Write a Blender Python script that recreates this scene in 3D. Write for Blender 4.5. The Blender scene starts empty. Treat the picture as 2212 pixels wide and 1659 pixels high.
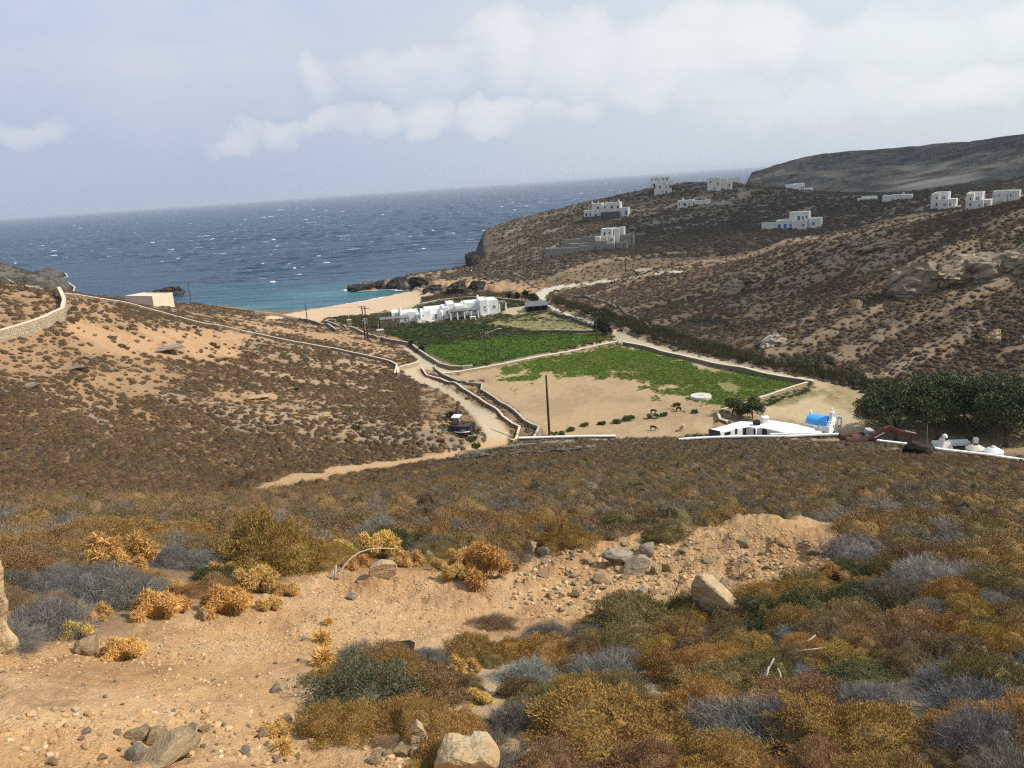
import bpy, bmesh, math, random
import numpy as np
from mathutils import Matrix, Vector

# ------------------------------------------------------------------ basics
random.seed(7)
RNG = np.random.default_rng(11)
H = 42.0                       # eye height above the sea
F = 1740.0                     # focal length, in units of a 2212 wide picture
PIT = math.radians(14.0)
ROL = math.radians(3.955)
_f = np.array([0, math.cos(PIT), -math.sin(PIT)])
_r0 = np.array([1.0, 0, 0]); _u0 = np.array([0, math.sin(PIT), math.cos(PIT)])
_R = math.cos(ROL) * _r0 - math.sin(ROL) * _u0
_U = math.sin(ROL) * _r0 + math.cos(ROL) * _u0

scene = bpy.context.scene
COL = scene.collection

def ray(px, py):
    d = F * _f + (px - 1106.0) * _R - (py - 829.5) * _U
    h = math.hypot(d[0], d[1])
    return math.atan2(d[0], d[1]), d[2] / h

# ------------------------------------------------------------------ noise
def _hash(ix, iy, seed):
    h = (ix.astype(np.int64) * 374761393 + iy.astype(np.int64) * 668265263 + seed * 1274126177) & 0xFFFFFFFF
    h = ((h ^ (h >> 13)) * 1274126177) & 0xFFFFFFFF
    h = h ^ (h >> 16)
    return (h & 0xFFFFFF) / float(0xFFFFFF)

def vnoise(x, y, seed=0):
    ix = np.floor(x); iy = np.floor(y)
    fx = x - ix; fy = y - iy
    fx = fx * fx * fx * (fx * (fx * 6 - 15) + 10); fy = fy * fy * fy * (fy * (fy * 6 - 15) + 10)
    a = _hash(ix, iy, seed); b = _hash(ix + 1, iy, seed)
    c = _hash(ix, iy + 1, seed); d = _hash(ix + 1, iy + 1, seed)
    return (a + (b - a) * fx) * (1 - fy) + (c + (d - c) * fx) * fy

def fbm(x, y, oct=4, seed=0, gain=0.5):
    s = 0.0; a = 1.0; n = 0.0
    for i in range(oct):
        s = s + a * (vnoise(x, y, seed + i * 17) - 0.5) * 2
        n += a; a *= gain
        x = x * 2.03 + 13.7; y = y * 2.03 - 7.1
    return s / n

def sstep(a, b, x):
    t = np.clip((x - a) / (b - a), 0, 1)
    return t * t * (3 - 2 * t)

# ------------------------------------------------------------------ terrain control points
CP = []                                   # azimuth, ln r, slope of the sight line
def D(px, py, d):
    a, t = ray(px, py); CP.append((a, math.log(d), t))
def Z(px, py, z):
    a, t = ray(px, py); CP.append((a, math.log((z - H) / t), t))
def W(px, d, z, py=700):
    a, t = ray(px, py); CP.append((a, math.log(d), (z - H) / d))

# near slope
for px in (-500, 0, 550, 1106, 1660, 2212, 2700):
    W(px, 1.0, 39.6, 1500); W(px, 0.4, 39.8, 1500); W(px, 2.5, 39.0, 1500)
D(1106, 1659, 5.2); D(0, 1659, 5.4); D(2212, 1659, 5.4); D(550, 1659, 5.3); D(1660, 1659, 5.3); D(-400, 1659, 5.6); D(2600, 1659, 5.6)
D(700, 1400, 8.6); D(0, 1400, 8.4); D(300, 1400, 8.5); D(1106, 1420, 8.3); D(1600, 1420, 8.3); D(2212, 1420, 8.3)
D(350, 1290, 10.6); D(600, 1240, 12.2); D(0, 1250, 11.3)
D(1000, 1240, 12.0); D(1280, 1175, 14.0); D(1600, 1190, 13.6); D(1800, 1160, 14.8); D(2212, 1200, 13.2)
D(0, 1130, 17); D(550, 1110, 19.5); D(1106, 1100, 20); D(1660, 1105, 19.5); D(2212, 1110, 18.5)
D(0, 1085, 24); D(300, 1087, 27); D(550, 1077, 36); D(1106, 1050, 30); D(1660, 1050, 29); D(2212, 1055, 27); D(800, 1070, 30)
D(1106, 1006, 50); D(1500, 995, 50); D(1800, 1000, 46); D(2212, 1020, 40); D(850, 1044, 50)
D(1106, 981, 82); D(1300, 972, 82); D(1500, 967, 84); D(1700, 966, 84); D(1850, 966, 82); D(1930, 968, 82); D(2050, 993, 76); D(2212, 1012, 70)
W(1300, 97, 8.2)
for _px in (1480, 1560, 1640, 1720, 1800, 1870, 1940, 2020, 2110, 2212, 2320):
    _k = .7 if _px > 1990 else 0
    W(_px, 98, 9.2 - _k * 1.6); W(_px, 104, 7.0 - _k); W(_px, 108, 6.4 - _k); W(_px, 111.5, 4.5)
D(-500, 1130, 20); D(-500, 1110, 30); D(2700, 1070, 40); D(2700, 1040, 66)
# gully hidden behind the near crest on the left, dirt track
W(550, 58, 23.0, 1060); W(300, 44, 25.6, 1075); W(0, 40, 27.0, 1080)
W(550, 72, 16.0, 1060); W(300, 60, 20.0, 1060); W(0, 55, 22.5, 1060); W(-400, 55, 26)
D(565, 1052, 84); D(700, 1025, 90); D(850, 1000, 97); D(1000, 978, 103); D(1060, 965, 107)
D(930, 996, 96); D(1110, 968, 104); D(1200, 960, 103); D(1200, 980, 92)
# left hill
D(0, 1040, 68); D(200, 1045, 72); D(400, 1045, 80); D(0, 950, 82); D(300, 950, 97); D(600, 960, 101); D(850, 950, 105)
D(0, 850, 97); D(300, 850, 113); D(600, 860, 120); D(800, 870, 122); D(950, 900, 112); D(990, 945, 106)
D(0, 740, 122); D(139, 690, 134); D(300, 750, 135); D(550, 800, 140); D(800, 820, 145); D(860, 810, 152)
D(130, 638, 152); D(270, 657, 160); D(384, 690, 163); D(549, 724, 165); D(716, 756, 163); D(843, 785, 158)
D(-200, 690, 130); D(-400, 640, 150); D(-600, 620, 160); D(-500, 800, 110); D(-500, 1000, 80)
D(0, 613, 176); D(100, 634, 172); D(190, 645, 174); D(-300, 592, 186)
W(-300, 215, 25.0); W(0, 200, 25.0); W(100, 196, 23.6); W(-300, 235, 22); W(0, 225, 20.5); W(190, 215, 20.5); W(290, 212, 18.2)
D(345, 666, 205); D(440, 673, 240); D(520, 680, 262); D(600, 682, 272)
D(412, 657, 275); D(300, 664, 198)
W(130, 290, 14); W(0, 310, 16); W(-300, 330, 20); W(250, 270, 12)
# left headland
D(0, 568, 520); D(60, 590, 500); D(120, 606, 510); D(-200, 545, 540); W(0, 420, 10); W(-300, 430, 16)
# valley
D(1060, 955, 109); D(1100, 900, 121); D(1030, 880, 129); D(940, 835, 147); D(900, 800, 158); D(880, 760, 186); D(820, 735, 214); D(755, 710, 246)
D(664, 697, 275); D(690, 695, 268); D(600, 720, 205); D(700, 735, 196); D(740, 745, 185)
Z(1122, 955, 4.6); Z(1200, 948, 4.8); Z(1187, 938, 5.4); Z(1330, 940, 4.9); Z(1480, 930, 5.0); Z(1400, 860, 5.4); Z(1300, 820, 5.4); Z(1100, 840, 6.0)
Z(1700, 905, 4.5); Z(1700, 900, 4.9); Z(1800, 860, 5.2); Z(1900, 925, 4.2); Z(2000, 925, 4.2); Z(2120, 930, 4.3); Z(2212, 935, 4.5)
Z(950, 806, 5.8); Z(1150, 778, 5.6); Z(1334, 740, 5.4); Z(1500, 776, 5.5); Z(1640, 805, 5.5); Z(1757, 826, 5.6); Z(1640, 865, 5.1); Z(1550, 890, 5.0)
Z(1000, 750, 4.6); Z(1150, 715, 4.2); Z(1280, 710, 4.9); Z(950, 715, 3.9); Z(850, 715, 3.8)
Z(840, 700, 3.4); Z(950, 688, 3.4); Z(1075, 674, 3.6); Z(1158, 672, 3.9); Z(1230, 685, 4.6); Z(1180, 655, 4.5)
Z(700, 690, 2.2); Z(800, 672, 2.2); Z(900, 655, 2.2); Z(980, 645, 2.6); Z(900, 641, 1.4); Z(700, 676, 1.2); Z(620, 682, 1.4)
Z(1100, 645, 3.4); Z(1160, 632, 4.4); Z(1248, 617, 6.4); Z(1365, 600, 9.0); Z(1472, 588, 11.5)
# rocky spit and the flat ground behind it
Z(930, 632, 2.4); Z(1000, 630, 3.4); Z(880, 615, 2.0); Z(820, 618, 1.8); Z(775, 622, 1.6); Z(940, 602, 2.6); Z(1020, 595, 4.0); Z(1060, 612, 4.4); Z(1100, 600, 5.4)
# hill of the white houses
D(1060, 560, 392); D(1030, 560, 404); D(1190, 548, 345); D(1320, 546, 318); D(1360, 545, 322); D(1250, 575, 300); D(1400, 570, 290)
D(1055, 508, 440); D(1110, 492, 445); D(1200, 474, 450); D(1260, 460, 440); D(1310, 471, 412); D(1355, 470, 408); D(1270, 500, 385)
D(1330, 425, 500); D(1400, 410, 500); D(1430, 420, 470); D(1480, 395, 510); D(1550, 410, 462); D(1600, 398, 500); D(1500, 448, 425); D(1380, 450, 440)
D(1450, 500, 370); D(1550, 520, 325); D(1710, 497, 328); D(1640, 497, 334); D(1770, 497, 330); D(1600, 560, 290); D(1850, 505, 300); D(1700, 460, 380); D(1600, 440, 420)
D(1640, 400, 510); D(1724, 412, 515); D(1800, 430, 450); D(1890, 436, 372); D(1940, 435, 350); D(2040, 462, 300); D(2020, 470, 285); D(2110, 450, 312); D(2173, 437, 324); D(2260, 430, 325); D(1900, 480, 300)
# slope on the right with its rocky shoulder
D(1480, 600, 255); D(1600, 570, 262); D(1700, 540, 258); D(1800, 515, 250); D(1900, 500, 246); D(2000, 478, 244); D(2100, 462, 240); D(2212, 436, 238); D(2400, 390, 240); D(2700, 330, 240)
D(1600, 620, 228); D(1800, 590, 212); D(2000, 570, 200); D(2212, 560, 190); D(2500, 520, 185)
D(1450, 670, 215); D(1600, 690, 190); D(1800, 680, 178); D(2000, 680, 168); D(2212, 670, 162); D(2500, 650, 155)
D(1400, 720, 190); D(1520, 755, 170); D(1700, 790, 155); D(1800, 800, 150); D(1900, 810, 146); D(2100, 800, 143); D(2300, 800, 138); D(2600, 800, 125)
W(1800, 275, 18.5); W(1700, 285, 17.0); W(2212, 270, 28.0); W(1950, 270, 22.5); W(2400, 280, 34)
# far hills
W(1900, 600, 17, 420); W(2212, 520, 22, 420); W(1760, 640, 12, 420); W(1660, 640, 10, 400)
D(1602, 388, 900); D(1640, 367, 960); D(1720, 345, 1000); D(1830, 328, 1000); D(1930, 331, 960); D(2050, 327, 900); D(2130, 318, 860); D(2212, 303, 820); D(2500, 250, 800); D(2800, 210, 800)
D(1700, 385, 820); D(1850, 385, 760); D(2000, 390, 660); D(2150, 390, 600); D(2212, 395, 560)
W(1700, 1300, 30, 380); W(1900, 1300, 40, 380); D(2120, 310, 1500); D(2212, 298, 1500); D(2400, 285, 1500); W(2050, 1500, 58, 380); W(1800, 1900, 10, 380); W(2212, 2400, 60, 380); W(2700, 2400, 60, 380)

for _px in (1600, 1700, 1800, 1900, 2000, 2100, 2212, 2500, 2900):
    W(_px, 2000, 22, 380); W(_px, 2700, 22, 380)
for _px in (-900, -500, -300, -150, 0, 60, 120, 300, 600, 900, 1200, 1450):
    W(_px, 1000, 3, 560); W(_px, 1700, 3, 560); W(_px, 2700, 3, 560)
W(-300, 640, 14); W(0, 620, 7, 580); W(80, 570, 4, 590); W(-600, 640, 16)
# coast line (outside of it is sea), from the far left to the far right
COAST = []
def K(px, py):
    a, t = ray(px, py); d = -H / t; COAST.append((d * math.sin(a), d * math.cos(a)))
def KW(px, d, py=600):
    a, t = ray(px, py); COAST.append((d * math.sin(a), d * math.cos(a)))
KW(-1500, 900); KW(-700, 800); KW(-300, 720)
KW(40, 640); K(110, 585); K(140, 590); K(145, 597); K(128, 603); K(145, 609); K(160, 620); KW(150, 500); KW(110, 440)
KW(170, 400); KW(260, 372); KW(345, 345); KW(400, 330); KW(440, 328); KW(500, 326); K(540, 684); K(600, 679); K(700, 665); K(780, 652); K(840, 640); K(890, 630.5)
K(872, 626.5); K(840, 625); K(800, 627); K(752, 630); K(749, 627); K(765, 623); K(790, 619); K(830, 613); K(870, 606); K(930, 600); K(985, 594); K(1012, 588); K(1010, 580)
KW(1014, 452, 560); KW(1030, 478, 540); KW(1070, 505, 505); KW(1200, 540, 480); KW(1300, 560, 450); KW(1400, 590, 420); KW(1500, 640, 400); KW(1580, 720, 390); KW(1596, 830, 388); KW(1600, 930, 386); KW(1640, 1100, 380); KW(1700, 1500, 380); KW(1900, 2600, 380); KW(2900, 6000, 400)
COAST = np.array(COAST)
COAST_POLY = np.vstack([COAST, [[5000, -800], [-5000, -800]]])

CP = np.array(CP)
def _phi(d2):
    return np.sqrt(d2 + 0.02 ** 2)
def fit_surface():
    n = len(CP); X = CP[:, :2]
    A = _phi(((X[:, None] - X[None]) ** 2).sum(-1))
    P = np.c_[np.ones(n), X]
    M = np.zeros((n + 3, n + 3)); M[:n, :n] = A - np.eye(n) * 0.002; M[:n, n:] = P; M[n:, :n] = P.T
    b = np.zeros(n + 3); b[:n] = CP[:, 2]
    return np.linalg.solve(M, b)
_SW = fit_surface()
def base_t(az, s):
    sh = az.shape; az = az.ravel(); s = s.ravel(); out = np.empty(az.size)
    n = len(CP)
    for i in range(0, az.size, 40000):
        a = az[i:i + 40000]; q = s[i:i + 40000]
        d2 = (a[:, None] - CP[None, :, 0]) ** 2 + (q[:, None] - CP[None, :, 1]) ** 2
        out[i:i + 40000] = _phi(d2) @ _SW[:n] + _SW[n] + _SW[n + 1] * a + _SW[n + 2] * q
    return out.reshape(sh)

def poly_sd(poly, x, y, closed=True, lim=None):
    """signed distance (inside positive) of points to a polygon"""
    poly = np.asarray(poly, float)
    sh = x.shape; x = x.ravel(); y = y.ravel()
    d2 = np.full(x.size, 1e18); ins = np.zeros(x.size, bool)
    n = len(poly)
    for i in range(n if closed else n - 1):
        ax, ay = poly[i]; bx, by = poly[(i + 1) % n]
        ex, ey = bx - ax, by - ay
        L = ex * ex + ey * ey + 1e-12
        t = np.clip(((x - ax) * ex + (y - ay) * ey) / L, 0, 1)
        dx = x - ax - t * ex; dy = y - ay - t * ey
        d2 = np.minimum(d2, dx * dx + dy * dy)
        if closed:
            c = ((ay > y) != (by > y))
            if ey != 0:
                ins ^= c & (x < ex * (y - ay) / ey + ax)
    d = np.sqrt(d2)
    if closed:
        d = np.where(ins, d, -d)
    return d.reshape(sh)

# ------------------------------------------------------------------ terrain grid (polar: azimuth x ln r)
NA, NS = 1150, 900
AZ = np.linspace(math.radians(-54), math.radians(54), NA)
S = np.linspace(math.log(0.7), math.log(2600.0), NS)
# the smooth base is evaluated on a coarser grid and interpolated
ca = np.linspace(AZ[0], AZ[-1], 400); cs = np.linspace(S[0], S[-1], 420)
_CA, _CS = np.meshgrid(ca, cs)
_T = base_t(_CA, _CS)
def bilerp(grid, gx0, gx1, gy0, gy1, x, y):
    ny, nx = grid.shape
    fx = np.clip((x - gx0) / (gx1 - gx0) * (nx - 1), 0, nx - 1.0001); fy = np.clip((y - gy0) / (gy1 - gy0) * (ny - 1), 0, ny - 1.0001)
    ix = fx.astype(int); iy = fy.astype(int); fx = fx - ix; fy = fy - iy
    return (grid[iy, ix] * (1 - fx) + grid[iy, ix + 1] * fx) * (1 - fy) + (grid[iy + 1, ix] * (1 - fx) + grid[iy + 1, ix + 1] * fx) * fy
GA, GS = np.meshgrid(AZ, S)
GR = np.exp(GS)
GX = GR * np.sin(GA); GY = GR * np.cos(GA)
GT = bilerp(_T, ca[0], ca[-1], cs[0], cs[-1], GA, GS)
GZ0 = H + GT * GR
SD = poly_sd(COAST_POLY, GX, GY)
# ------------------------------------------------------------------ coast, then sight-line lookups on the grid
coast_w = np.where(GY > 330, np.where(GX > -30, 9.0, 5.0), 5.0)
CST = sstep(0.0, 1.0, SD / coast_w)
ZS = np.where(SD > 0, np.maximum(GZ0, 0.35 + 0.03 * np.minimum(SD, 20)) * CST + (1 - CST) * 0.0, -np.minimum(8.0, 0.10 * -SD + 0.02))
TG = (ZS - H) / GR

def make_lookup(tg):
    top = np.maximum.accumulate(tg, axis=0)
    def G(px, py, dpx=0.0):
        """the point of the ground seen at a picture position"""
        a, t = ray(px, py)
        fa = (a - AZ[0]) / (AZ[-1] - AZ[0]) * (NA - 1)
        i = int(np.clip(math.floor(fa), 0, NA - 2)); w = min(max(fa - i, 0), 1)
        col = tg[:, i] * (1 - w) + tg[:, i + 1] * w
        m = np.maximum.accumulate(col)
        k = int(np.searchsorted(m, t))
        if k <= 0: k = 1
        if k >= NS: k = NS - 1
        t0, t1 = col[k - 1], col[k]
        u = 0.5 if t1 == t0 else min(max((t - t0) / (t1 - t0), 0), 1)
        s = S[k - 1] + (S[k] - S[k - 1]) * u
        r = math.exp(s)
        return Vector((r * math.sin(a), r * math.cos(a), H + t * r))
    return G
G = make_lookup(TG)
def GP(pts):
    return np.array([G(*p)[:2] for p in pts])

# ------------------------------------------------------------------ ground regions (world polygons under what the photo shows)
ROAD = [(1053, 950), (1046, 935), (1031, 914), (1016, 893), (986, 871), (971, 856), (944, 841), (897, 822), (872, 811), (866, 800), (885, 792), (903, 784), (880, 760), (863, 747), (843, 741), (816, 735), (783, 723), (753, 713), (738, 705), (758, 708), (783, 719), (812, 730), (830, 735), (872, 745), (889, 757), (924, 776), (950, 788), (985, 797), (950, 803), (928, 799), (905, 797), (903, 803), (915, 813), (955, 829), (1000, 858), (1044, 885), (1080, 912), (1099, 935), (1095, 952), (1101, 966), (1066, 972), (1048, 966)]
TRACK = [(1053, 950), (1036, 962), (990, 970), (946, 980), (917, 987), (850, 993), (783, 1001), (700, 1013), (632, 1025), (580, 1040), (540, 1053), (545, 1062), (600, 1058), (649, 1050), (783, 1023), (860, 1009), (917, 998), (945, 995), (996, 985), (1064, 974), (1101, 966), (1095, 950)]
LANE = [(950, 803), (1017, 797), (1100, 781), (1190, 763), (1290, 744), (1330, 735), (1334, 740), (1290, 750), (1190, 769), (1100, 786), (1017, 802), (955, 808)]
RROAD = [(1334, 741), (1322, 722), (1329, 712), (1345, 716), (1366, 727), (1400, 740), (1435, 750), (1510, 768), (1634, 794), (1755, 818), (1775, 824), (1757, 828), (1634, 806), (1510, 779), (1435, 762), (1365, 745)]
UPROAD = [(1141, 645), (1155, 634), (1174, 623), (1200, 617), (1248, 613.5), (1305, 606), (1365, 597.5), (1432, 589.5), (1472, 586.2), (1472, 588.8), (1432, 592.5), (1365, 600.7), (1300, 610.5), (1250, 617), (1215, 622), (1190, 632), (1176, 641), (1184, 655), (1197, 664), (1215, 674), (1234, 680), (1259, 688), (1292, 700), (1288, 703), (1252, 692), (1230, 684), (1210, 676), (1190, 666), (1176, 657), (1170, 645)]
PARK = [(1080, 676), (1100, 664), (1138, 660), (1130, 668), (1142, 676), (1110, 681)]
BEACH = [(500, 695), (560, 690), (600, 679), (700, 664), (780, 651), (840, 639), (885, 629), (905, 631), (935, 637), (955, 640), (925, 646), (895, 658), (880, 667), (830, 675), (780, 681), (735, 683), (700, 689), (692, 697), (650, 690), (560, 690)]
SOIL = [(962, 811), (1085, 791), (1190, 771), (1330, 744), (1435, 766), (1510, 783), (1634, 810), (1745, 829), (1690, 849), (1639, 866), (1549, 892), (1556, 908), (1530, 935), (1480, 944), (1330, 951), (1180, 948), (1166, 924), (1150, 912), (1132, 902), (1100, 874), (1068, 855), (1042, 840), (1046, 829), (1012, 824)]
GREEN1 = [(1092, 796), (1110, 783), (1190, 772), (1330, 744), (1435, 767), (1510, 784), (1634, 810), (1735, 829), (1690, 848), (1639, 865), (1570, 884), (1510, 873), (1470, 862), (1430, 838), (1380, 824), (1310, 812), (1240, 806), (1180, 812), (1120, 826), (1100, 812)]
GREEN2 = [(905, 752), (880, 738), (850, 727), (830, 722), (835, 708), (900, 700), (1000, 697), (1100, 706), (1170, 716), (1293, 717), (1318, 727), (1312, 736), (1190, 760), (1090, 780), (1021, 793), (990, 790), (950, 781)]
MEADOW = [(1075, 690), (1160, 683), (1200, 686), (1250, 697), (1290, 706), (1288, 713), (1175, 713), (1090, 709), (1060, 702)]
GARDEN = [(706, 692), (735, 685), (780, 682), (830, 676), (880, 669), (905, 657), (980, 645), (1078, 644), (1125, 650), (1165, 655), (1190, 672), (1150, 684), (1075, 690), (1060, 700), (1000, 697), (900, 701), (835, 708), (826, 722), (795, 716), (765, 704), (749, 702)]
YARD = [(1757, 828), (1775, 823), (1808, 830), (1850, 840), (1990, 850), (2300, 860), (2300, 985), (2125, 972), (1990, 955), (1900, 948), (1812, 934), (1700, 938), (1640, 930), (1600, 912), (1556, 908), (1549, 892), (1640, 868), (1716, 840)]
TRAIL = [(1762, 829), (1782, 824), (1806, 832), (1800, 852), (1795, 865), (1830, 882), (1868, 905), (1875, 938), (1820, 936), (1760, 905), (1650, 900), (1660, 885), (1740, 865), (1770, 850)]
BANK = [(-80, 1420), (0, 1412), (120, 1392), (250, 1372), (330, 1340), (430, 1320), (560, 1290), (640, 1240), (720, 1228), (830, 1222), (930, 1235), (1000, 1250), (1090, 1220), (1150, 1188), (1300, 1166), (1420, 1160), (1500, 1140), (1620, 1130), (1760, 1160), (1840, 1200), (1850, 1232), (1760, 1270), (1700, 1292), (1600, 1320), (1540, 1290), (1450, 1310), (1300, 1330), (1150, 1350), (1060, 1360), (1010, 1420), (900, 1425), (820, 1440), (690, 1490), (640, 1560), (660, 1600), (900, 1600), (980, 1720), (-100, 1720)]
BARE1 = [(120, 705), (330, 706), (540, 725), (545, 748), (490, 760), (470, 782), (400, 775), (300, 762), (180, 750), (230, 742), (150, 730)]
BARE2 = [(480, 845), (590, 850), (600, 860), (520, 872), (470, 862)]
BARE3 = [(520, 690), (640, 712), (760, 722), (850, 748), (890, 778), (860, 785), (720, 745), (560, 712)]
BARE4 = [(1190, 935), (1166, 925), (1150, 945), (1190, 948)]
BARE5 = [(1660, 949), (1760, 946), (1812, 944), (1860, 950), (1905, 959), (1973, 967), (2041, 978), (2125, 987), (2212, 1000), (2330, 1020), (2330, 1040), (2212, 1014), (2080, 990), (1990, 975), (1900, 963), (1800, 954), (1700, 954)]
SHOULDER = [(930, 608), (1000, 598), (1060, 602), (1140, 612), (1180, 618), (1150, 634), (1060, 626), (960, 626)]
HILLTRACK = [(1586, 432), (1600, 412), (1625, 410), (1612, 430), (1560, 445), (1520, 455), (1540, 440)]
SLIDE = [(1905, 420), (1930, 395), (1990, 365), (2030, 362), (1990, 390), (1960, 420), (2000, 435), (1890, 432)]

def mask(poly, soft, amp=0.0, freq=0.5, seed=3):
    p = GP(poly)
    x0, y0 = p.min(0) - 6; x1, y1 = p.max(0) + 6
    sel = (GX > x0) & (GX < x1) & (GY > y0) & (GY < y1)
    out = np.zeros(GX.shape)
    x = GX[sel]; y = GY[sel]
    d = poly_sd(p, x, y)
    if amp: d = d + amp * fbm(x * freq, y * freq, 3, seed)
    out[sel] = sstep(-soft, soft, d)
    return out
M = {}
M['road'] = np.maximum.reduce([mask(ROAD, .5, .6), mask(LANE, .3, .2), mask(RROAD, .4, .4), mask(UPROAD, .5, .5), mask(PARK, .4)])
M['track'] = mask(TRACK, .5, .5)
M['beach'] = np.maximum(mask(BEACH, 1.0, 1.2, .3), 0)
M['soil'] = mask(SOIL, .5, .5)
M['green1'] = mask(GREEN1, 2.2, 9.0, .30)
M['green2'] = mask(GREEN2, .8, .8)
M['meadow'] = mask(MEADOW, .8, .8)
M['garden'] = mask(GARDEN, .8, .8)
M['yard'] = mask(YARD, .6, .6)
M['trail'] = mask(TRAIL, 1.0, 3.0, .3)
M['bank'] = mask(BANK, .25, .45, 1.6)
M['bare'] = np.maximum.reduce([mask(BARE1, 1.5, 4.0, .25), mask(BARE2, 1.0, 1.5, .4), mask(BARE3, 2, 4, .25) * .8, mask(BARE4, .5), mask(BARE5, .6, .8, .6), mask(SHOULDER, 3, 4, .2)])
M['htrack'] = mask(HILLTRACK, 2, 2, .1) * .8
_sl = []
for _px, _d in ((1890, 600), (1905, 660), (1930, 720), (1990, 790), (2035, 800), (2010, 720), (2080, 690), (2150, 640), (2160, 600), (2000, 590)):
    _a = ray(_px, 390)[0]; _sl.append((_d * math.sin(_a), _d * math.cos(_a)))
_x = GX + 25 * fbm(GX * .02, GY * .02, 3, 191); _y = GY + 25 * fbm(GX * .02, GY * .02, 3, 193)
M['slide'] = np.where(GR > 500, sstep(-10, 25, poly_sd(_sl, _x, _y)), 0)
SMOOTH = np.clip(M['road'] + M['track'] + M['beach'] + M['soil'] + M['green2'] + M['garden'] + M['yard'] + M['meadow'], 0, 1)

# ------------------------------------------------------------------ relief
land = sstep(0.0, 6.0, SD)
n_big = fbm(GX * .035, GY * .035, 4, 5)
n_mid = fbm(GX * .16, GY * .16, 4, 21)
n_sml = fbm(GX * .9, GY * .9, 4, 33)
n_fin = fbm(GX * 4.0, GY * 4.0, 3, 41)
# tilted rock strata: long thin ledges that run across the slopes
rot = math.radians(14)
U1 = GX * math.cos(rot) + GY * math.sin(rot); V1 = -GX * math.sin(rot) + GY * math.cos(rot)
strata = fbm(U1 * .030, V1 * .16, 4, 55)
far = sstep(60, 110, GR)
hilly = far * (1 - SMOOTH) * land * (1 - sstep(560, 700, GR))
rockm = sstep(.10, .22, strata + .35 * n_big) * hilly
left_hill = sstep(-.04, -.14, GA) * sstep(75, 100, GR) * (1 - sstep(260, 300, GR))
right_hill = sstep(.08, .16, GA) * sstep(140, 160, GR) * (1 - sstep(290, 320, GR))
house_hill = sstep(285, 330, GR) * sstep(-.1, 0., GA) * (1 - sstep(600, 700, GR))
dz = np.zeros(GX.shape)
dz += hilly * (n_mid * .35 + n_sml * .07)
dz += rockm * (.55 + .5 * right_hill) * sstep(0, .5, strata)
dz += np.where(GR < 90, (1 - M['road']) * (1 - M['track']) * (.10 * sstep(3, 9, GR) * n_mid + .05 * n_sml * sstep(2, 6, GR)), 0)
ridge_n = fbm(GX * 1.7, GY * 1.7, 5, 141, .6)
dz += M['bank'] * (n_fin * .022 + np.abs(n_sml) * .09 + (.16 * np.abs(ridge_n) - .05) * sstep(9.0, 11.5, GR) + .07 * ridge_n)
dz += sstep(700, 800, GR) * land * n_big * 2.5
# surf rocks: jagged ground along the rocky shores
p_spit = GP([(745, 632), (880, 634), (945, 640), (1110, 634), (1110, 622), (1000, 616), (945, 596), (860, 604), (750, 620)])
shore = np.zeros(GX.shape)
_s = (GX > -120) & (GX < 20) & (GY > 280) & (GY < 420)
shore[_s] = sstep(-3, 6, poly_sd(p_spit, GX[_s], GY[_s])) * (1 - M['beach'][_s])
cliff = (1 - sstep(4, 22, SD)) * (SD > 0) * ((GY > 395) | (GX < -185)) * (1 - M['beach'])
shore = np.clip(np.maximum(shore, cliff), 0, 1)
jag = np.abs(fbm(GX * .22, GY * .22, 4, 71)) * 3.2 + np.abs(fbm(GX * .7, GY * .7, 2, 75)) * 1.2
dz += shore * (jag - 1.0) * sstep(0, 3, SD)
# the spoil heap on the bank, plough furrows
def bump(px, py, rad, h, ax=1.0):
    p = G(px, py)
    return h * np.exp(-(((GX - p.x) / (rad * ax)) ** 2 + ((GY - p.y) / rad) ** 2))
dz += bump(1690, 1185, 1.0, .52, 1.6) + bump(1620, 1175, .5, .22, 1.2) + bump(1300, 1190, .6, .20, 2.2) + bump(1440, 1175, .5, .18, 1.8) + bump(760, 1240, .5, .14, 2.6) + bump(980, 1262, .6, .16, 2.0) + bump(560, 1320, .5, .12, 2.2) - bump(1560, 1225, .7, .16, 1.6) - bump(1150, 1300, .8, .14, 2.0)
dz += M['soil'] * (1 - M['green1']) * .05 * np.sin((GX * .45 + GY * .9) * 3.6)
dz += M['road'] * n_sml * .02
ZF = ZS + dz * np.where(GR < 3, 0, 1)
TG = (ZF - H) / GR
G = make_lookup(TG)
_dx = np.gradient(ZF, axis=1) / (GR * (AZ[1] - AZ[0])); _ds = np.gradient(ZF, axis=0) / (GR * (S[1] - S[0]))
SLOPE = np.hypot(_dx, _ds)

def zat(x, y, grid=None):
    """ground height at world x, y (arrays or numbers)"""
    x = np.asarray(x, float); y = np.asarray(y, float)
    a = np.arctan2(x, y); s = 0.5 * np.log(x * x + y * y + 1e-9)
    return bilerp(ZF if grid is None else grid, AZ[0], AZ[-1], S[0], S[-1], a, s)

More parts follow.
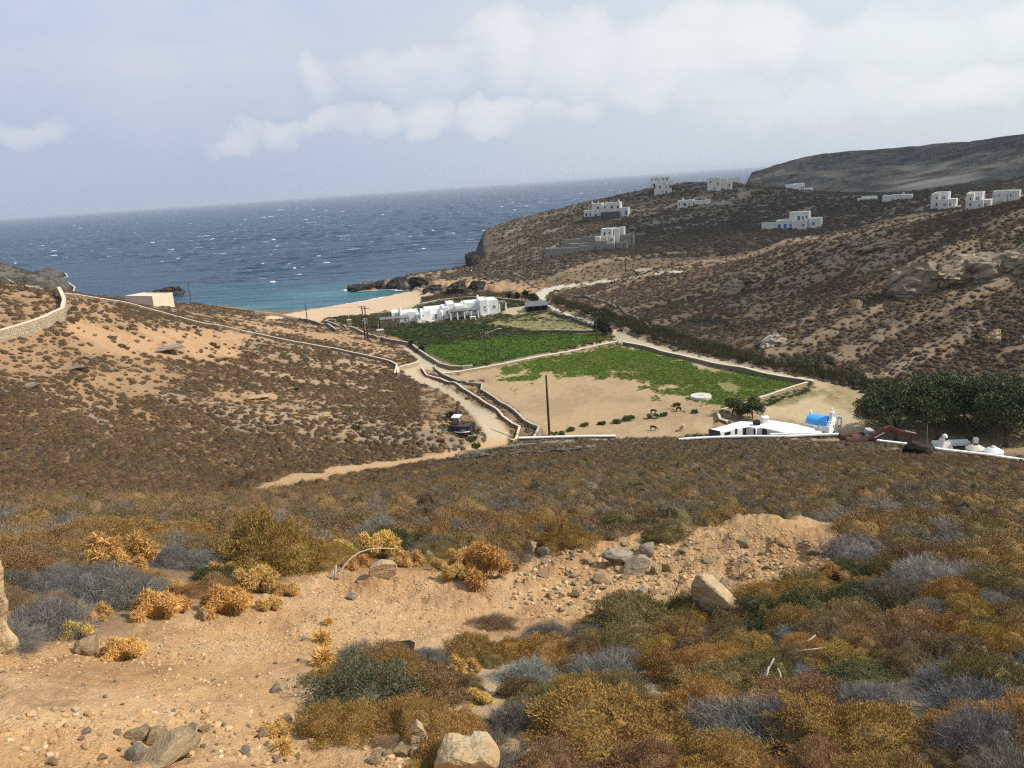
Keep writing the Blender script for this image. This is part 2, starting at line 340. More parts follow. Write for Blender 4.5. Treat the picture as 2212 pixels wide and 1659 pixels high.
# ------------------------------------------------------------------ ground colour (each soil, with the shaded hills toned darker)
def mixc(c, col, m):
    return c + (np.array(col) - c) * m[..., None]
gc = np.empty(GX.shape + (3,))
gc[:] = (.330, .215, .120)
gc = mixc(gc, (.43, .31, .19), sstep(-.1, .6, n_big + .6 * n_mid))
gc = mixc(gc, (.27, .165, .09), sstep(.0, .6, -n_mid + .4 * n_sml) * .7)
gc = mixc(gc, (.33, .195, .105), left_hill * sstep(-.2, .5, n_mid) * .6)
gc = mixc(gc, (.205, .150, .100), right_hill * .68)  # right hill soil darkened to carry its shade
gc = mixc(gc, (.125, .108, .088), house_hill * .9)  # house hill soil darkened and greyed for the cloud shade on it
gc = mixc(gc, (.21, .18, .145), house_hill * sstep(.1, .5, n_mid + .5 * n_sml) * .6)
gc = mixc(gc, (.33, .265, .19), rockm * sstep(-.3, .3, n_sml) * .7 * (1 - .6 * right_hill))
gc = mixc(gc, (.22, .19, .16), rockm * sstep(.1, .5, fbm(U1 * .1, V1 * .9, 3, 91)) * .8)
scrub_far = sstep(450, 620, GR)
gc = mixc(gc, (.105, .096, .084), scrub_far)
gc = mixc(gc, (.040, .039, .036), scrub_far * sstep(-.2, .15, fbm(GX * .07, GY * .07, 6, 96, .85)) * .95)
gc = mixc(gc, (.14, .125, .105), scrub_far * sstep(.15, .5, fbm(GX * .05, GY * .012, 5, 97, .6)) * .7)
gc = mixc(gc, (.27, .24, .20), M['slide'] * sstep(-.35, .25, fbm(GX * .04 + GY * .05, GX * .012 - GY * .01, 4, 99)))
gc = mixc(gc, (.085, .075, .064), shore * sstep(-.45, .15, -n_mid + .5 * n_sml) * (SD > 0))
gc = mixc(gc, (.30, .25, .18), shore * sstep(3.0, 5.5, ZF) * sstep(-.1, .4, n_mid) * .8 * (GY < 395) * (GX > -120))
gc = mixc(gc, (.045, .041, .036), cliff * (1 - M['beach']) * sstep(-.6, .0, n_sml))
headl = sstep(290, 340, GR) * (GA < -.2) * land
gc = mixc(gc, (.13, .115, .095), headl)
gc = mixc(gc, (.055, .052, .042), headl * sstep(-.15, .25, fbm(GX * .09, GY * .09, 5, 181, .65)))
wet = (SD > -1) * (1 - sstep(.5, 1.6, ZF)) * shore
gc = mixc(gc, (.025, .023, .022), wet)
patch2 = sstep(-.46, -.04, n_mid * .65 + n_big * 1.0 + .12)
litter = sstep(9, 14, GR) * (1 - sstep(500, 600, GR)) * np.where(GR > 52, patch2, .9) * (1 - rockm * .7) * (1 - shore) * (1 - headl) * land
gc = mixc(gc, (.125, .088, .054), litter * (.66 - .26 * left_hill))
gc = mixc(gc, (.42, .265, .145), M['bare'] * sstep(-.9, .1, n_sml + .4 * n_mid))
gc = mixc(gc, (.33, .275, .20), M['htrack'] * .7)
gc = mixc(gc, (.40, .285, .165), M['soil'])
gc = mixc(gc, (.30, .21, .125), M['soil'] * sstep(-.1, .5, n_mid + .4 * n_sml) * .7)
gc = mixc(gc, (.14, .16, .05), M['soil'] * M['green1'] * .75)
gc = mixc(gc, (.07, .08, .03), M['green2'])
gc = mixc(gc, (.10, .10, .04), M['garden'])
gc = mixc(gc, (.24, .21, .095), M['meadow'] * .9)
gc = mixc(gc, (.34, .26, .145), M['yard'])
gc = mixc(gc, (.20, .18, .08), M['yard'] * sstep(-.05, .4, n_mid + .5 * n_sml) * .85)
gc = mixc(gc, (.48, .37, .225), M['trail'] * M['yard'] * .9)
gc = mixc(gc, (.43, .355, .235), M['road'])
gc = mixc(gc, (.36, .32, .25), M['road'] * sstep(0, .5, n_mid + .3 * n_sml) * .5)
gc = mixc(gc, (.58, .52, .42), mask(UPROAD, .5, .5))
gc = mixc(gc, (.46, .30, .165), M['track'])
gc = mixc(gc, (.56, .41, .275), M['beach'])
gc = mixc(gc, (.34, .25, .17), M['beach'] * (1 - sstep(.25, .7, ZF)))
gc = mixc(gc, (.465, .285, .140), M['bank'])
gc = mixc(gc, (.54, .365, .205), M['bank'] * sstep(.0, .5, n_sml + .3 * n_fin) * .6)
gc = mixc(gc, (.36, .20, .095), M['bank'] * sstep(.15, .6, -n_sml) * .6)
gc = mixc(gc, (.30, .175, .09), M['bank'] * sstep(.12, .40, ridge_n) * .55)
gc = mixc(gc, (.47, .335, .21), M['bank'] * sstep(.1, .5, n_mid) * sstep(10, 13, GR) * .5)
GC = np.clip(gc, .01, .9)
# ------------------------------------------------------------------ node helpers
def new_mat(name):
    m = bpy.data.materials.new(name); m.use_nodes = True
    nt = m.node_tree; b = nt.nodes['Principled BSDF']
    b.inputs['Roughness'].default_value = .9
    b.inputs['Specular IOR Level'].default_value = .15
    return m, nt, b
def nd(nt, typ, **kw):
    n = nt.nodes.new(typ)
    for k, v in kw.items():
        if k.startswith('i_'):
            key = k[2:]
            n.inputs[int(key) if key.isdigit() else key.replace('_', ' ')].default_value = v
        else: setattr(n, k, v)
    return n
def lk(nt, a, b): nt.links.new(a, b)
def ramp(nt, fac, stops):
    r = nd(nt, 'ShaderNodeValToRGB'); lk(nt, fac, r.inputs[0])
    el = r.color_ramp.elements
    while len(el) < len(stops): el.new(.5)
    for e, (p, c) in zip(el, stops):
        e.position = p; e.color = (*c, 1) if len(c) == 3 else c
    return r.outputs[0]
def math_n(nt, op, a, b=None, clamp=False):
    n = nd(nt, 'ShaderNodeMath', operation=op); n.use_clamp = clamp
    for i, v in enumerate((a, b)):
        if v is None: continue
        if isinstance(v, (int, float)): n.inputs[i].default_value = v
        else: lk(nt, v, n.inputs[i])
    return n.outputs[0]
def mixrgb(nt, fac, a, b, mode='MIX'):
    n = nd(nt, 'ShaderNodeMix', data_type='RGBA', blend_type=mode)
    for idx, v in ((0, fac), (6, a), (7, b)):
        if isinstance(v, (int, float)): n.inputs[idx].default_value = v
        elif isinstance(v, tuple): n.inputs[idx].default_value = (*v, 1) if len(v) == 3 else v
        else: lk(nt, v, n.inputs[idx])
    return n.outputs[2]
def noise(nt, vec, scale, detail=3, rough=.55, dim='3D'):
    n = nd(nt, 'ShaderNodeTexNoise', noise_dimensions=dim)
    n.inputs['Scale'].default_value = scale; n.inputs['Detail'].default_value = detail; n.inputs['Roughness'].default_value = rough
    if vec is not None: lk(nt, vec, n.inputs['Vector'])
    return n.outputs['Fac']
def bumpn(nt, h, strength, dist, bsdf):
    b = nd(nt, 'ShaderNodeBump'); b.inputs['Strength'].default_value = strength; b.inputs['Distance'].default_value = dist
    lk(nt, h, b.inputs['Height']); lk(nt, b.outputs[0], bsdf.inputs['Normal'])
def wpos(nt): return nd(nt, 'ShaderNodeNewGeometry').outputs['Position']
def opos(nt): return nd(nt, 'ShaderNodeTexCoord').outputs['Object']

def tag(o, label=None, cat=None, group=None, kind=None):
    if label: o['label'] = label
    if cat: o['category'] = cat
    if group: o['group'] = group
    if kind: o['kind'] = kind
    return o
def mesh_obj(name, verts, faces, mat, parent=None, smooth=False, link=True):
    me = bpy.data.meshes.new(name)
    me.from_pydata([tuple(v) for v in verts], [], [tuple(f) for f in faces])
    if smooth: me.polygons.foreach_set('use_smooth', [True] * len(me.polygons))
    if mat is not None: me.materials.append(mat)
    me.update()
    o = bpy.data.objects.new(name, me)
    if link: COL.objects.link(o)
    if parent is not None: o.parent = parent
    return o
def quick_mesh(name, V, Fq, mat, link=True, attrs=None, smooth=False):
    """numpy verts (n,3), faces (m,3|4) -> object"""
    V = np.ascontiguousarray(V, np.float32); Fq = np.ascontiguousarray(Fq, np.int32); k = Fq.shape[1]
    me = bpy.data.meshes.new(name)
    me.vertices.add(len(V)); me.vertices.foreach_set('co', V.ravel())
    me.loops.add(Fq.size); me.loops.foreach_set('vertex_index', Fq.ravel())
    me.polygons.add(len(Fq)); me.polygons.foreach_set('loop_start', np.arange(0, Fq.size, k, dtype=np.int32))
    me.polygons.foreach_set('loop_total', np.full(len(Fq), k, np.int32))
    if smooth: me.polygons.foreach_set('use_smooth', np.ones(len(Fq), bool))
    me.update(calc_edges=True)
    for an, (typ, arr) in (attrs or {}).items():
        a = me.attributes.new(an, typ, 'POINT')
        a.data.foreach_set('color' if typ == 'FLOAT_COLOR' else ('vector' if typ == 'FLOAT_VECTOR' else 'value'), np.ascontiguousarray(arr, np.float32).ravel())
    if mat is not None: me.materials.append(mat)
    o = bpy.data.objects.new(name, me)
    if link: COL.objects.link(o)
    return o

# ------------------------------------------------------------------ ground
m_ground, nt, b = new_mat('ground_earth')
att = nd(nt, 'ShaderNodeAttribute', attribute_name='gcol')
P = wpos(nt)
n1 = noise(nt, P, 9.0, 5, .65); n2 = noise(nt, P, 55.0, 3, .6); n3 = noise(nt, P, 1.3, 4, .6)
v = math_n(nt, 'ADD', math_n(nt, 'MULTIPLY', n1, .55), math_n(nt, 'ADD', math_n(nt, 'MULTIPLY', n2, .45), math_n(nt, 'MULTIPLY', n3, .45)))
val = nd(nt, 'ShaderNodeMapRange', i_1=.45, i_2=1.0, i_3=.72, i_4=1.26); lk(nt, v, val.inputs[0])
sc_ = nd(nt, 'ShaderNodeVectorMath', operation='SCALE'); lk(nt, att.outputs['Color'], sc_.inputs[0]); lk(nt, val.outputs[0], sc_.inputs['Scale'])
lk(nt, sc_.outputs[0], b.inputs['Base Color'])
b.inputs['Roughness'].default_value = .95; b.inputs['Specular IOR Level'].default_value = .05
bumpn(nt, math_n(nt, 'ADD', n1, math_n(nt, 'ADD', math_n(nt, 'MULTIPLY', n2, .35), math_n(nt, 'MULTIPLY', noise(nt, P, 24.0, 3, .7), .55))), .75, .075, b)

V = np.stack([GX, GY, ZF], -1).reshape(-1, 3)
idx = np.arange(NA * NS).reshape(NS, NA)
Q = np.stack([idx[:-1, :-1], idx[:-1, 1:], idx[1:, 1:], idx[1:, :-1]], -1).reshape(-1, 4)
reg = np.zeros(GX.shape, np.int8)
reg[(GR > 560) & (SD > 0)] = 4
reg[(M['soil'] > .5) | (M['green2'] > .5)] = 3
reg[M['beach'] > .5] = 2
reg[M['road'] > .5] = 1
reg[(M['track'] > .5)] = 5
fr = reg.ravel()[Q[:, 0]]
drop = (SD.ravel()[Q] < -14).all(1)
for rid, name in ((0, 'hillside'), (1, 'dirt_road'), (2, 'beach'), (3, 'field'), (4, 'far_hills'), (5, 'dirt_track')):
    q = Q[(fr == rid) & ~drop]
    used, inv = np.unique(q.ravel(), return_inverse=True)
    o = quick_mesh(name, V[used], inv.reshape(-1, 4), m_ground, attrs={'gcol': ('FLOAT_COLOR', np.c_[GC.reshape(-1, 3)[used], np.ones(len(used))])})
    o['kind'] = 'structure'

# ------------------------------------------------------------------ sea
na, ns = 1000, 900
a_ = np.linspace(math.radians(-80), math.radians(80), na); s_ = np.linspace(math.log(180), math.log(45000), ns)
A_, S_ = np.meshgrid(a_, s_); R_ = np.exp(S_)
X_ = R_ * np.sin(A_); Y_ = R_ * np.cos(A_)
sd = -poly_sd(COAST_POLY, X_, Y_)
def swell(x, y):
    wx = x + 9 * fbm(x * .012, y * .012, 2, 301); wy = y + 9 * fbm(x * .012, y * .012, 2, 311); z = 0
    for dx, dy, L, a in ((.25, .97, 26, .40), (-.15, .99, 17, .26), (.55, .83, 12, .16), (.05, 1.0, 44, .35)): z = z + a * np.sin((wx * dx + wy * dy) * 6.283 / L)
    return z * (.55 + .9 * vnoise(x * .02, y * .02, 321))
Zs = (swell(X_, Y_) + .55 * fbm(X_ * .16, Y_ * .16, 3, 331)) * sstep(12, 120, sd) * (1 - sstep(2500, 7000, R_))
bay = poly_sd(GP([(560, 692), (650, 676), (780, 651), (892, 629), (880, 622), (700, 628), (520, 645), (400, 640), (380, 662)]), X_, Y_)
idx = np.arange(na * ns).reshape(ns, na)
q = np.stack([idx[:-1, :-1], idx[:-1, 1:], idx[1:, 1:], idx[1:, :-1]], -1).reshape(-1, 4)
q = q[(sd.ravel()[q] > -25).any(1)]
m_sea, nt, b = new_mat('sea_water')
P = wpos(nt)
def scaled(v, sx, sy, sz=1.0, rotz=0.0):
    mp = nd(nt, 'ShaderNodeMapping'); mp.inputs['Scale'].default_value = (sx, sy, sz); mp.inputs['Rotation'].default_value = (0, 0, rotz); lk(nt, v, mp.inputs[0]); return mp.outputs[0]
dep = nd(nt, 'ShaderNodeAttribute', attribute_name='dist').outputs['Fac']
bya = nd(nt, 'ShaderNodeAttribute', attribute_name='bay').outputs['Fac']
big = noise(nt, scaled(P, .0022, .009), 1.0, 4, .6)
deep = ramp(nt, big, [(.35, (.014, .040, .080)), (.65, (.027, .062, .114))])
jit = math_n(nt, 'MULTIPLY', math_n(nt, 'SUBTRACT', noise(nt, scaled(P, .03, .06), 1.0, 4, .6), .5), 22.0)
shal = ramp(nt, math_n(nt, 'DIVIDE', math_n(nt, 'ADD', bya, jit), 60.0, True), [(0.0, (0, 0, 0)), (.95, (1, 1, 1))])
near_s = nd(nt, 'ShaderNodeMapRange', i_1=0.0, i_2=40.0, i_3=1.0, i_4=0.0); lk(nt, dep, near_s.inputs[0])
teal = mixrgb(nt, near_s.outputs[0], (.016, .085, .125), (.050, .185, .19))
colr = mixrgb(nt, shal, deep, teal)
wsp = noise(nt, scaled(P, .028, .16, 1, .12), 1.0, 5, .65)  # light and dark wave faces painted into the water colour
wsc = nd(nt, 'ShaderNodeMapRange', i_1=.34, i_2=.66, i_3=.62, i_4=1.5); lk(nt, wsp, wsc.inputs[0]); wss = nd(nt, 'ShaderNodeVectorMath', operation='SCALE'); lk(nt, colr, wss.inputs[0]); lk(nt, wsc.outputs[0], wss.inputs['Scale']); colr = wss.outputs[0]
# foam: surf line along the shore and scattered white caps
wob = noise(nt, scaled(P, .25, .25), 1.0, 3, .6)
surf = math_n(nt, 'LESS_THAN', math_n(nt, 'ADD', dep, math_n(nt, 'MULTIPLY', math_n(nt, 'SUBTRACT', wob, .5), 3.2)), nd(nt, 'ShaderNodeAttribute', attribute_name='surf').outputs['Fac'])
capn = noise(nt, scaled(P, .05, .22, 1, .12), 1.0, 5, .66)
capg = noise(nt, scaled(P, .004, .008), 1.0, 2, .5)
caps = ramp(nt, math_n(nt, 'ADD', capn, math_n(nt, 'MULTIPLY', capg, .18)), [(.745, (0, 0, 0)), (.775, (1, 1, 1))])
caps = math_n(nt, 'MULTIPLY', caps, nd(nt, 'ShaderNodeAttribute', attribute_name='capw').outputs['Fac'])
fo = math_n(nt, 'MAXIMUM', surf, caps, True)
colr = mixrgb(nt, fo, colr, (.78, .80, .80))
lk(nt, colr, b.inputs['Base Color'])
lk(nt, math_n(nt, 'ADD', math_n(nt, 'MULTIPLY', fo, .5), .32), b.inputs['Roughness'])
b.inputs['Specular IOR Level'].default_value = .16
wv = math_n(nt, 'ADD', noise(nt, scaled(P, .10, .34, 1, .15), 1.0, 4, .6), math_n(nt, 'MULTIPLY', noise(nt, scaled(P, .02, .075, 1, .1), 1.0, 3, .5), 2.2))
bumpn(nt, wv, 1.0, 2.6, b)
surfw = np.where((X_ > -150) & (Y_ < 365), 1.5, np.where(X_ < -150, .6, 2.2)) * np.where(sd < 300, 1, 0)
o = quick_mesh('sea', np.stack([X_, Y_, Zs], -1).reshape(-1, 3), q, m_sea, attrs={'dist': ('FLOAT', sd), 'bay': ('FLOAT', bay + 22), 'surf': ('FLOAT', surfw), 'capw': ('FLOAT', sstep(60, 140, sd))}, smooth=True)
o['kind'] = 'structure'
# breaking crests: ragged low ridges of foam riding on the swell
m_foam, nt_, b_ = new_mat('foam'); b_.inputs['Base Color'].default_value = (.60, .63, .66, 1)
fv_, ff_ = [], []
for k_ in range(210):
    r_ = math.exp(RNG.uniform(math.log(430), math.log(9000))) if k_ < 170 else math.exp(RNG.uniform(math.log(600), math.log(2600))); a0_ = RNG.uniform(-.66, .30)
    x0_, y0_ = r_ * math.sin(a0_), r_ * math.cos(a0_)
    if poly_sd(COAST_POLY, np.array([x0_]), np.array([y0_]))[0] > -45: continue
    wd_ = RNG.uniform(.9, 3.6) * (r_ / 900) ** .6 * (2.4 if RNG.uniform() < .10 else 1); ht_ = RNG.uniform(.18, .5) * (r_ / 900) ** .65; n_ = 9; b0_ = len(fv_); th_ = RNG.normal(0, .2)
    for i_ in range(n_ + 1):
        u_ = i_ / n_ * 2 - 1; e_ = (1 - u_ * u_) * RNG.uniform(.45, 1.0); xx = x0_ + u_ * wd_ * math.cos(th_); yy = y0_ + u_ * wd_ * math.sin(th_) + RNG.normal(0, .3)
        z0_ = float((swell(np.array([xx]), np.array([yy])) * (1 - sstep(2500, 7000, np.array([r_]))))[0]) + .25
        fv_ += [(xx, yy - 1.2 * e_, z0_ - .5), (xx, yy, z0_ + ht_ * e_), (xx, yy + 3.5 * e_, z0_ - .5)]
    for i_ in range(n_):
        q_ = b0_ + i_ * 3; ff_ += [(q_, q_ + 3, q_ + 4, q_ + 1), (q_ + 1, q_ + 4, q_ + 5, q_ + 2)]
o = quick_mesh('whitecaps', np.array(fv_), np.array(ff_), m_foam); o['kind'] = 'stuff'

# ------------------------------------------------------------------ daylight
SUN_AZ, SUN_EL = math.radians(97), math.radians(42)
sd_ = Vector((math.sin(SUN_AZ) * math.cos(SUN_EL), math.cos(SUN_AZ) * math.cos(SUN_EL), math.sin(SUN_EL)))
sl = bpy.data.lights.new('sun', 'SUN'); sl.energy = 5.0; sl.angle = math.radians(.55); sl.color = (1.0, .93, .82)
so = bpy.data.objects.new('sun', sl); COL.objects.link(so); so.rotation_euler = sd_.to_track_quat('Z', 'Y').to_euler(); so.location = sd_ * 200 + Vector((0, 0, 60))
w = bpy.data.worlds.new('World'); scene.world = w; w.use_nodes = True
nt = w.node_tree; bg = nt.nodes['Background']; bg.inputs[1].default_value = .1
sky = nd(nt, 'ShaderNodeTexSky', sky_type='NISHITA'); sky.sun_disc = False
sky.sun_elevation = SUN_EL; sky.sun_rotation = SUN_AZ; sky.altitude = 40; sky.air_density = 1.0; sky.dust_density = 2.2; sky.ozone_density = 1.2
tc = nd(nt, 'ShaderNodeTexCoord').outputs['Generated']
sep = nd(nt, 'ShaderNodeSeparateXYZ'); lk(nt, tc, sep.inputs[0])
zc = math_n(nt, 'ADD', math_n(nt, 'MAXIMUM', sep.outputs[2], 0.0), .09)
cmb = nd(nt, 'ShaderNodeCombineXYZ')
lk(nt, math_n(nt, 'DIVIDE', sep.outputs[0], zc), cmb.inputs[0]); lk(nt, math_n(nt, 'DIVIDE', sep.outputs[1], zc), cmb.inputs[1])
pl = cmb.outputs[0]
def scaled_w(v, s=(7, 7, 30)):
    mp = nd(nt, 'ShaderNodeMapping'); mp.inputs['Scale'].default_value = s; lk(nt, v, mp.inputs[0]); return mp.outputs[0]
# direction to the sun: whiter, warmer air on that side
dt = nd(nt, 'ShaderNodeVectorMath', operation='DOT_PRODUCT'); lk(nt, tc, dt.inputs[0]); dt.inputs[1].default_value = sd_
glow = nd(nt, 'ShaderNodeMapRange', i_1=-.30, i_2=.42, i_3=0.0, i_4=1.0); lk(nt, dt.outputs['Value'], glow.inputs[0])
SKYM = 1.0
veil = mixrgb(nt, glow.outputs[0], (4.7, 5.6, 7.3), (8.0, 8.6, 8.8))
hi_ = nd(nt, 'ShaderNodeMapRange', i_1=.34, i_2=.62, i_3=.90, i_4=.12); hi_.interpolation_type = 'SMOOTHSTEP'; lk(nt, sep.outputs[2], hi_.inputs[0])
bk_ = nd(nt, 'ShaderNodeMapRange', i_1=-.35, i_2=.15, i_3=.25, i_4=1.0); bk_.interpolation_type = 'SMOOTHSTEP'; lk(nt, sep.outputs[1], bk_.inputs[0])
base = mixrgb(nt, math_n(nt, 'MULTIPLY', hi_.outputs[0], bk_.outputs[0]), sky.outputs[0], veil)
upb = nd(nt, 'ShaderNodeMapRange', i_1=.08, i_2=.26, i_3=0.0, i_4=.75); lk(nt, sep.outputs[2], upb.inputs[0])
base = mixrgb(nt, upb.outputs[0], base, mixrgb(nt, glow.outputs[0], (4.6, 5.9, 8.0), (6.3, 7.6, 8.8)))
# high thin cloud sheets
hz = noise(nt, scaled_w(tc, (2.2, 2.2, 9.0)), 1.0, 5, .5)
sheet = ramp(nt, hz, [(.40, (0, 0, 0)), (.68, (1, 1, 1))])
low = nd(nt, 'ShaderNodeMapRange', i_1=.02, i_2=.16, i_3=0.0, i_4=1.0); lk(nt, sep.outputs[2], low.inputs[0])
sheet = math_n(nt, 'MULTIPLY', math_n(nt, 'MULTIPLY', sheet, low.outputs[0]), hi_.outputs[0])
shc = mixrgb(nt, glow.outputs[0], (6.1, 6.25, 7.1), (8.6, 8.8, 8.8))
base = mixrgb(nt, math_n(nt, 'MULTIPLY', sheet, .62), base, shc)
# cumulus banks: bands of puffs, lobed by noise
def cloud(az, el, wa, we, strength, tilt=0.0):
    """soft blob in the sky at a compass bearing / height, ragged by noise"""
    ce = (math.sin(az) * math.cos(el), math.cos(az) * math.cos(el), math.sin(el))
    ea = (math.cos(az), -math.sin(az), 0)
    eu = (-math.sin(az) * math.sin(el), -math.cos(az) * math.sin(el), math.cos(el))
    d1 = nd(nt, 'ShaderNodeVectorMath', operation='DOT_PRODUCT'); lk(nt, wrp, d1.inputs[0]); d1.inputs[1].default_value = ea
    d2 = nd(nt, 'ShaderNodeVectorMath', operation='DOT_PRODUCT'); lk(nt, wrp, d2.inputs[0]); d2.inputs[1].default_value = eu
    u = math_n(nt, 'DIVIDE', math_n(nt, 'SUBTRACT', d1.outputs['Value'], 0.0), wa)
    vv = math_n(nt, 'SUBTRACT', d2.outputs['Value'], 0.0)
    # flat fading base, billowing top
    up = math_n(nt, 'DIVIDE', math_n(nt, 'MAXIMUM', vv, 0.0), we); dn = math_n(nt, 'DIVIDE', math_n(nt, 'MINIMUM', vv, 0.0), we * 1.9)
    r2 = math_n(nt, 'ADD', math_n(nt, 'MULTIPLY', u, u), math_n(nt, 'ADD', math_n(nt, 'MULTIPLY', up, up), math_n(nt, 'MULTIPLY', dn, dn)))
    g = math_n(nt, 'MULTIPLY', math_n(nt, 'SUBTRACT', 1.0, r2, True), strength)
    return g
nv = nd(nt, 'ShaderNodeTexNoise'); nv.inputs['Scale'].default_value = 11; nv.inputs['Detail'].default_value = 6; nv.inputs['Roughness'].default_value = .55; lk(nt, tc, nv.inputs['Vector'])
off = nd(nt, 'ShaderNodeVectorMath', operation='SUBTRACT'); lk(nt, nv.outputs['Color'], off.inputs[0]); off.inputs[1].default_value = (.5, .5, .5)
offs = nd(nt, 'ShaderNodeVectorMath', operation='SCALE'); lk(nt, off.outputs[0], offs.inputs[0]); offs.inputs['Scale'].default_value = .10
wr_ = nd(nt, 'ShaderNodeVectorMath', operation='ADD'); lk(nt, tc, wr_.inputs[0]); lk(nt, offs.outputs[0], wr_.inputs[1]); wrp = wr_.outputs[0]
acc = None
for (px, py, wp, hp, st) in [(1090, 75, 95, 62, 1.0), (1260, 90, 190, 70, .95), (1480, 75, 230, 75, .95), (1640, 60, 160, 62, .9), (900, 140, 200, 45, .6), (1900, 60, 300, 60, .55),
                             (690, 150, 60, 40, .7), (420, 150, 60, 22, .35), (1150, 190, 45, 22, .4), (1400, 185, 120, 26, .65), (1270, 228, 70, 22, .6),
                             (500, 277, 75, 22, .75), (600, 268, 60, 26, .75), (700, 255, 75, 28, .8), (810, 250, 80, 26, .8), (920, 240, 80, 30, .8), (1060, 235, 100, 30, .8), (1180, 240, 80, 22, .5),
                             (40, 277, 90, 24, .6), (1560, 200, 180, 22, .4), (1900, 165, 120, 26, .5), (2080, 165, 180, 34, .7), (2190, 30, 90, 40, .6), (250, 70, 460, 120, .42), (60, 120, 260, 90, .3), (1750, 215, 320, 34, .4), (1250, 160, 260, 30, .35)]:
    a, t = ray(px, py); e = math.atan(t)
    g = cloud(a, e, wp / 1900.0, hp / 1900.0, st)
    acc = g if acc is None else math_n(nt, 'MAXIMUM', acc, g)
fw_ = noise(nt, scaled_w(tc), 1.0, 6, .62)
acc = math_n(nt, 'MULTIPLY', acc, math_n(nt, 'ADD', .30, math_n(nt, 'MULTIPLY', fw_, 1.35)))
cm = ramp(nt, acc, [(.05, (0, 0, 0)), (.45, (.55, .55, .55)), (.95, (1, 1, 1))])
cc = mixrgb(nt, glow.outputs[0], (7.4, 7.5, 8.1), (9.6, 9.7, 9.5))
base = mixrgb(nt, math_n(nt, 'MULTIPLY', cm, .80), base, cc)
# overhead and behind the view: a broken sheet of cloud (lights the ground softly)
lk(nt, base, bg.inputs[0])

# ------------------------------------------------------------------ camera, colour management
cam = bpy.data.cameras.new('camera'); cam.sensor_width = 36; cam.lens = 36 * F / 2212.0; cam.clip_start = .05; cam.clip_end = 100000
co = bpy.data.objects.new('camera', cam); COL.objects.link(co)
co.matrix_world = Matrix(((_R[0], _U[0], -_f[0], 0), (_R[1], _U[1], -_f[1], 0), (_R[2], _U[2], -_f[2], H), (0, 0, 0, 1)))
scene.camera = co
scene.view_settings.view_transform = 'Standard'; scene.view_settings.look = 'None'; scene.view_settings.exposure = 0; scene.view_settings.gamma = 1
scene.cycles.filter_width = 1.2; scene.cycles.use_denoising = False; scene.cycles.max_bounces = 5; scene.cycles.transparent_max_bounces = 6; scene.cycles.volume_bounces = 0
# ------------------------------------------------------------------ plants: meshes of many small blades
def unit(v): return v / (np.linalg.norm(v, axis=-1, keepdims=True) + 1e-9)
def blades(P0, Dv, L, Wd, rng, bend=.25, leaf=False):
    """thin upright triangles (or leaf quads) rooted at P0 along Dv"""
    n = len(P0)
    side = unit(np.cross(Dv, rng.normal(size=(n, 3)))) * Wd[:, None]
    tip = P0 + Dv * L[:, None] + rng.normal(size=(n, 3)) * (L * bend)[:, None]
    if leaf:
        mid = (P0 + tip) / 2
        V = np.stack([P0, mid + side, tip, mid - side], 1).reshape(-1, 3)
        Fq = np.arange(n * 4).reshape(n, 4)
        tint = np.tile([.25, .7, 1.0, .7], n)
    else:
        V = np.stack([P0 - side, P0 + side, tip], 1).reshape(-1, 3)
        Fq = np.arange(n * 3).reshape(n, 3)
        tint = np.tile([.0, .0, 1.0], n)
    return V, Fq, tint
def dome_dirs(n, rng, low=-.12):
    z = rng.uniform(low, 1, n); a = rng.uniform(0, 2 * np.pi, n); r = np.sqrt(np.maximum(0, 1 - z * z))
    return np.stack([r * np.cos(a), r * np.sin(a), z], 1)
def lump(d, seed, amp=.22, fr=2.2):
    return 1 + amp * (fbm(d[:, 0] * fr + seed * 3.1, d[:, 1] * fr + d[:, 2] * 1.7 * fr + seed, 3, seed)) * 1.6 + amp * .75 * fbm(d[:, 0] * fr * 3.4 + seed, d[:, 1] * fr * 3.4 + d[:, 2] * fr * 3.1 - seed, 2, seed + 7)
def core(seed, h, rad, nu=22, nv=8, amp=.22):
    u = np.linspace(0, 2 * np.pi, nu, endpoint=False); v = np.linspace(-.25, np.pi / 2, nv)
    uu, vv = np.meshgrid(u, v)
    d = np.stack([np.cos(vv) * np.cos(uu), np.cos(vv) * np.sin(uu), np.sin(vv)], -1).reshape(-1, 3)
    k = lump(d, seed, amp) * rad
    V = d * k[:, None] * np.array([1, 1, h])
    i = np.arange(nu * nv).reshape(nv, nu)
    q = np.stack([i[:-1], np.roll(i[:-1], -1, 1), np.roll(i[1:], -1, 1), i[1:]], -1).reshape(-1, 4)
    return V, np.r_[q[:, [0, 1, 2]], q[:, [0, 2, 3]]]
def join_tris(parts):
    Vs, Fs, T, Rn = [], [], [], []; o = 0
    for V, Fq, t, r in parts:
        if Fq.shape[1] == 4: Fq = np.r_[Fq[:, [0, 1, 2]], Fq[:, [0, 2, 3]]]
        Vs.append(V); Fs.append(Fq + o); T.append(t); Rn.append(r); o += len(V)
    return np.concatenate(Vs), np.concatenate(Fs), np.concatenate(T), np.concatenate(Rn)
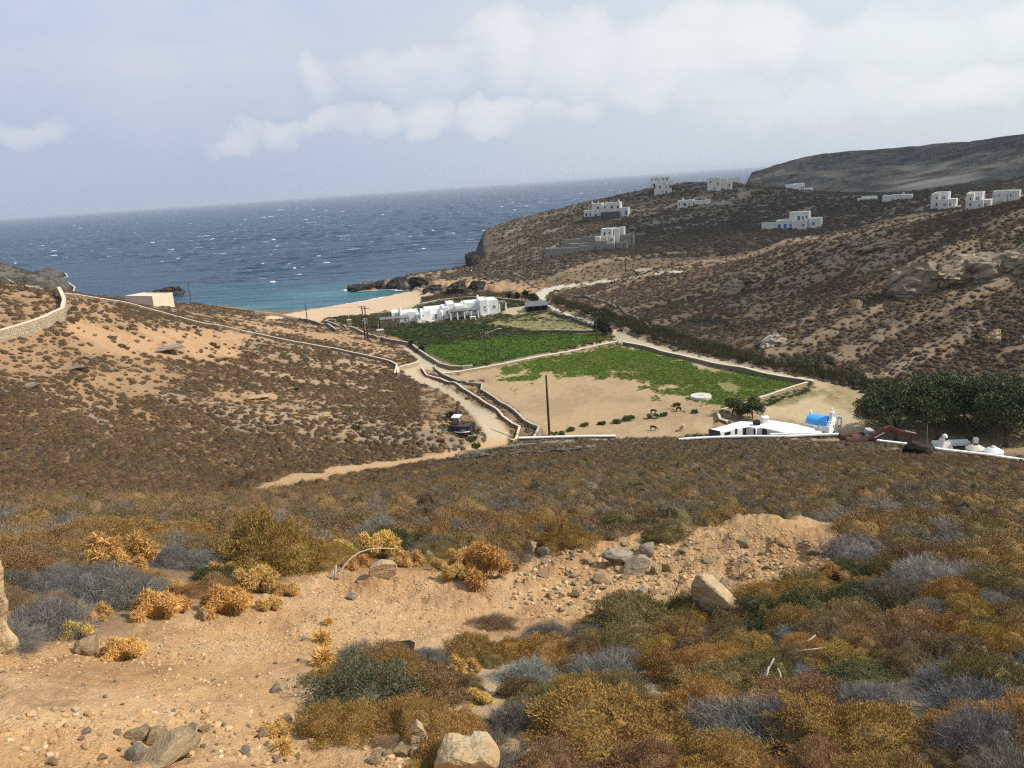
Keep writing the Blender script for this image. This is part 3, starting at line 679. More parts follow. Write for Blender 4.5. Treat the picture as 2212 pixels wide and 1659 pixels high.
def plant_mesh(name, kind, n, seed, mat):
    rng = np.random.default_rng(seed * 101 + 5); parts = []
    def add(V, Fq, tint, per): parts.append((V, Fq, tint, np.repeat(rng.uniform(0, 1, len(V) // per), per)))
    far_ = n < 700
    if kind == 'cushion':                        # dense rounded spiny cushion
        h = rng.uniform(.62, .8)
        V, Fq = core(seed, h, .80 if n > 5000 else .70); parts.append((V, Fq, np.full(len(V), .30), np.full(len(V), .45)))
        d = dome_dirs(n, rng); k = lump(d, seed) * rng.uniform(.76 if n > 5000 else .62, 1.0, n) ** .8
        p = d * k[:, None] * np.array([1, 1, h])
        dv = unit(d * np.array([1, 1, 1 / h]) + rng.normal(size=(n, 3)) * .55 + [0, 0, .25])
        q_ = (1.0, 1.0) if n > 5000 else ((1.5, 1.7) if not far_ else (2.2, 4.0))
        add(*blades(p, dv, rng.uniform(.022, .056, n) * q_[0], rng.uniform(.0048, .0092, n) * q_[1], rng, .3, leaf=not far_), 3 if far_ else 4)
    elif kind == 'twiggy':                       # bare grey twigs
        h = rng.uniform(.62, .8)
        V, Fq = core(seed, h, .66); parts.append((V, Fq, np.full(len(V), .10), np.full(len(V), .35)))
        d = dome_dirs(n, rng, 0.0); k = lump(d, seed, .25) * rng.uniform(.45, .93, n)
        p = d * k[:, None] * np.array([1, 1, h]); dv = unit(d + rng.normal(size=(n, 3)) * .75 + [0, 0, .25])
        add(*blades(p, dv, rng.uniform(.07, .24, n), rng.uniform(.003, .006, n) * (5 if far_ else (1.7 if n < 4000 else 1)), rng, .28), 3)
    elif kind == 'leafy':                        # dark leathery evergreen
        h = rng.uniform(.6, .75)
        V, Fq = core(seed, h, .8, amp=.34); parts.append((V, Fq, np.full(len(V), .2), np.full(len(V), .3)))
        c = dome_dirs(n // 14 + 6, rng); kc = lump(c, seed, .34) * rng.uniform(.84, 1.02, len(c))
        pc = c * kc[:, None] * np.array([1, 1, h])
        j = rng.integers(0, len(c), n); off = rng.normal(size=(n, 3)) * .055
        p = pc[j] + off; dv = unit(off * 14 + c[j] * .8 + [0, 0, .4])
        add(*blades(p, dv, rng.uniform(.03, .06, n) * (2.4 if far_ else 1), rng.uniform(.009, .017, n) * (2.8 if far_ else 1), rng, .2, leaf=True), 4)
    elif kind == 'sprig':                        # tall soft bush of leafy upright stems
        h = rng.uniform(.75, .95); ns_ = max(20, n // 26)
        d = dome_dirs(ns_, rng, .02); k = lump(d, seed, .3)
        root = d * np.array([.25, .25, 0]) ; tip = d * k[:, None] * np.array([1, 1, h])
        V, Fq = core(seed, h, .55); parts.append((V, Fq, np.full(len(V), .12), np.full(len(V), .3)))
        j = rng.integers(0, ns_, n); u = rng.uniform(.35, 1.04, n) ** .7
        p = root[j] * (1 - u[:, None]) + tip[j] * u[:, None] + rng.normal(size=(n, 3)) * .022
        dv = unit(unit(tip - root)[j] + rng.normal(size=(n, 3)) * .6)
        add(*blades(p, dv, rng.uniform(.03, .07, n), rng.uniform(.007, .013, n), rng, .2, leaf=True), 4)
        add(*blades(root, unit(tip - root), np.linalg.norm(tip - root, axis=1), np.full(ns_, .007), rng, .03), 3)
    elif kind == 'thistle':                      # straw coloured globes of dry spiny leaves
        nb = int(rng.integers(11, 18))
        for q in range(nb):
            a = rng.uniform(0, 6.28); rr = rng.uniform(.1, .85) if q else 0
            c = np.array([rr * math.cos(a), rr * math.sin(a), .28 + rng.uniform(.0, .75) * (1 - .6 * rr)]); rad = rng.uniform(.17, .27)
            V, Fq = core(seed + q, 1.0, rad * .62, 12, 7, .1); V = V + c; parts.append((V, Fq, np.full(len(V), .6), np.full(len(V), .4)))
            V2 = V.copy(); V2[:, 2] = 2 * c[2] - V2[:, 2]; parts.append((V2, Fq, np.full(len(V), .5), np.full(len(V), .3)))
            m = n // nb; d = unit(rng.normal(size=(m, 3)))
            p = c + d * rad * rng.uniform(.55, .95, m)[:, None]
            dv = unit(d + rng.normal(size=(m, 3)) * .6)
            add(*blades(p, dv, rng.uniform(.05, .13, m), rng.uniform(.010, .022, m) * (2 if far_ else 1), rng, .3), 3)
            ns_ = 6
            add(*blades(np.array([[c[0] * .4, c[1] * .4, 0]] * ns_), np.tile(unit(c[None] * [.6, .6, 1]), (ns_, 1)), np.full(ns_, np.linalg.norm(c)), np.full(ns_, .012), rng, .08), 3)
    elif kind == 'globe':                        # one lone thistle ball
        d = unit(rng.normal(size=(n, 3))); p = np.array([0, 0, .75]) + d * rng.uniform(.15, .62, n)[:, None]
        add(*blades(p, unit(d + rng.normal(size=(n, 3)) * .35), rng.uniform(.25, .5, n), rng.uniform(.02, .05, n), rng, .25), 3)
    elif kind == 'crop':                         # low leafy field plant
        d = dome_dirs(n, rng, .0); p = d * rng.uniform(.3, .95, n)[:, None] * np.array([1, 1, .55])
        add(*blades(p, unit(d + rng.normal(size=(n, 3)) * .5 + [0, 0, .3]), rng.uniform(.15, .35, n), rng.uniform(.05, .12, n), rng, .2, leaf=True), 4)
    elif kind == 'reed':                         # upright reeds and tall grass
        p = np.c_[rng.normal(size=(n, 2)) * .4, np.zeros(n)]
        add(*blades(p, unit(rng.normal(size=(n, 3)) * .22 + [0, 0, 1]), rng.uniform(.6, 1.25, n), rng.uniform(.025, .05, n), rng, .12), 3)
    V, Fq, T, Rn = join_tris(parts)
    V[:, 2] = np.maximum(V[:, 2], -.15)
    return quick_mesh(name, V, Fq, mat, link=False, attrs={'tint': ('FLOAT', T), 'rnd': ('FLOAT', Rn)})

def plant_mat(name, inner, src):
    """inner: twig colour; leaf colour comes from the object colour ('obj') or the scatter point ('inst')"""
    m, nt, b = new_mat(name)
    if src == 'obj': colr = nd(nt, 'ShaderNodeObjectInfo').outputs['Color']
    else: colr = nd(nt, 'ShaderNodeAttribute', attribute_name='col', attribute_type='INSTANCER').outputs['Color']
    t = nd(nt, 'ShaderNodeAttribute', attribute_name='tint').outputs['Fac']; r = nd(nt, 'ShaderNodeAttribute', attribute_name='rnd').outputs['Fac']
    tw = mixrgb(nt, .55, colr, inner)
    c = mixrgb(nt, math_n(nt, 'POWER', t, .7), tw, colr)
    # patches of older and fresher growth, wider than a leaf
    pt = noise(nt, nd(nt, 'ShaderNodeTexCoord').outputs['Object'], 2.6, 3, .6)
    k = math_n(nt, 'ADD', math_n(nt, 'MULTIPLY', r, .75), math_n(nt, 'ADD', .22, math_n(nt, 'MULTIPLY', pt, .80)))
    s = nd(nt, 'ShaderNodeVectorMath', operation='SCALE'); lk(nt, c, s.inputs[0]); lk(nt, k, s.inputs['Scale'])
    lk(nt, s.outputs[0], b.inputs['Base Color']); b.inputs['Roughness'].default_value = .8; b.inputs['Specular IOR Level'].default_value = .1
    return m
mp_obj = plant_mat('plant_near', (.11, .085, .06), 'obj')
mp_inst = plant_mat('plant_scatter', (.10, .08, .058), 'inst')

PROTO = {}
def proto(kind, lod, k):
    key = (kind, lod, k)
    if key not in PROTO:
        n = {'hi': {'cushion': 30000, 'twiggy': 15000, 'leafy': 12000, 'sprig': 14000, 'thistle': 9000, 'globe': 900},
             'mid': {'cushion': 4500, 'twiggy': 3500, 'leafy': 2200, 'sprig': 2500, 'thistle': 900, 'globe': 200}}[lod][kind]
        PROTO[key] = plant_mesh(f'{kind}_{lod}_{k}', kind, n, k * 7 + {'cushion': 1, 'twiggy': 2, 'leafy': 3, 'sprig': 4, 'thistle': 5, 'globe': 6}[kind], mp_obj).data
    return PROTO[key]

OCC = []          # discs already taken by placed plants (x, y, r)
def place_plant(name, kind, x, y, sx, sy, sz, col, lod, rz=None, sink=.04):
    o = bpy.data.objects.new(name, proto(kind, lod, random.randrange(4)))
    COL.objects.link(o)
    r = max(sx, sy) * .8
    zz = float(min(zat(x, y), zat(x + r * .6, y), zat(x - r * .6, y), zat(x, y - r * .6), zat(x, y + r * .6)))
    o.location = (x, y, .5 * (zz + float(zat(x, y))) - sink); o.scale = (sx, sy, sz)
    o.rotation_euler = (0, 0, random.uniform(0, 6.28) if rz is None else rz)
    o.color = (*col, 1)
    OCC.append((x, y, max(sx, sy) * (1.7 if kind in ('thistle', 'globe') else 1.0)))
    return o
GOLD, RUST, BROWN, OLIVE = (.33, .195, .055), (.27, .160, .070), (.205, .135, .068), (.215, .160, .060)
GREY, SILVER, TWIG = (.205, .205, .19), (.30, .30, .275), (.18, .158, .13)
GREEN, DKGREEN, SAGE = (.095, .10, .034), (.062, .072, .026), (.125, .13, .072)
STRAW, STRAW2 = (.78, .50, .155), (.68, .385, .115)
def vary(c, a=.15):
    k = 1 + random.uniform(-a, a); return tuple(max(.01, v * k * (1 + random.uniform(-.06, .06))) for v in c)
def hero(name, kind, px, py, wpx, col, label, hgt=.8, asp=1.0, rz=0.0, lod='hi', group=None, cat=None):
    """a plant whose foot is seen at px, py and which looks wpx wide there"""
    p = G(px, py); d = math.sqrt(p.x ** 2 + p.y ** 2 + (H - p.z) ** 2)
    r = wpx * d / F / 2
    a = math.atan2(p.x, p.y)
    o = place_plant(name, kind, p.x + math.sin(a) * r * asp * .7, p.y + math.cos(a) * r * asp * .7, r, r * asp, r * hgt, vary(col, .06), lod, rz - a)
    return tag(o, label, cat or name.split('_')[-1], group)
HB = [
 ('brown_shrub', 'cushion', 590, 1245, 205, GOLD, 'largest golden brown cushion shrub, rising behind the straw thistles by the bare earth', 1.5, .9),
 ('brown_shrub', 'cushion', 690, 1235, 150, GOLD, 'golden shoulder growing out of the right flank of the largest cushion shrub', .8, .9),
 ('brown_shrub', 'cushion', 1220, 1190, 132, GOLD, 'round golden dome shrub alone on the top edge of the bare bank', 1.15, .9),
 ('brown_shrub', 'cushion', 940, 1207, 92, OLIVE, 'small golden dome shrub between the dark evergreen and the round dome on the bank edge', 1.0, .9),
 ('green_shrub', 'leafy', 1330, 1160, 105, GREEN, 'dark green leafy bush touching the right side of the round golden dome', .9, .9),
 ('brown_shrub', 'cushion', 1435, 1172, 120, OLIVE, 'low golden cushion right of the dark green bush at the bank edge', .75, .9),
 ('green_shrub', 'leafy', 845, 1190, 130, DKGREEN, 'dark green evergreen bush behind the curved dry stalk', .75, 1.0),
 ('green_shrub', 'leafy', 455, 1270, 120, DKGREEN, 'dark green bush hemmed in by straw thistle globes left of the bare earth', .9, .9),
 ('brown_shrub', 'cushion', 1160, 1440, 205, GOLD, 'low golden cushion with a smooth domed top in the middle of the lower scrub', .7, .8),
 ('brown_shrub', 'cushion', 1385, 1370, 225, OLIVE, 'wide olive and gold shrub just below the slab boulder', .8, .8),
 ('green_shrub', 'leafy', 1290, 1400, 110, OLIVE, 'olive green tuft on the left side of the wide shrub below the slab boulder', .7, .8),
 ('grey_shrub', 'twiggy', 1130, 1490, 190, SILVER, 'silver grey twig bush in front of the smooth golden cushion', .75, .8),
 ('grey_shrub', 'twiggy', 1310, 1500, 250, GREY, 'wide grey bush of bare curving twigs in the middle of the lower scrub', .7, .8),
 ('grey_shrub', 'sprig', 770, 1545, 250, SAGE, 'tall grey green bush leaning over the bare earth at the lower middle', .95, .8),
 ('green_shrub', 'sprig', 700, 1560, 120, SAGE, 'small sage tuft at the left foot of the tall grey green bush', .7, .8),
 ('brown_shrub', 'sprig', 920, 1530, 165, RUST, 'rust red bush pressed against the right side of the tall grey green bush', 1.0, .8),
 ('brown_shrub', 'cushion', 1330, 1650, 400, GOLD, 'broad golden brown shrub filling the bottom edge right of the rock pile', .75, .8),
 ('grey_shrub', 'twiggy', 1110, 1610, 220, TWIG, 'dark grey twiggy bush overhanging the rock pile at the bottom edge', .85, .8),
 ('grey_shrub', 'twiggy', 1640, 1655, 330, GREY, 'big grey twig bush at the bottom edge between two golden shrubs', .8, .8),
 ('brown_shrub', 'cushion', 1830, 1655, 330, GOLD, 'big rounded golden shrub at the bottom edge on the right', .85, .8),
 ('brown_shrub', 'cushion', 1540, 1520, 250, OLIVE, 'olive gold shrub spreading above the big grey twig bush', .65, .8),
 ('brown_shrub', 'sprig', 1740, 1560, 220, RUST, 'rust red leafy shrub below the dark green mat of leaves', .7, .8),
 ('green_shrub', 'leafy', 1880, 1500, 170, GREEN, 'fresh green mat of small leaves in the lower right scrub', .6, .9),
 ('green_shrub', 'leafy', 1640, 1360, 150, DKGREEN, 'dark evergreen bush nearest the foot of the slab boulder', .8, .9),
 ('green_shrub', 'leafy', 1750, 1330, 150, GREEN, 'bright dark green bush in the evergreen clump right of the slab boulder', .85, .9),
 ('green_shrub', 'leafy', 1860, 1330, 150, DKGREEN, 'broad dark evergreen bush on the right of the evergreen clump', .8, .9),
 ('green_shrub', 'leafy', 1835, 1260, 110, DKGREEN, 'dark evergreen bush at the right end of the bare bank', .8, .9),
 ('green_shrub', 'leafy', 1950, 1330, 120, GREEN, 'olive dark bush behind the dead white sticks', .8, .9),
 ('grey_shrub', 'twiggy', 90, 1385, 190, GREY, 'grey twig bush in shade beside the pale rock pillar', .95, .9),
 ('grey_shrub', 'twiggy', 120, 1290, 150, GREY, 'blue grey bush behind the shaded one by the rock pillar', .9, .9),
 ('grey_shrub', 'twiggy', 250, 1320, 210, GREY, 'rounded blue grey bush with thistle globes along its front', .9, .9),
 ('grey_shrub', 'twiggy', 360, 1230, 150, GREY, 'blue grey bush in front of the largest golden cushion', .75, .9),
 ('grey_shrub', 'twiggy', 430, 1235, 120, GREY, 'shaded grey bush against the left foot of the largest golden cushion', .85, .9),
 ('brown_shrub', 'sprig', 40, 1255, 130, RUST, 'rust shrub standing above the pale rock pillar', 1.0, .9),
 ('brown_shrub', 'cushion', 130, 1190, 170, RUST, 'rust brown shrub on the left above the blue grey bushes', .75, .9),
 ('brown_shrub', 'cushion', 240, 1185, 200, GOLD, 'wide flat golden shrub left of the largest cushion', .7, .9),
 ('brown_shrub', 'cushion', 395, 1170, 140, GOLD, 'golden mound at the upper left of the largest cushion', .7, .9),
 ('brown_shrub', 'cushion', 1600, 1360, 150, RUST, 'russet shrub in front of the slab boulder', .8, .9),
 ('brown_shrub', 'cushion', 1630, 1425, 130, GOLD, 'small rust gold dome below the dark evergreens', .8, .9),
 ('brown_shrub', 'sprig', 1740, 1275, 120, OLIVE, 'tawny shrub with straw flecks at the lower right rim of the bare bank', .8, .9),
 ('brown_shrub', 'cushion', 830, 1645, 150, BROWN, 'low dry tuft among the stones at the bottom edge', .45, .8),
 ('brown_shrub', 'twiggy', 1060, 1365, 120, BROWN, 'reddish dry tuft at the lower edge of the bare earth', .6, .8),
]
for (nm, kd, px, py, wp, col, lab, hg, asp) in HB:
    hero(nm, kd, px, py, wp, col, lab, hg, asp)
TH = [(265, 1430, 78, 'large thistle clump beside the pale stone at the edge of the bare earth'), (200, 1345, 55, 'thistle globes halfway along the front of the grey bushes'), (165, 1385, 60, 'thistle clump nearest the pale rock pillar'),
      (340, 1345, 85, 'tall thistle clump right of the rounded blue grey bush'), (385, 1330, 60, 'thistle clump leaning on the tall one right of the blue grey bush'), (370, 1285, 50, 'upper thistle clump above the tall one by the grey bush'), (490, 1335, 95, 'wide low thistle clump on the bare earth edge below the dark green bush'),
      (585, 1325, 55, 'thistle clump at the lower right end of the wide low one'), (560, 1285, 90, 'tall bright thistle clump in front of the largest golden cushion'), (615, 1290, 55, 'thistle clump at the right foot of the largest golden cushion'), (480, 1250, 55, 'thistle clump between the grey bush and the largest cushion'),
      (260, 1240, 110, 'pale thistle bed in front of the wide flat golden shrub'), (205, 1235, 60, 'small thistle bed at the left end of the pale one'), (1045, 1275, 110, 'large orange thistle clump sprawling on the bare earth left of the round dome'), (1000, 1225, 60, 'upper thistle clump on top of the large orange one'),
      (985, 1265, 60, 'thistle clump left of the large orange one'), (945, 1235, 44, 'small thistle clump by the grey stone on the bank edge'), (880, 1225, 60, 'thistle clump right of the pale square block'), (825, 1215, 90, 'thistle clump behind the pale square block'), (765, 1230, 60, 'thistle clump left of the pale square block'), (735, 1210, 60, 'thistle clump at the root of the curved dry stalk'),
      (1030, 1530, 60, 'yellow thistle clump on the right of the rust bush'), (985, 1570, 45, 'yellow thistle tuft at the foot of the rust bush'), (1000, 1460, 60, 'faded thistle tuft by the dark burnt stone'), (1650, 1400, 40, 'yellow thistle tuft below the slab boulder'), (600, 1600, 62, 'thistle clump alone on the bare earth left of the tall grey green bush'), (1800, 1260, 60, 'straw thistle patch below the right end of the bare bank')]
for px, py, wp, lab in TH:
    hero('dry_thistle', 'thistle', px, py, wp * 1.3, random.choice([STRAW, STRAW, STRAW2]), lab, random.uniform(.9, 1.15), 1.0, cat='thistle')
for px, py, wp, lab in [(698, 1400, 40, 'upper of two thistle balls lying on the bare earth'), (700, 1442, 46, 'lower of two thistle balls lying on the bare earth'), (612, 1655 - 20, 42, 'thistle ball under the lone clump near the bottom edge'), (118, 1278, 26, 'single thistle ball on top of the blue grey bush by the pillar'), (710, 1352, 22, 'tiny dry tuft above the two thistle balls')]:
    hero('dry_thistle', 'globe', px, py, wp * 1.35, STRAW, lab, 1.0, 1.0, cat='thistle')

# --------------------------------------------------------------- the scrub: random positions over the slopes
def pick(r, x, y, az):
    """species and colour of a wild shrub by where it grows"""
    u = random.random(); g = float(vnoise(np.array([x * .12]), np.array([y * .12]), 61)[0])
    if r < 70 and not (az < -.14 and r > 52):
        if r < 26: w_ = (.56, .29, .11, .04)
        else: w_ = (.52, .31, .15, .02)
    else: w_ = (.62, .28, .10, 0)
    g2 = u + (g - .5) * .5
    if g2 < w_[0]: return 'cushion'
    if g2 < w_[0] + w_[1]: return 'twiggy'
    if g2 < w_[0] + w_[1] + w_[2]: return 'leafy'
    return 'sprig'
def cand(r0, r1, a0, a1, cell):
    n = int((a1 - a0) * (r1 * r1 - r0 * r0) / 2 / (cell * cell))
    r = np.sqrt(RNG.uniform(r0 * r0, r1 * r1, n)); a = RNG.uniform(a0, a1, n)
    return np.stack([r * np.sin(a), r * np.cos(a)], 1)
def gridval(Gd, x, y):
    a = np.arctan2(x, y); s = .5 * np.log(x * x + y * y)
    return bilerp(Gd, AZ[0], AZ[-1], S[0], S[-1], a, s)
DENS = np.ones(GX.shape)
DENS *= 1 - np.clip(SMOOTH * 1.6, 0, 1)
DENS *= 1 - np.clip(M['bank'] * 1.8, 0, 1)
DENS *= 1 - M['bare'] * .93
DENS *= 1 - np.clip(shore * 1.5, 0, 1)
DENS *= 1 - M['htrack'] * .9
DENS *= np.where(GR > 62, 1 - rockm * .55, 1)
patch = sstep(-.46, -.04, n_mid * .65 + n_big * 1.0 + .12)
DENS *= np.where((left_hill > .5) | ((GR > 52) & (GA < -.14)), .26 + .74 * patch, 1)
DENS *= np.where(right_hill > .5, .6 + .4 * patch, 1)
DENS *= np.where(house_hill > .5, .45 + .55 * patch, 1)
DENS *= np.where((GR < 110) & ~((GR > 52) & (GA < -.14)), .70 + .30 * sstep(-.42, -.05, n_mid), 1)
DENS *= (SD > 2)
# thin the scrub to a poisson-like spacing
def spaced(pts, rad):
    cell = {}; keep = []
    for i in range(len(pts)):
        x, y = pts[i]; r = rad[i]; c = (int(x // 1.2), int(y // 1.2)); ok = True
        for ix in (-1, 0, 1):
            for iy in (-1, 0, 1):
                for j in cell.get((c[0] + ix, c[1] + iy), ()):
                    dx = pts[j][0] - x; dy = pts[j][1] - y
                    if dx * dx + dy * dy < (.50 * (rad[j] + r)) ** 2: ok = False; break
                if not ok: break
            if not ok: break
        if ok: keep.append(i); cell.setdefault(c, []).append(i)
    return keep
near_pts = np.concatenate([cand(4.8, 16, -.80, .80, .20), cand(16, 34, -.76, .76, .30), cand(34, 112, -.72, .72, .50)])
nr = np.hypot(near_pts[:, 0], near_pts[:, 1])
near_rad = RNG.uniform(.20, .52, len(near_pts)) * np.where(nr < 11, .72, 1.0) * np.where(nr > 50, 1.2, 1)
k = RNG.uniform(0, 1, len(near_pts)) < gridval(DENS, near_pts[:, 0], near_pts[:, 1])
near_pts = near_pts[k]; near_rad = near_rad[k]
occ = np.array(OCC)
d2 = np.hypot(near_pts[:, None, 0] - occ[None, :, 0], near_pts[:, None, 1] - occ[None, :, 1]) - occ[None, :, 2] * .8
k = d2.min(1) > near_rad * .30
near_pts = near_pts[k]; near_rad = near_rad[k]
order = np.argsort(-near_rad)
near_pts = near_pts[order]; near_rad = near_rad[order]
kp = spaced(near_pts, near_rad); near_pts = near_pts[kp]; near_rad = near_rad[kp]
order = np.argsort(np.hypot(near_pts[:, 0], near_pts[:, 1])); near_pts = near_pts[order]; near_rad = near_rad[order]

SPEC = {'cushion': ['cushion'], 'twiggy': ['twiggy'], 'leafy': ['leafy'], 'sprig': ['sprig']}
SC = {k: ([], [], []) for k in ('scrub_near', 'scrub_far')}      # points, scale+rot+kind, colour
count = {'brown_shrub': 42, 'grey_shrub': 20, 'green_shrub': 20}
def colour_for(kind, r, az, x, y):
    u = random.random()
    if kind == 'cushion':
        if r < 80 and az > -.4 or r < 40: c = GOLD if u < .46 else (RUST if u < .55 else (BROWN if u < .82 else OLIVE))
        else: c = BROWN if u < .65 else (OLIVE if u < .80 else (.19, .12, .06))
    elif kind == 'twiggy': c = GREY if u < .35 else (TWIG if u < .85 else SILVER)
    elif kind == 'leafy': c = (GREEN if u < .45 else DKGREEN) if r < 60 else ((.085, .080, .040) if u < .7 else GREEN)
    else: c = RUST if u < .4 else (OLIVE if u < .75 else SAGE)
    k = 1.0
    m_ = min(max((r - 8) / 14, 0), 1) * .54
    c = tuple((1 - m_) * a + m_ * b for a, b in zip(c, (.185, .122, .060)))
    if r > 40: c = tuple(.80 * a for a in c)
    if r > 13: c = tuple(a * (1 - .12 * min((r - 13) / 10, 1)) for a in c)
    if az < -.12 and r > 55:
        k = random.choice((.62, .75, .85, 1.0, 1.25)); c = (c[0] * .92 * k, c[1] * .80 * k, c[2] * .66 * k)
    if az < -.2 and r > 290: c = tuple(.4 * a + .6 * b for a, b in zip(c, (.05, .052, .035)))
    if az > .05 and r > 135: c = tuple(a * b for a, b in zip(c, (.78, .72, .80)))  # right hill scrub colour lowered for its shade too
    if r > 285 and az > -.1: c = tuple(.5 * a + .5 * b for a, b in zip(c, (.085, .080, .066)))  # house hill scrub greyed and dimmed for the cloud shade
    return vary(c, .18)
def zone_of(px, py, x, y, r):
    if py > 1480: return 'the bottom right corner' if px > 1500 else 'the rock pile at the bottom'
    if py > 1330 and px > 1000: return 'the lower scrub below the slab boulder'
    if px > 1850 and py > 1150: return 'the right end of the bare bank'
    if px < 520 and py > 1090: return 'the grey bushes on the left'
    if py > 1110: return 'the top edge of the bare bank'
    if py > 1040: return 'the mid slope beyond the bare bank'
    return 'the far slope above the white walls'
def project(x, y, z):
    v = np.array([x, y, z - H]); dz_ = v @ _f
    return 1106 + F * (v @ _R) / dz_, 829.5 - F * (v @ _U) / dz_
for (x, y), rad in zip(near_pts, near_rad):
    r = math.hypot(x, y); az = math.atan2(x, y)
    kind = pick(r, x, y, az)
    col = colour_for(kind, r, az, x, y)
    nm = {'cushion': 'brown_shrub', 'twiggy': 'grey_shrub', 'leafy': 'green_shrub', 'sprig': 'brown_shrub'}[kind]
    z = float(zat(x, y)); px, py = project(x, y, z)
    seen = -20 < px < 2232 and 880 < py < 1720
    hz = random.uniform(.78, 1.15) * (1.1 if kind != 'twiggy' else .95)
    if seen and r < 34 and count[nm] < 298:
        count[nm] += 1
        o = place_plant(nm, kind, x, y, rad * random.uniform(.9, 1.2), rad * random.uniform(.9, 1.1), rad * hz, col, 'hi' if r < 12.5 else 'mid')
        size = 'small' if rad < .28 else ('wide' if rad > .42 else 'rounded')
        tone = {'brown_shrub': 'brown', 'grey_shrub': 'grey twiggy', 'green_shrub': 'dark green leafy'}[nm]
        if nm == 'brown_shrub': tone = 'golden' if col[0] > .26 else ('rust' if kind == 'sprig' else 'dull brown')
        lab = f'{size} {tone} wild shrub by {zone_of(px, py, x, y, r)}'
        tag(o, lab, 'shrub', lab)
    else:
        p_, a_s, c_ = SC['scrub_near' if r < 60 else 'scrub_far']
        ki = {'cushion': 0, 'twiggy': 3, 'leafy': 6, 'sprig': 0}[kind] + random.randrange(3)
        p_.append((x, y, z - .05)); a_s.append((rad * random.uniform(.9, 1.2), rad, rad * hz, random.uniform(0, 6.28), ki)); c_.append(col)
# farther slopes
far_pts = np.concatenate([cand(52, 175, -.86, -.12, .52), cand(175, 300, -.86, -.05, .85), cand(112, 160, -.15, .86, .9), cand(140, 270, .05, .90, .66), cand(270, 420, -.12, .90, 1.35), cand(420, 600, -.05, .90, 2.1), cand(300, 640, -.86, -.36, 2.4)])
rr = np.hypot(far_pts[:, 0], far_pts[:, 1])
k = RNG.uniform(0, 1, len(far_pts)) < gridval(DENS, far_pts[:, 0], far_pts[:, 1])
far_pts = far_pts[k]; rr = rr[k]
zf = zat(far_pts[:, 0], far_pts[:, 1])
for (x, y), r, z in zip(far_pts, rr, zf):
    az = math.atan2(x, y)
    kind = pick(r, x, y, az); col = colour_for(kind, r, az, x, y)
    rad = (.22 + .55 * random.random() ** 1.6) if r < 300 else random.uniform(.5, 1.3)
    if r < 130: rad *= .85
    p_, a_s, c_ = SC['scrub_far']
    ki = {'cushion': 0, 'twiggy': 3, 'leafy': 6, 'sprig': 0}[kind] + random.randrange(3)
    p_.append((x, y, z - .05)); a_s.append((rad * random.uniform(.9, 1.4), rad, rad * random.uniform(.75, 1.15), random.uniform(0, 6.28), ki)); c_.append(col)

def scatter(name, pts, srk, cols, protos, extra=None):
    """one ground-cover object: points that carry size, turn, kind and colour"""
    pc = bpy.data.collections.new('kinds_of_' + name)
    for i, o in enumerate(protos):
        c = bpy.data.objects.new(f'k{i:02d}_{name}', o.data); pc.objects.link(c)
    me = bpy.data.meshes.new(name); n = len(pts)
    me.vertices.add(n); me.vertices.foreach_set('co', np.asarray(pts, np.float32).ravel())
    srk = np.asarray(srk, np.float32)
    for an, typ, arr, f in (('scl', 'FLOAT_VECTOR', srk[:, :3], 'vector'), ('turn', 'FLOAT', srk[:, 3], 'value'), ('kidx', 'INT', srk[:, 4].astype(np.int32), 'value'), ('col', 'FLOAT_COLOR', np.c_[np.asarray(cols), np.ones(n)].astype(np.float32), 'color')):
        a = me.attributes.new(an, typ, 'POINT'); a.data.foreach_set(f, np.ascontiguousarray(arr).ravel())
    o = bpy.data.objects.new(name, me); COL.objects.link(o); o['kind'] = 'stuff'
    ng = bpy.data.node_groups.new('scatter_' + name, 'GeometryNodeTree')
    ng.interface.new_socket('Geometry', in_out='INPUT', socket_type='NodeSocketGeometry'); ng.interface.new_socket('Geometry', in_out='OUTPUT', socket_type='NodeSocketGeometry')
    gi = ng.nodes.new('NodeGroupInput'); go = ng.nodes.new('NodeGroupOutput')
    ci = ng.nodes.new('GeometryNodeCollectionInfo'); ci.inputs['Collection'].default_value = pc; ci.inputs['Separate Children'].default_value = True; ci.inputs['Reset Children'].default_value = True
    ip = ng.nodes.new('GeometryNodeInstanceOnPoints'); ip.inputs['Pick Instance'].default_value = True
    def na_(nm, dt):
        q = ng.nodes.new('GeometryNodeInputNamedAttribute'); q.data_type = dt; q.inputs['Name'].default_value = nm
        return q.outputs[0]
    cx = ng.nodes.new('ShaderNodeCombineXYZ'); ng.links.new(na_('turn', 'FLOAT'), cx.inputs[2])
    ng.links.new(gi.outputs[0], ip.inputs['Points']); ng.links.new(ci.outputs[0], ip.inputs['Instance'])
    ng.links.new(na_('kidx', 'INT'), ip.inputs['Instance Index']); ng.links.new(cx.outputs[0], ip.inputs['Rotation']); ng.links.new(na_('scl', 'FLOAT_VECTOR'), ip.inputs['Scale'])
    ng.links.new(ip.outputs[0], go.inputs[0])
    md = o.modifiers.new('scatter', 'NODES'); md.node_group = ng
    return o
KN = [plant_mesh(f'scrub_{k}_{i}', k, n, 40 + i + j * 5, mp_inst) for j, (k, n) in enumerate((('cushion', 1500), ('twiggy', 900), ('leafy', 1200))) for i in range(3)]
KF = [plant_mesh(f'scrubf_{k}_{i}', k, n, 70 + i + j * 5, mp_inst) for j, (k, n) in enumerate((('cushion', 230), ('twiggy', 130), ('leafy', 150))) for i in range(3)]
scatter('low_scrub', *SC['scrub_near'], KN); scatter('hillside_scrub', *SC['scrub_far'], KF)
print('plants', count, len(SC['scrub_near'][0]), len(SC['scrub_far'][0]))
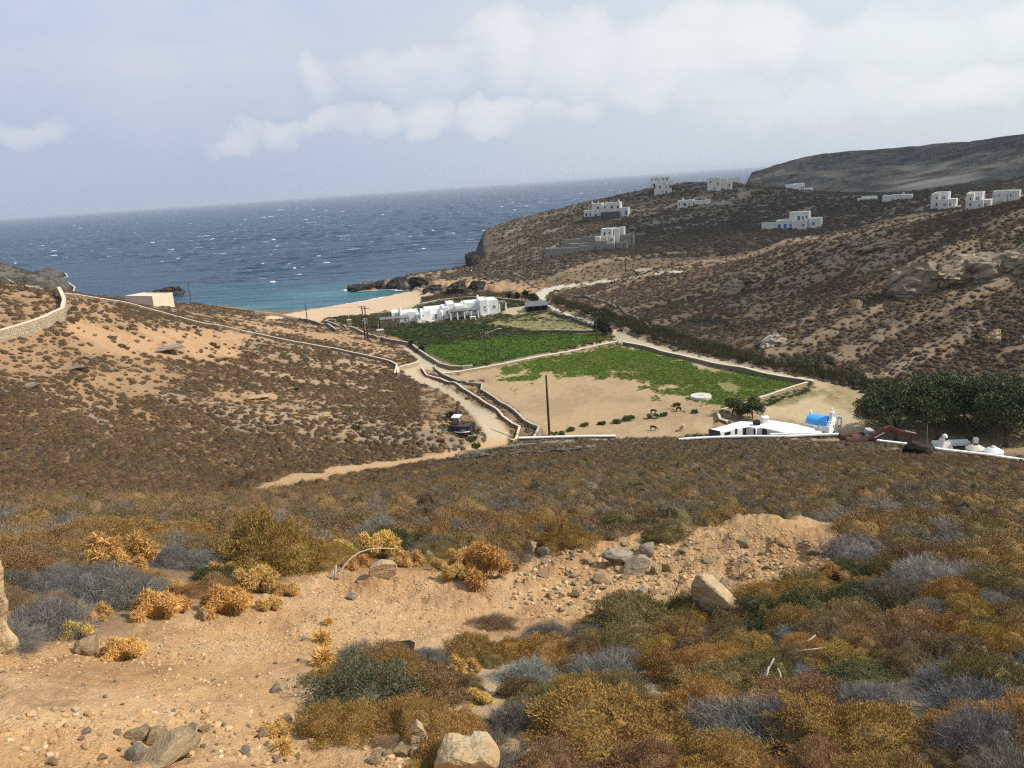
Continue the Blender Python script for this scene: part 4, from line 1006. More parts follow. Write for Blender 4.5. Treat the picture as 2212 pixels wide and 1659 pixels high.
# ------------------------------------------------------------------ materials for built things
def noisy(name, c1, c2, scale, bump=0.0, bscale=None, rough=.9, spec=.15, bdist=.02, streak=False):
    m, nt, b = new_mat(name); P = opos(nt)
    vec = scaled_(nt, P, 1, 1, .25) if streak else P
    f = noise(nt, vec, scale, 5, .6)
    lk(nt, ramp(nt, f, [(.35, c1), (.68, c2)]), b.inputs['Base Color'])
    b.inputs['Roughness'].default_value = rough; b.inputs['Specular IOR Level'].default_value = spec
    if bump: bumpn(nt, noise(nt, P, bscale or scale * 3, 5, .6), bump, bdist, b)
    return m
def scaled_(nt, v, sx, sy, sz):
    mp = nd(nt, 'ShaderNodeMapping'); mp.inputs['Scale'].default_value = (sx, sy, sz); lk(nt, v, mp.inputs[0]); return mp.outputs[0]
def stone_mat(name, c1, c2, mortar, size):
    m, nt, b = new_mat(name); P = opos(nt)
    wp = nd(nt, 'ShaderNodeVectorMath', operation='ADD'); lk(nt, P, wp.inputs[0])
    nz = nd(nt, 'ShaderNodeTexNoise'); nz.inputs['Scale'].default_value = 3.0 / size * .3; lk(nt, P, nz.inputs[0])
    sc = nd(nt, 'ShaderNodeVectorMath', operation='SCALE'); lk(nt, nz.outputs['Color'], sc.inputs[0]); sc.inputs['Scale'].default_value = size * .5; lk(nt, sc.outputs[0], wp.inputs[1])
    v = nd(nt, 'ShaderNodeTexVoronoi'); v.inputs['Scale'].default_value = 1 / size; lk(nt, scaled_(nt, wp.outputs[0], 1, 1, 1.7), v.inputs['Vector'])
    e = nd(nt, 'ShaderNodeTexVoronoi', feature='DISTANCE_TO_EDGE'); e.inputs['Scale'].default_value = 1 / size; lk(nt, scaled_(nt, wp.outputs[0], 1, 1, 1.7), e.inputs['Vector'])
    sepc = nd(nt, 'ShaderNodeSeparateColor'); lk(nt, v.outputs['Color'], sepc.inputs[0])
    c = ramp(nt, sepc.outputs[0], [(0, c1), (1, c2)])
    n = noise(nt, P, 14, 4, .6); c = mixrgb(nt, math_n(nt, 'MULTIPLY', n, .5), c, mortar)
    ed = ramp(nt, e.outputs['Distance'], [(.02, (0, 0, 0)), (.10, (1, 1, 1))])
    lk(nt, mixrgb(nt, ed, mortar, c), b.inputs['Base Color'])
    bumpn(nt, math_n(nt, 'ADD', ed, math_n(nt, 'MULTIPLY', n, .5)), .9, .08, b)
    return m
MW = noisy('white_limewash', (.74, .735, .72), (.83, .825, .81), 1.2, .25, 6, .85, .1)
MWD = noisy('weathered_white_render', (.62, .59, .53), (.73, .70, .64), .8, .3, 5, .85, .1)
MCREAM = noisy('cream_render', (.62, .50, .38), (.70, .58, .45), .7, .3, 5, .9)
MDARK = noisy('dark_opening', (.02, .02, .022), (.035, .035, .035), 3, rough=.4, spec=.4)
MBLUE = noisy('blue_paint', (.035, .12, .34), (.06, .18, .44), 3, rough=.55, spec=.3)
MBGREY = noisy('grey_blue_shutter', (.18, .20, .30), (.24, .26, .36), 3, rough=.6, spec=.3)
MDOME = noisy('bright_blue_vault_paint', (.055, .33, .72), (.09, .42, .80), 1.4, .15, 6, .6, .3)
MSTONE = stone_mat('dry_stone', (.27, .225, .165), (.44, .37, .275), (.15, .122, .09), .32)
MSTONEL = stone_mat('pale_tan_stone', (.42, .33, .22), (.58, .47, .33), (.34, .27, .18), .38)
MSTONED = stone_mat('dark_retaining_stone', (.14, .125, .105), (.22, .195, .165), (.085, .075, .062), .40)
MCOPE = noisy('tan_coping', (.54, .45, .33), (.66, .57, .44), 1.5, .4, 8)
MCOPEG = noisy('grey_coping', (.38, .335, .265), (.50, .45, .365), 1.5, .5, 8)
MWOOD = noisy('dark_pole_wood', (.050, .033, .024), (.085, .058, .042), 3, .3, 12, .85, streak=True)
MREED = noisy('reed_matting', (.15, .155, .155), (.24, .245, .245), 6, .5, 22)
MTHATCH = noisy('grey_roofing', (.11, .115, .125), (.17, .175, .185), 4, .4, 20)
MMETAL = noisy('dull_galvanised', (.35, .35, .34), (.48, .48, .46), 3, rough=.5, spec=.4)
MBLACK = noisy('black_rubber', (.012, .012, .013), (.03, .03, .03), 5, .3, 14, .7, .3)
MRUSTY = noisy('rusty_red_paint', (.080, .014, .011), (.14, .036, .023), 3.5, .4, 16, .65, .3)
MBROWNM = noisy('rusty_iron', (.055, .035, .026), (.13, .075, .045), 5, .6, 18, .85)
MNAVY = noisy('navy_paint', (.007, .012, .036), (.014, .022, .056), 3, .2, 12, .5, .4)
MGLASSD = noisy('dusty_cab_glass', (.10, .105, .105), (.22, .22, .21), 2.5, rough=.25, spec=.5)
MCONC = noisy('pale_concrete', (.50, .46, .39), (.62, .58, .50), 2.5, .3, 12)
MROCK = stone_mat('rock_face', (.26, .20, .14), (.42, .33, .23), (.20, .155, .11), .9)

def rock_material(name, c1, c2, c3):
    m, nt, b = new_mat(name); P = opos(nt)
    f = noise(nt, P, 2.2, 6, .65); g = noise(nt, scaled_(nt, P, 1.2, 1.2, 6), 1.6, 5, .6); h = noise(nt, P, 18, 4, .6)
    c = ramp(nt, f, [(.32, c1), (.55, c2), (.75, c3)])
    c = mixrgb(nt, math_n(nt, 'MULTIPLY', ramp(nt, g, [(.45, (0, 0, 0)), (.62, (1, 1, 1))]), .45), c, c1)
    lk(nt, c, b.inputs['Base Color']); b.inputs['Roughness'].default_value = .92; b.inputs['Specular IOR Level'].default_value = .1
    bumpn(nt, math_n(nt, 'ADD', math_n(nt, 'ADD', f, g), math_n(nt, 'MULTIPLY', h, .4)), .8, .07, b)
    return m
MR_TAN = rock_material('tan_rock', (.32, .22, .12), (.46, .34, .20), (.58, .45, .29))
MR_GREY = rock_material('grey_rock', (.27, .23, .18), (.39, .335, .265), (.50, .44, .35))
MR_DARK = rock_material('dark_shore_rock', (.022, .020, .018), (.06, .052, .045), (.15, .125, .095))
MR_BURNT = rock_material('black_burnt_stone', (.02, .016, .014), (.05, .038, .03), (.10, .075, .055))

# ------------------------------------------------------------------ shape helpers
class MB:
    """collects simple solids into one mesh"""
    def __init__(s): s.v = []; s.f = []
    def add(s, V, Fs):
        o = len(s.v); s.v += [tuple(v) for v in V]; s.f += [tuple(i + o for i in f) for f in Fs]
    def hexa(s, p):      # 8 points: bottom ring 0-3, top ring 4-7
        s.add(p, [(3, 2, 1, 0), (4, 5, 6, 7), (0, 1, 5, 4), (1, 2, 6, 5), (2, 3, 7, 6), (3, 0, 4, 7)])
    def box(s, x0, x1, y0, y1, z0, z1, M=None):
        p = [(x0, y0, z0), (x1, y0, z0), (x1, y1, z0), (x0, y1, z0), (x0, y0, z1), (x1, y0, z1), (x1, y1, z1), (x0, y1, z1)]
        if M is not None: p = [tuple(M @ Vector(q)) for q in p]
        s.hexa(p)
    def prism(s, poly, z0, z1):
        n = len(poly)
        s.add([(x, y, z0) for x, y in poly] + [(x, y, z1) for x, y in poly],
              [tuple(range(n - 1, -1, -1)), tuple(range(n, 2 * n))] + [(i, (i + 1) % n, n + (i + 1) % n, n + i) for i in range(n)])
    def tube(s, pts, rads, n=8, cap=True):
        pts = [Vector(p) for p in pts]
        if not hasattr(rads, '__len__'): rads = [rads] * len(pts)
        V = []; Fs = []
        for i, p in enumerate(pts):
            d = (pts[min(i + 1, len(pts) - 1)] - pts[max(i - 1, 0)]).normalized()
            a = d.orthogonal().normalized() if abs(d.z) > .99 else d.cross(Vector((0, 0, 1))).normalized(); b2 = d.cross(a)
            for k in range(n):
                t = 2 * math.pi * k / n; V.append(p + (a * math.cos(t) + b2 * math.sin(t)) * rads[i])
        for i in range(len(pts) - 1):
            for k in range(n): Fs.append((i * n + k, i * n + (k + 1) % n, (i + 1) * n + (k + 1) % n, (i + 1) * n + k))
        if cap: Fs += [tuple(range(n - 1, -1, -1)), tuple((len(pts) - 1) * n + k for k in range(n))]
        s.add(V, Fs)
    def lathe(s, prof, n=24, c=(0, 0, 0)):
        V = []; Fs = []
        for r, z in prof:
            for k in range(n):
                t = 2 * math.pi * k / n; V.append((c[0] + r * math.cos(t), c[1] + r * math.sin(t), c[2] + z))
        for i in range(len(prof) - 1):
            for k in range(n): Fs.append((i * n + k, i * n + (k + 1) % n, (i + 1) * n + (k + 1) % n, (i + 1) * n + k))
        Fs += [tuple(range(n - 1, -1, -1)), tuple((len(prof) - 1) * n + k for k in range(n))]
        s.add(V, Fs)
    def build(s, name, mat, parent=None, bevel=0.0, smooth=False, segs=2):
        o = mesh_obj(name, s.v, s.f, mat, parent, smooth)
        bm = bmesh.new(); bm.from_mesh(o.data); bmesh.ops.recalc_face_normals(bm, faces=bm.faces)
        if bevel: bmesh.ops.bevel(bm, geom=[e for e in bm.edges if len(e.link_faces) == 2 and e.calc_face_angle(0) > .6], offset=bevel, segments=segs, affect='EDGES', profile=.5, clamp_overlap=True)
        bm.to_mesh(o.data); bm.free()
        return o
def empty(name, loc, rz=0.0, label=None, cat=None, group=None):
    o = bpy.data.objects.new(name, None); COL.objects.link(o); o.location = loc; o.rotation_euler = (0, 0, rz); o.empty_display_size = .2
    return tag(o, label, cat, group)

class Frame:
    """a building's own axes: x along its front, y away from the view, z up, foot on the ground seen at (px, py)"""
    def __init__(s, px, py, yaw, d=None, tf=None, z=None):
        s.tf = tf or (lambda x, y: (x, y))
        q = s.tf(px, py)
        if d is None and z is None: s.o = G(*q)
        else:
            a, t = ray(*q)
            if d is None: d = (z - H) / t
            s.o = Vector((d * math.sin(a), d * math.cos(a), H + t * d if z is None else z))
        s.yaw = math.radians(yaw); c, n = math.cos(s.yaw), math.sin(s.yaw)
        s.ux = np.array([c, n, 0]); s.uy = np.array([-n, c, 0])
    def at(s, px, py, y=0.0):
        px, py = s.tf(px, py)
        d = F * _f + (px - 1106) * _R - (py - 829.5) * _U
        o = np.array([s.o.x, s.o.y, s.o.z]) + s.uy * y; c = np.array([0, 0, H])
        k = ((o - c) @ s.uy) / (d @ s.uy); p = c + d * k - np.array([s.o.x, s.o.y, s.o.z])
        return float(p @ s.ux), float(p[2])
    def rect(s, b, y=0.0):
        x0, yt, x1, yb = b
        xa, _ = s.at(x0, (yt + yb) / 2, y); xb, _ = s.at(x1, (yt + yb) / 2, y)
        _, zt = s.at((x0 + x1) / 2, yt, y); _, zb = s.at((x0 + x1) / 2, yb, y)
        return xa, xb, zb, zt
MSTONEP = noisy('grey_concrete_block', (.23, .21, .18), (.33, .30, .26), 1.4, .4, 6)
def house(name, label, fr, boxes, windows=(), doors=(), chimneys=(), mat=None, stone=(), smat=None, group=None, cat='house', sink=1.6, bev=.14):
    mat = mat or MWD
    root = empty(name, fr.o, fr.yaw, label, cat, group)
    w = MB()
    for x0, yt, x1, yb, y0, dp in boxes:
        xa, xb, zb, zt = fr.rect((x0, yt, x1, yb), y0); w.box(xa, xb, y0, y0 + dp, min(zb, 0) - sink if zb < 1.2 else zb, zt)
        # parapet: a shallow rim round the flat roof
        if dp > 3 and xb - xa > 2.4:
            r = .18
            for q in ((xa, xb, y0, y0 + r), (xa, xb, y0 + dp - r, y0 + dp), (xa, xa + r, y0 + r, y0 + dp - r), (xb - r, xb, y0 + r, y0 + dp - r)):
                w.box(q[0], q[1], q[2], q[3], zt - .05, zt + .22)
    w.build('wall', mat, root, bev if bev else 0)
    if stone:
        w = MB()
        for x0, yt, x1, yb, y0, dp in stone:
            xa, xb, zb, zt = fr.rect((x0, yt, x1, yb), y0); w.box(xa, xb, y0, y0 + dp, min(zb, 0) - sink, zt)
        w.build('stone_wall', smat or MSTONED, root, .05)
    for kind, lst, dm in (('window', windows, MDARK), ('door', doors, MDARK)):
        for b in lst:
            xa, xb, zb, zt = fr.rect(b[:4], b[4]); m_ = b[5] if len(b) > 5 else dm; y = b[4]
            e = MB(); t = .07
            for q in ((xa - t, xb + t, zt, zt + t), (xa - t, xb + t, zb - t, zb), (xa - t, xa, zb, zt), (xb, xb + t, zb, zt)): e.box(q[0], q[1], y - .05, y + .02, q[2], q[3])
            fo_ = e.build(kind, mat, root)
            p_ = MB(); p_.box(xa, xb, y - .025, y + .03, zb, zt); p_.build('pane' if kind == 'window' else 'panel', m_, fo_)
    for b in chimneys:
        xa, xb, zb, zt = fr.rect(b[:4], b[4]); cx = (xa + xb) / 2; r = (xb - xa) / 2; c = MB()
        hh = zt - zb
        if len(b) > 5: c.lathe([(r * 1.25, zb - .4), (r * 1.1, zb + hh * .25), (r * .8, zb + hh * .7), (r * .62, zb + hh * .88), (r * .3, zt)], 14, (cx, b[4] + r, 0))
        else: c.box(cx - r, cx + r, b[4], b[4] + 2 * r, zb - .5, zt - .12); c.box(cx - r * 1.2, cx + r * 1.2, b[4] - r * .2, b[4] + 2.2 * r, zt - .12, zt)
        c.build('chimney', mat, root, .05)
    return root

def resample(P, step):
    out = []
    for i in range(len(P) - 1):
        a, b_ = P[i], P[i + 1]; n = max(1, int((b_ - a).length / step))
        for k in range(n): out.append(a.lerp(b_, k / n))
    out.append(P[-1]); return out
def wall(name, label, pts, h, wd, mat, cope=None, hc=.12, cat='wall', jit=.0, step=.8, group=None, slump=0.0, zfix=None):
    """masonry wall along points seen on the ground; follows the lie of the land"""
    if zfix is None: P = [G(*p) for p in pts]
    else:
        P = []
        for p in pts:
            a_1, t_1 = ray(*p); d_1 = (zfix - H) / t_1; P.append(Vector((d_1 * math.sin(a_1), d_1 * math.cos(a_1), zfix)))
    P = resample(P, step)
    n = len(P); tops = [float(zat(p.x, p.y)) if zfix is None else zfix for p in P]
    for _ in range(4 if jit == 0 else 1):
        tops = [tops[0]] + [(tops[i - 1] + 2 * tops[i] + tops[i + 1]) / 4 for i in range(1, n - 1)] + [tops[-1]]
    def ringmesh(z0s, z1s, half, top_half):
        m = MB(); V = []; Fs = []
        for i, p in enumerate(P):
            d = (P[min(i + 1, n - 1)] - P[max(i - 1, 0)]); d.z = 0; d.normalize(); s_ = Vector((d.y, -d.x, 0))
            j = [random.uniform(-jit, jit) for _ in range(4)]
            V += [p.xy.to_3d() + s_ * (half) + Vector((0, 0, z0s[i])), p.xy.to_3d() + s_ * (top_half + j[0]) + Vector((0, 0, z1s[i] + j[1])), p.xy.to_3d() - s_ * (top_half + j[2]) + Vector((0, 0, z1s[i] + j[3])), p.xy.to_3d() - s_ * half + Vector((0, 0, z0s[i]))]
        for i in range(n - 1):
            for k in range(4): Fs.append((i * 4 + k, i * 4 + (k + 1) % 4, i * 4 + 4 + (k + 1) % 4, i * 4 + 4 + k))
        Fs += [(0, 1, 2, 3), ((n - 1) * 4 + 3, (n - 1) * 4 + 2, (n - 1) * 4 + 1, (n - 1) * 4)]
        m.add(V, Fs); return m
    hs = [h * (1 - slump * random.random()) for _ in P]
    zt = [t + a for t, a in zip(tops, hs)]
    o = ringmesh([t - .9 for t in tops], zt, wd / 2, wd / 2 * .88).build(name, mat, None)
    tag(o, label, cat, group, 'thing')
    if cope:
        m = ringmesh([z + .003 for z in zt], [z + hc for z in zt], wd / 2 * 1.06, wd / 2 * .95)
        m.build('coping', cope, o, 0)
    return o
_ico = None
def rock_mesh(name, seed, mat, sub=3, rough=.28, cuts=9, link=False):
    rng = random.Random(seed)
    bm = bmesh.new(); bmesh.ops.create_icosphere(bm, subdivisions=sub, radius=1)
    pl_ = []
    for _ in range(cuts):
        v = Vector((rng.gauss(0, 1), rng.gauss(0, 1), rng.gauss(0, .8))).normalized(); pl_.append((v, rng.uniform(.45, .85)))
    P_ = np.array([v.co[:] for v in bm.verts]); nn = fbm(P_[:, 0] * 1.6 + seed * 2.3, P_[:, 1] * 1.6 + P_[:, 2] * 1.3 + seed, 4, seed % 97)
    n2 = fbm(P_[:, 0] * 6 + seed, P_[:, 1] * 6 + P_[:, 2] * 5, 2, seed % 89)
    for v, a, b_ in zip(bm.verts, nn, n2):
        c = v.co * (1 + rough * a)
        for d, k in pl_:
            q = c.dot(d)
            if q > k: c = c - d * (q - k) * .92
        if sub >= 4:                     # layered rock: steps along tilted beds
            q = c.dot(Vector((.25, .1, .96))) * 6 + a * 1.2; c = c * (1 + .11 * (abs((q % 1) - .5) * 2 - .5)) + v.co * b_ * .10
        v.co = c + v.co * b_ * .035
    me = bpy.data.meshes.new(name); bm.to_mesh(me); bm.free(); me.materials.append(mat)
    return me
def poly_rock(name, label, pts, thick, mat, cat='stone', d=None, yaw=0.0, seed=1, amp=.05):
    """a rock with this outline, its own thickness, broken surface"""
    cx = sum(p[0] for p in pts) / len(pts); by = max(p[1] for p in pts)
    f_ = Frame(cx, by, yaw - math.degrees(ray(cx, by)[0]), d=d); q = MB(); P = [f_.at(x, y) for x, y in pts]; n = len(P); mx_ = sum(p[0] for p in P) / n; mz_ = sum(p[1] for p in P) / n
    V_ = [(x, 0, z) for x, z in P] + [(mx_ + (x - mx_) * .8, thick, mz_ + (z - mz_) * .8 - thick * .15) for x, z in P]
    q.add(V_, [tuple(range(n)), tuple(range(2 * n - 1, n - 1, -1))] + [(i, (i + 1) % n, n + (i + 1) % n, n + i) for i in range(n)])
    o = q.build(name, mat, None, thick * .06, segs=1)
    bm = bmesh.new(); bm.from_mesh(o.data); bmesh.ops.triangulate(bm, faces=bm.faces); bmesh.ops.subdivide_edges(bm, edges=bm.edges, cuts=5, use_grid_fill=True); bmesh.ops.triangulate(bm, faces=bm.faces); bm.normal_update()
    A_ = np.array([v.co[:] for v in bm.verts]); s_ = 3.0; nz = fbm(A_[:, 0] * s_ + seed, A_[:, 2] * s_ * 1.6 + A_[:, 1] * s_, 4, seed)
    for v, e in zip(bm.verts, nz): v.co += v.normal * e * amp
    bm.to_mesh(o.data); bm.free(); o.location = f_.o; o.rotation_euler = (0, 0, f_.yaw)
    return tag(o, label, cat)
ROCKS = {}
def rock(name, label, px, py, wpx, hpx, mat, cat='stone', depth=1.0, seed=None, rz=None, tilt=0.0, sink=.3, group=None, sub=3, link=True):
    p = G(px, py); d = math.sqrt(p.x ** 2 + p.y ** 2 + (H - p.z) ** 2); s = d / F
    seed = seed if seed is not None else random.randrange(12)
    key = (seed, mat.name, sub)
    if key not in ROCKS: ROCKS[key] = rock_mesh('rock', seed + 3, mat, sub, .28 if sub < 4 else .5, 9 if sub < 4 else 14)
    o = bpy.data.objects.new(name, ROCKS[key]); COL.objects.link(o)
    w_, h_ = wpx * s / 2 / .88, hpx * s / 2 / .80
    a = math.atan2(p.x, p.y)
    o.scale = (w_, w_ * depth, h_)
    o.rotation_euler = (0, tilt, (random.uniform(-.4, .4) if rz is None else rz) - a)
    o.location = (p.x + math.sin(a) * w_ * depth * .5, p.y + math.cos(a) * w_ * depth * .5, float(zat(p.x, p.y)) + h_ * (.78 - sink * 1.2) * .8)
    return tag(o, label, cat, group)
# ------------------------------------------------------------------ walls of the valley
def wl(*a, **k): return wall(*a, **k)
wl('stone_wall', 'tall tan mortared stone wall with a pale top climbing the left edge of the hill', [(-90, 775), (-40, 757), (0, 740), (25, 733), (55, 723), (104, 706), (139, 688), (143, 668), (138, 655), (131, 641)], 1.5, .55, MSTONEL, MCOPE, .14)
wl('stone_wall', 'long low wall with a pale top running down the left hill to the road', [(131, 641), (147, 640), (191, 647), (269, 658), (330, 675), (384, 689), (470, 707), (549, 725), (640, 744), (716, 757), (800, 775), (843, 785), (858, 795), (853, 812)], .5, .36, MSTONE, MCOPE, .13)
wl('stone_wall', 'short curved tan wall at the road bend where the long hill wall ends', [(861, 814), (860, 801), (883, 796), (903, 789)], .75, .5, MSTONEL, MCOPE, .1)
wl('stone_wall', 'stone wall curving along the road before the field below the white villa', [(756, 711), (766, 714), (785, 724), (797, 727), (815, 733), (826, 735), (850, 741), (874, 745), (889, 748), (905, 761), (924, 776), (950, 792), (975, 799), (1000, 800), (1021, 797)], .8, .45, MSTONE, MCOPEG, .1)
wl('stone_wall', 'dark topped wall between the hillside and the beach on the left', [(549, 679), (599, 683), (649, 693), (689, 703), (716, 711), (727, 718)], .9, .45, MSTONE, MCOPEG, .1)
wl('stone_wall', 'low wall bent round the beach side of the villa garden by the gate', [(725, 695), (710, 694), (704, 697), (725, 704), (749, 711)], .6, .4, MSTONE, MCOPEG, .08)
wl('stone_wall', 'low pale wall curving behind the white villa along the sand', [(800, 681), (850, 677), (885, 671), (893, 664), (900, 660), (944, 652), (981, 647), (1019, 644), (1078, 647), (1125, 652)], .6, .4, MSTONE, MCOPE, .1)
wl('stone_wall', 'left of the two walls of the gully beside the main dirt road', [(911, 798), (916, 806), (922, 814), (954, 824), (994, 839), (1029, 862), (1062, 883), (1087, 906), (1108, 920), (1123, 929), (1119, 941), (1106, 958)], .48, .34, MSTONE, MCOPE, .1)
wl('stone_wall', 'right of the two walls of the gully, against the bare ploughed field', [(940, 794), (943, 803), (955, 813), (979, 823), (1012, 832), (1042, 836), (1040, 847), (1068, 864), (1101, 885), (1132, 913), (1148, 923), (1165, 928), (1160, 940), (1152, 954)], .52, .34, MSTONE, MCOPEG, .1)
wl('stone_wall', 'long pale wall crossing the valley between the two green fields', [(956, 809), (1017, 801), (1084, 789), (1185, 770.5), (1289, 749.5), (1334, 739.5)], .35, .7, MSTONEL, MCOPE, .06)
wl('stone_wall', 'grey wall between the crop field and the reeds under the right hill', [(1347, 745), (1390, 753), (1435, 766), (1510, 783), (1570, 796), (1634, 810), (1700, 823), (1757, 832)], .7, .6, MSTONE, MCOPE, .1)
wl('stone_wall', 'thin pale wall closing the lower right corner of the crop field', [(1757, 828), (1716, 840), (1683, 851), (1639, 866), (1616, 875), (1549, 894), (1556, 909), (1571, 917)], .5, .4, MSTONEL, MCOPE, .08)
wl('stone_wall', 'dark dry stone wall along the path right of the grey roofed shed', [(1190, 678), (1225, 688), (1251, 697), (1287, 710)], .8, .5, MSTONED, None, jit=.09, slump=.2)
wl('stone_wall', 'thin pale topped wall between the dry meadow and the upper green field', [(1170, 717), (1230, 717), (1293, 717)], .45, .4, MSTONED, MCOPE, .08)
wl('stone_wall', 'tumbled dry stone wall climbing the hill behind the lone poles right of the villa', [(1240, 642), (1271, 643), (1284, 648), (1303, 653), (1328, 664), (1346, 674), (1371, 686), (1395, 700), (1420, 716)], .7, .6, MSTONE, None, jit=.16, slump=.5)
wl('stone_wall', 'tumbled dark rubble wall with pale stones above the reeds on the right hill', [(1290, 668), (1310, 688), (1340, 700), (1380, 716), (1440, 738), (1500, 752)], .5, .7, MSTONE, None, jit=.18, slump=.6)
wl('boundary_wall', 'low white topped wall at the foot of the slope below the ploughed field', [(1121, 957), (1150, 956.5), (1196, 955), (1260, 953.5), (1330, 953)], .75, .5, MSTONED, MW, .16, zfix=4.6)
wl('boundary_wall', 'long whitewashed wall in front of the chapel running on under the trees', [(1466, 951), (1509, 948), (1560, 946), (1621, 944.5), (1686, 945), (1760, 941.5), (1812, 940), (1855, 946), (1905, 955), (1973, 963), (2041, 974), (2125, 983), (2212, 996), (2300, 1010), (2420, 1030)], .08, .45, MSTONED, MW, .17, zfix=6.9)
wl('terrace_wall', 'short white terrace wall just behind the long wall in front of the chapel', [(1664, 941), (1700, 939.5), (1760, 938.5)], .2, .4, MW, MW, .06, zfix=6.4)
wl('stone_wall', 'lower tumbled dry stone terrace wall on the slope below the dirt track', [(942, 999), (980, 997), (1021, 994), (1062, 991), (1108, 987), (1155, 983), (1196, 980), (1258, 977)], .5, .5, MSTONED, None, jit=.12, slump=.35)
wl('stone_wall', 'upper dry stone terrace wall along the dirt track above the gully end', [(986, 987), (1010, 983), (1046, 977), (1080, 973), (1108, 970), (1150, 966), (1196, 961.5), (1240, 959)], .6, .6, MSTONE, None, jit=.14, slump=.3)
wl('stone_wall', 'broken line of pale stones on the brown slope at the upper left edge', [(8, 601), (22, 607), (40, 614), (60, 620), (80, 624), (93, 628)], .45, .6, MSTONEL, None, jit=.2, slump=.6)
wl('stone_wall', 'line of pale stones down the shore hill behind the rocky spit', [(1098, 585), (1120, 596), (1140, 610), (1160, 622)], .5, .8, MSTONE, None, jit=.25, slump=.6)

# ------------------------------------------------------------------ the white villa behind the beach
tv = lambda X, Y: (795.5 + .1488 * X, 614.4 + .1488 * Y)
fv = Frame(700, 545, 9, tf=tv)
villa = house('white_villa', 'long stepped white villa with rounded chimneys facing the green fields behind the beach', fv,
  [(345, 410, 440, 565, 0, 6.5), (455, 410, 735, 560, .4, 6), (703, 432, 775, 555, -1.2, 3), (772, 395, 910, 525, 0, 6), (905, 428, 1050, 505, .6, 5), (822, 358, 1085, 480, 3.0, 6), (1083, 330, 1165, 490, .3, 7), (1150, 288, 1268, 475, 1.4, 7), (1266, 315, 1415, 465, 1.0, 6), (1410, 272, 1622, 445, 2.6, 6.5), (1618, 236, 1738, 400, .2, 7.5), (1733, 236, 1885, 385, .6, 7)],
  windows=[(395, 436, 410, 458, 0), (730, 463, 747, 484, -1.2), (785, 443, 802, 466, 0), (1135, 388, 1150, 416, .3), (1683, 313, 1702, 343, .2), (1690, 360, 1716, 392, .2, MBGREY), (1806, 303, 1848, 346, .6, MBGREY), (1300, 400, 1325, 440, 1.0), (1540, 378, 1565, 405, 2.6, MBGREY)],
  doors=[(965, 430, 1000, 499, .6, MBGREY), (525, 492, 556, 548, .4, MBGREY), (1385, 390, 1410, 450, 1.0)],
  chimneys=[(445, 330, 483, 470, -.6, 1), (742, 346, 772, 470, -1.5, 1), (1340, 238, 1374, 300, 3.2, 1), (1568, 152, 1610, 250, 3.5, 1)], mat=MW, bev=.28, cat='villa')
xa, xb, zb, zt = fv.rect((1035, 372, 1086, 500), -.6)
t_ = MB(); r_ = (xb - xa) / 2; t_.lathe([(r_, zb - .8), (r_, zt - .5), (r_ * .92, zt - .2), (r_ * .6, zt), (.05, zt + .06)], 22, ((xa + xb) / 2, -.6 + r_, 0)); t_.build('turret', MW, villa, smooth=True)
pt = MB(); pt.box(fv.rect((690, 540, 1100, 560), -2)[0], fv.rect((690, 540, 1100, 500), -2)[1], -3.5, .2, -1.5, .12); pt.box(fv.rect((1600, 380, 1900, 400), -1)[0], fv.rect((1600, 380, 1960, 400), -1)[1], -3, .4, -1.5, .10); pt.build('terrace', MCONC, villa)
def pergola(label, b, y0, dp, posts, hgt, walls=()):
    xa, xb, zb, zt = fv.rect(b, y0)
    root = empty('pergola', (fv.o.x, fv.o.y, fv.o.z), fv.yaw, label, 'pergola', None)
    m = MB(); n = int((xb - xa) / .35)
    for i in range(n):
        x = xa + (xb - xa) * i / n; m.box(x, x + .26, y0, y0 + dp, zt + random.uniform(-.03, .03), zt + .10)
    m.box(xa, xb, y0 + .1, y0 + .25, zt - .16, zt - .003); m.box(xa, xb, y0 + dp - .25, y0 + dp - .1, zt - .16, zt - .003)
    m.build('roof', MREED, root)
    for k in range(posts):
        x = xa + .3 + (xb - xa - .6) * k / (posts - 1); q = MB(); q.box(x - .2, x + .2, y0 + .1, y0 + .5, -1.5, zt - .16); q.build('post', MSTONE if walls else MW, root, .03)
    for w0, w1, wt, wb, yy in walls:
        a_1, b_1, c_1, d_1 = fv.rect((w0, wt, w1, wb), yy); q = MB(); q.box(a_1, b_1, yy, yy + .5, min(c_1, 0) - 1.0, d_1); q.build('side_wall', MSTONED, root)
    return root
pergola('grey reed pergola on stone walls at the near left end of the villa', (170, 500, 600, 600), -6, 5, 4, 2.4, [(175, 300, 545, 610, -6.2), (320, 420, 530, 600, -5.9)])
pergola('grey reed pergola on white posts in the middle of the villa front', (1180, 385, 1612, 455), -4, 5, 5, 2.4)
pergola('small flat pergola with two white columns past the right end of the villa', (1890, 262, 2012, 340), 1, 4, 2, 2.4)
# garden furniture and planting by the villa
g = fv.at(1520, 500, -7)
tb = empty('garden_table', fv.o, fv.yaw, 'small white garden table standing on the lawn before the villa', 'table'); q = MB(); q.box(g[0] - .9, g[0] + .9, -7.5, -6.5, g[1] + .55, g[1] + .75); q.build('table_top', MW, tb)
for sx in (-.7, .7): q = MB(); q.box(g[0] + sx - .15, g[0] + sx + .15, -7.3, -6.7, g[1] - .6, g[1] + .55); q.build('leg', MW, tb)

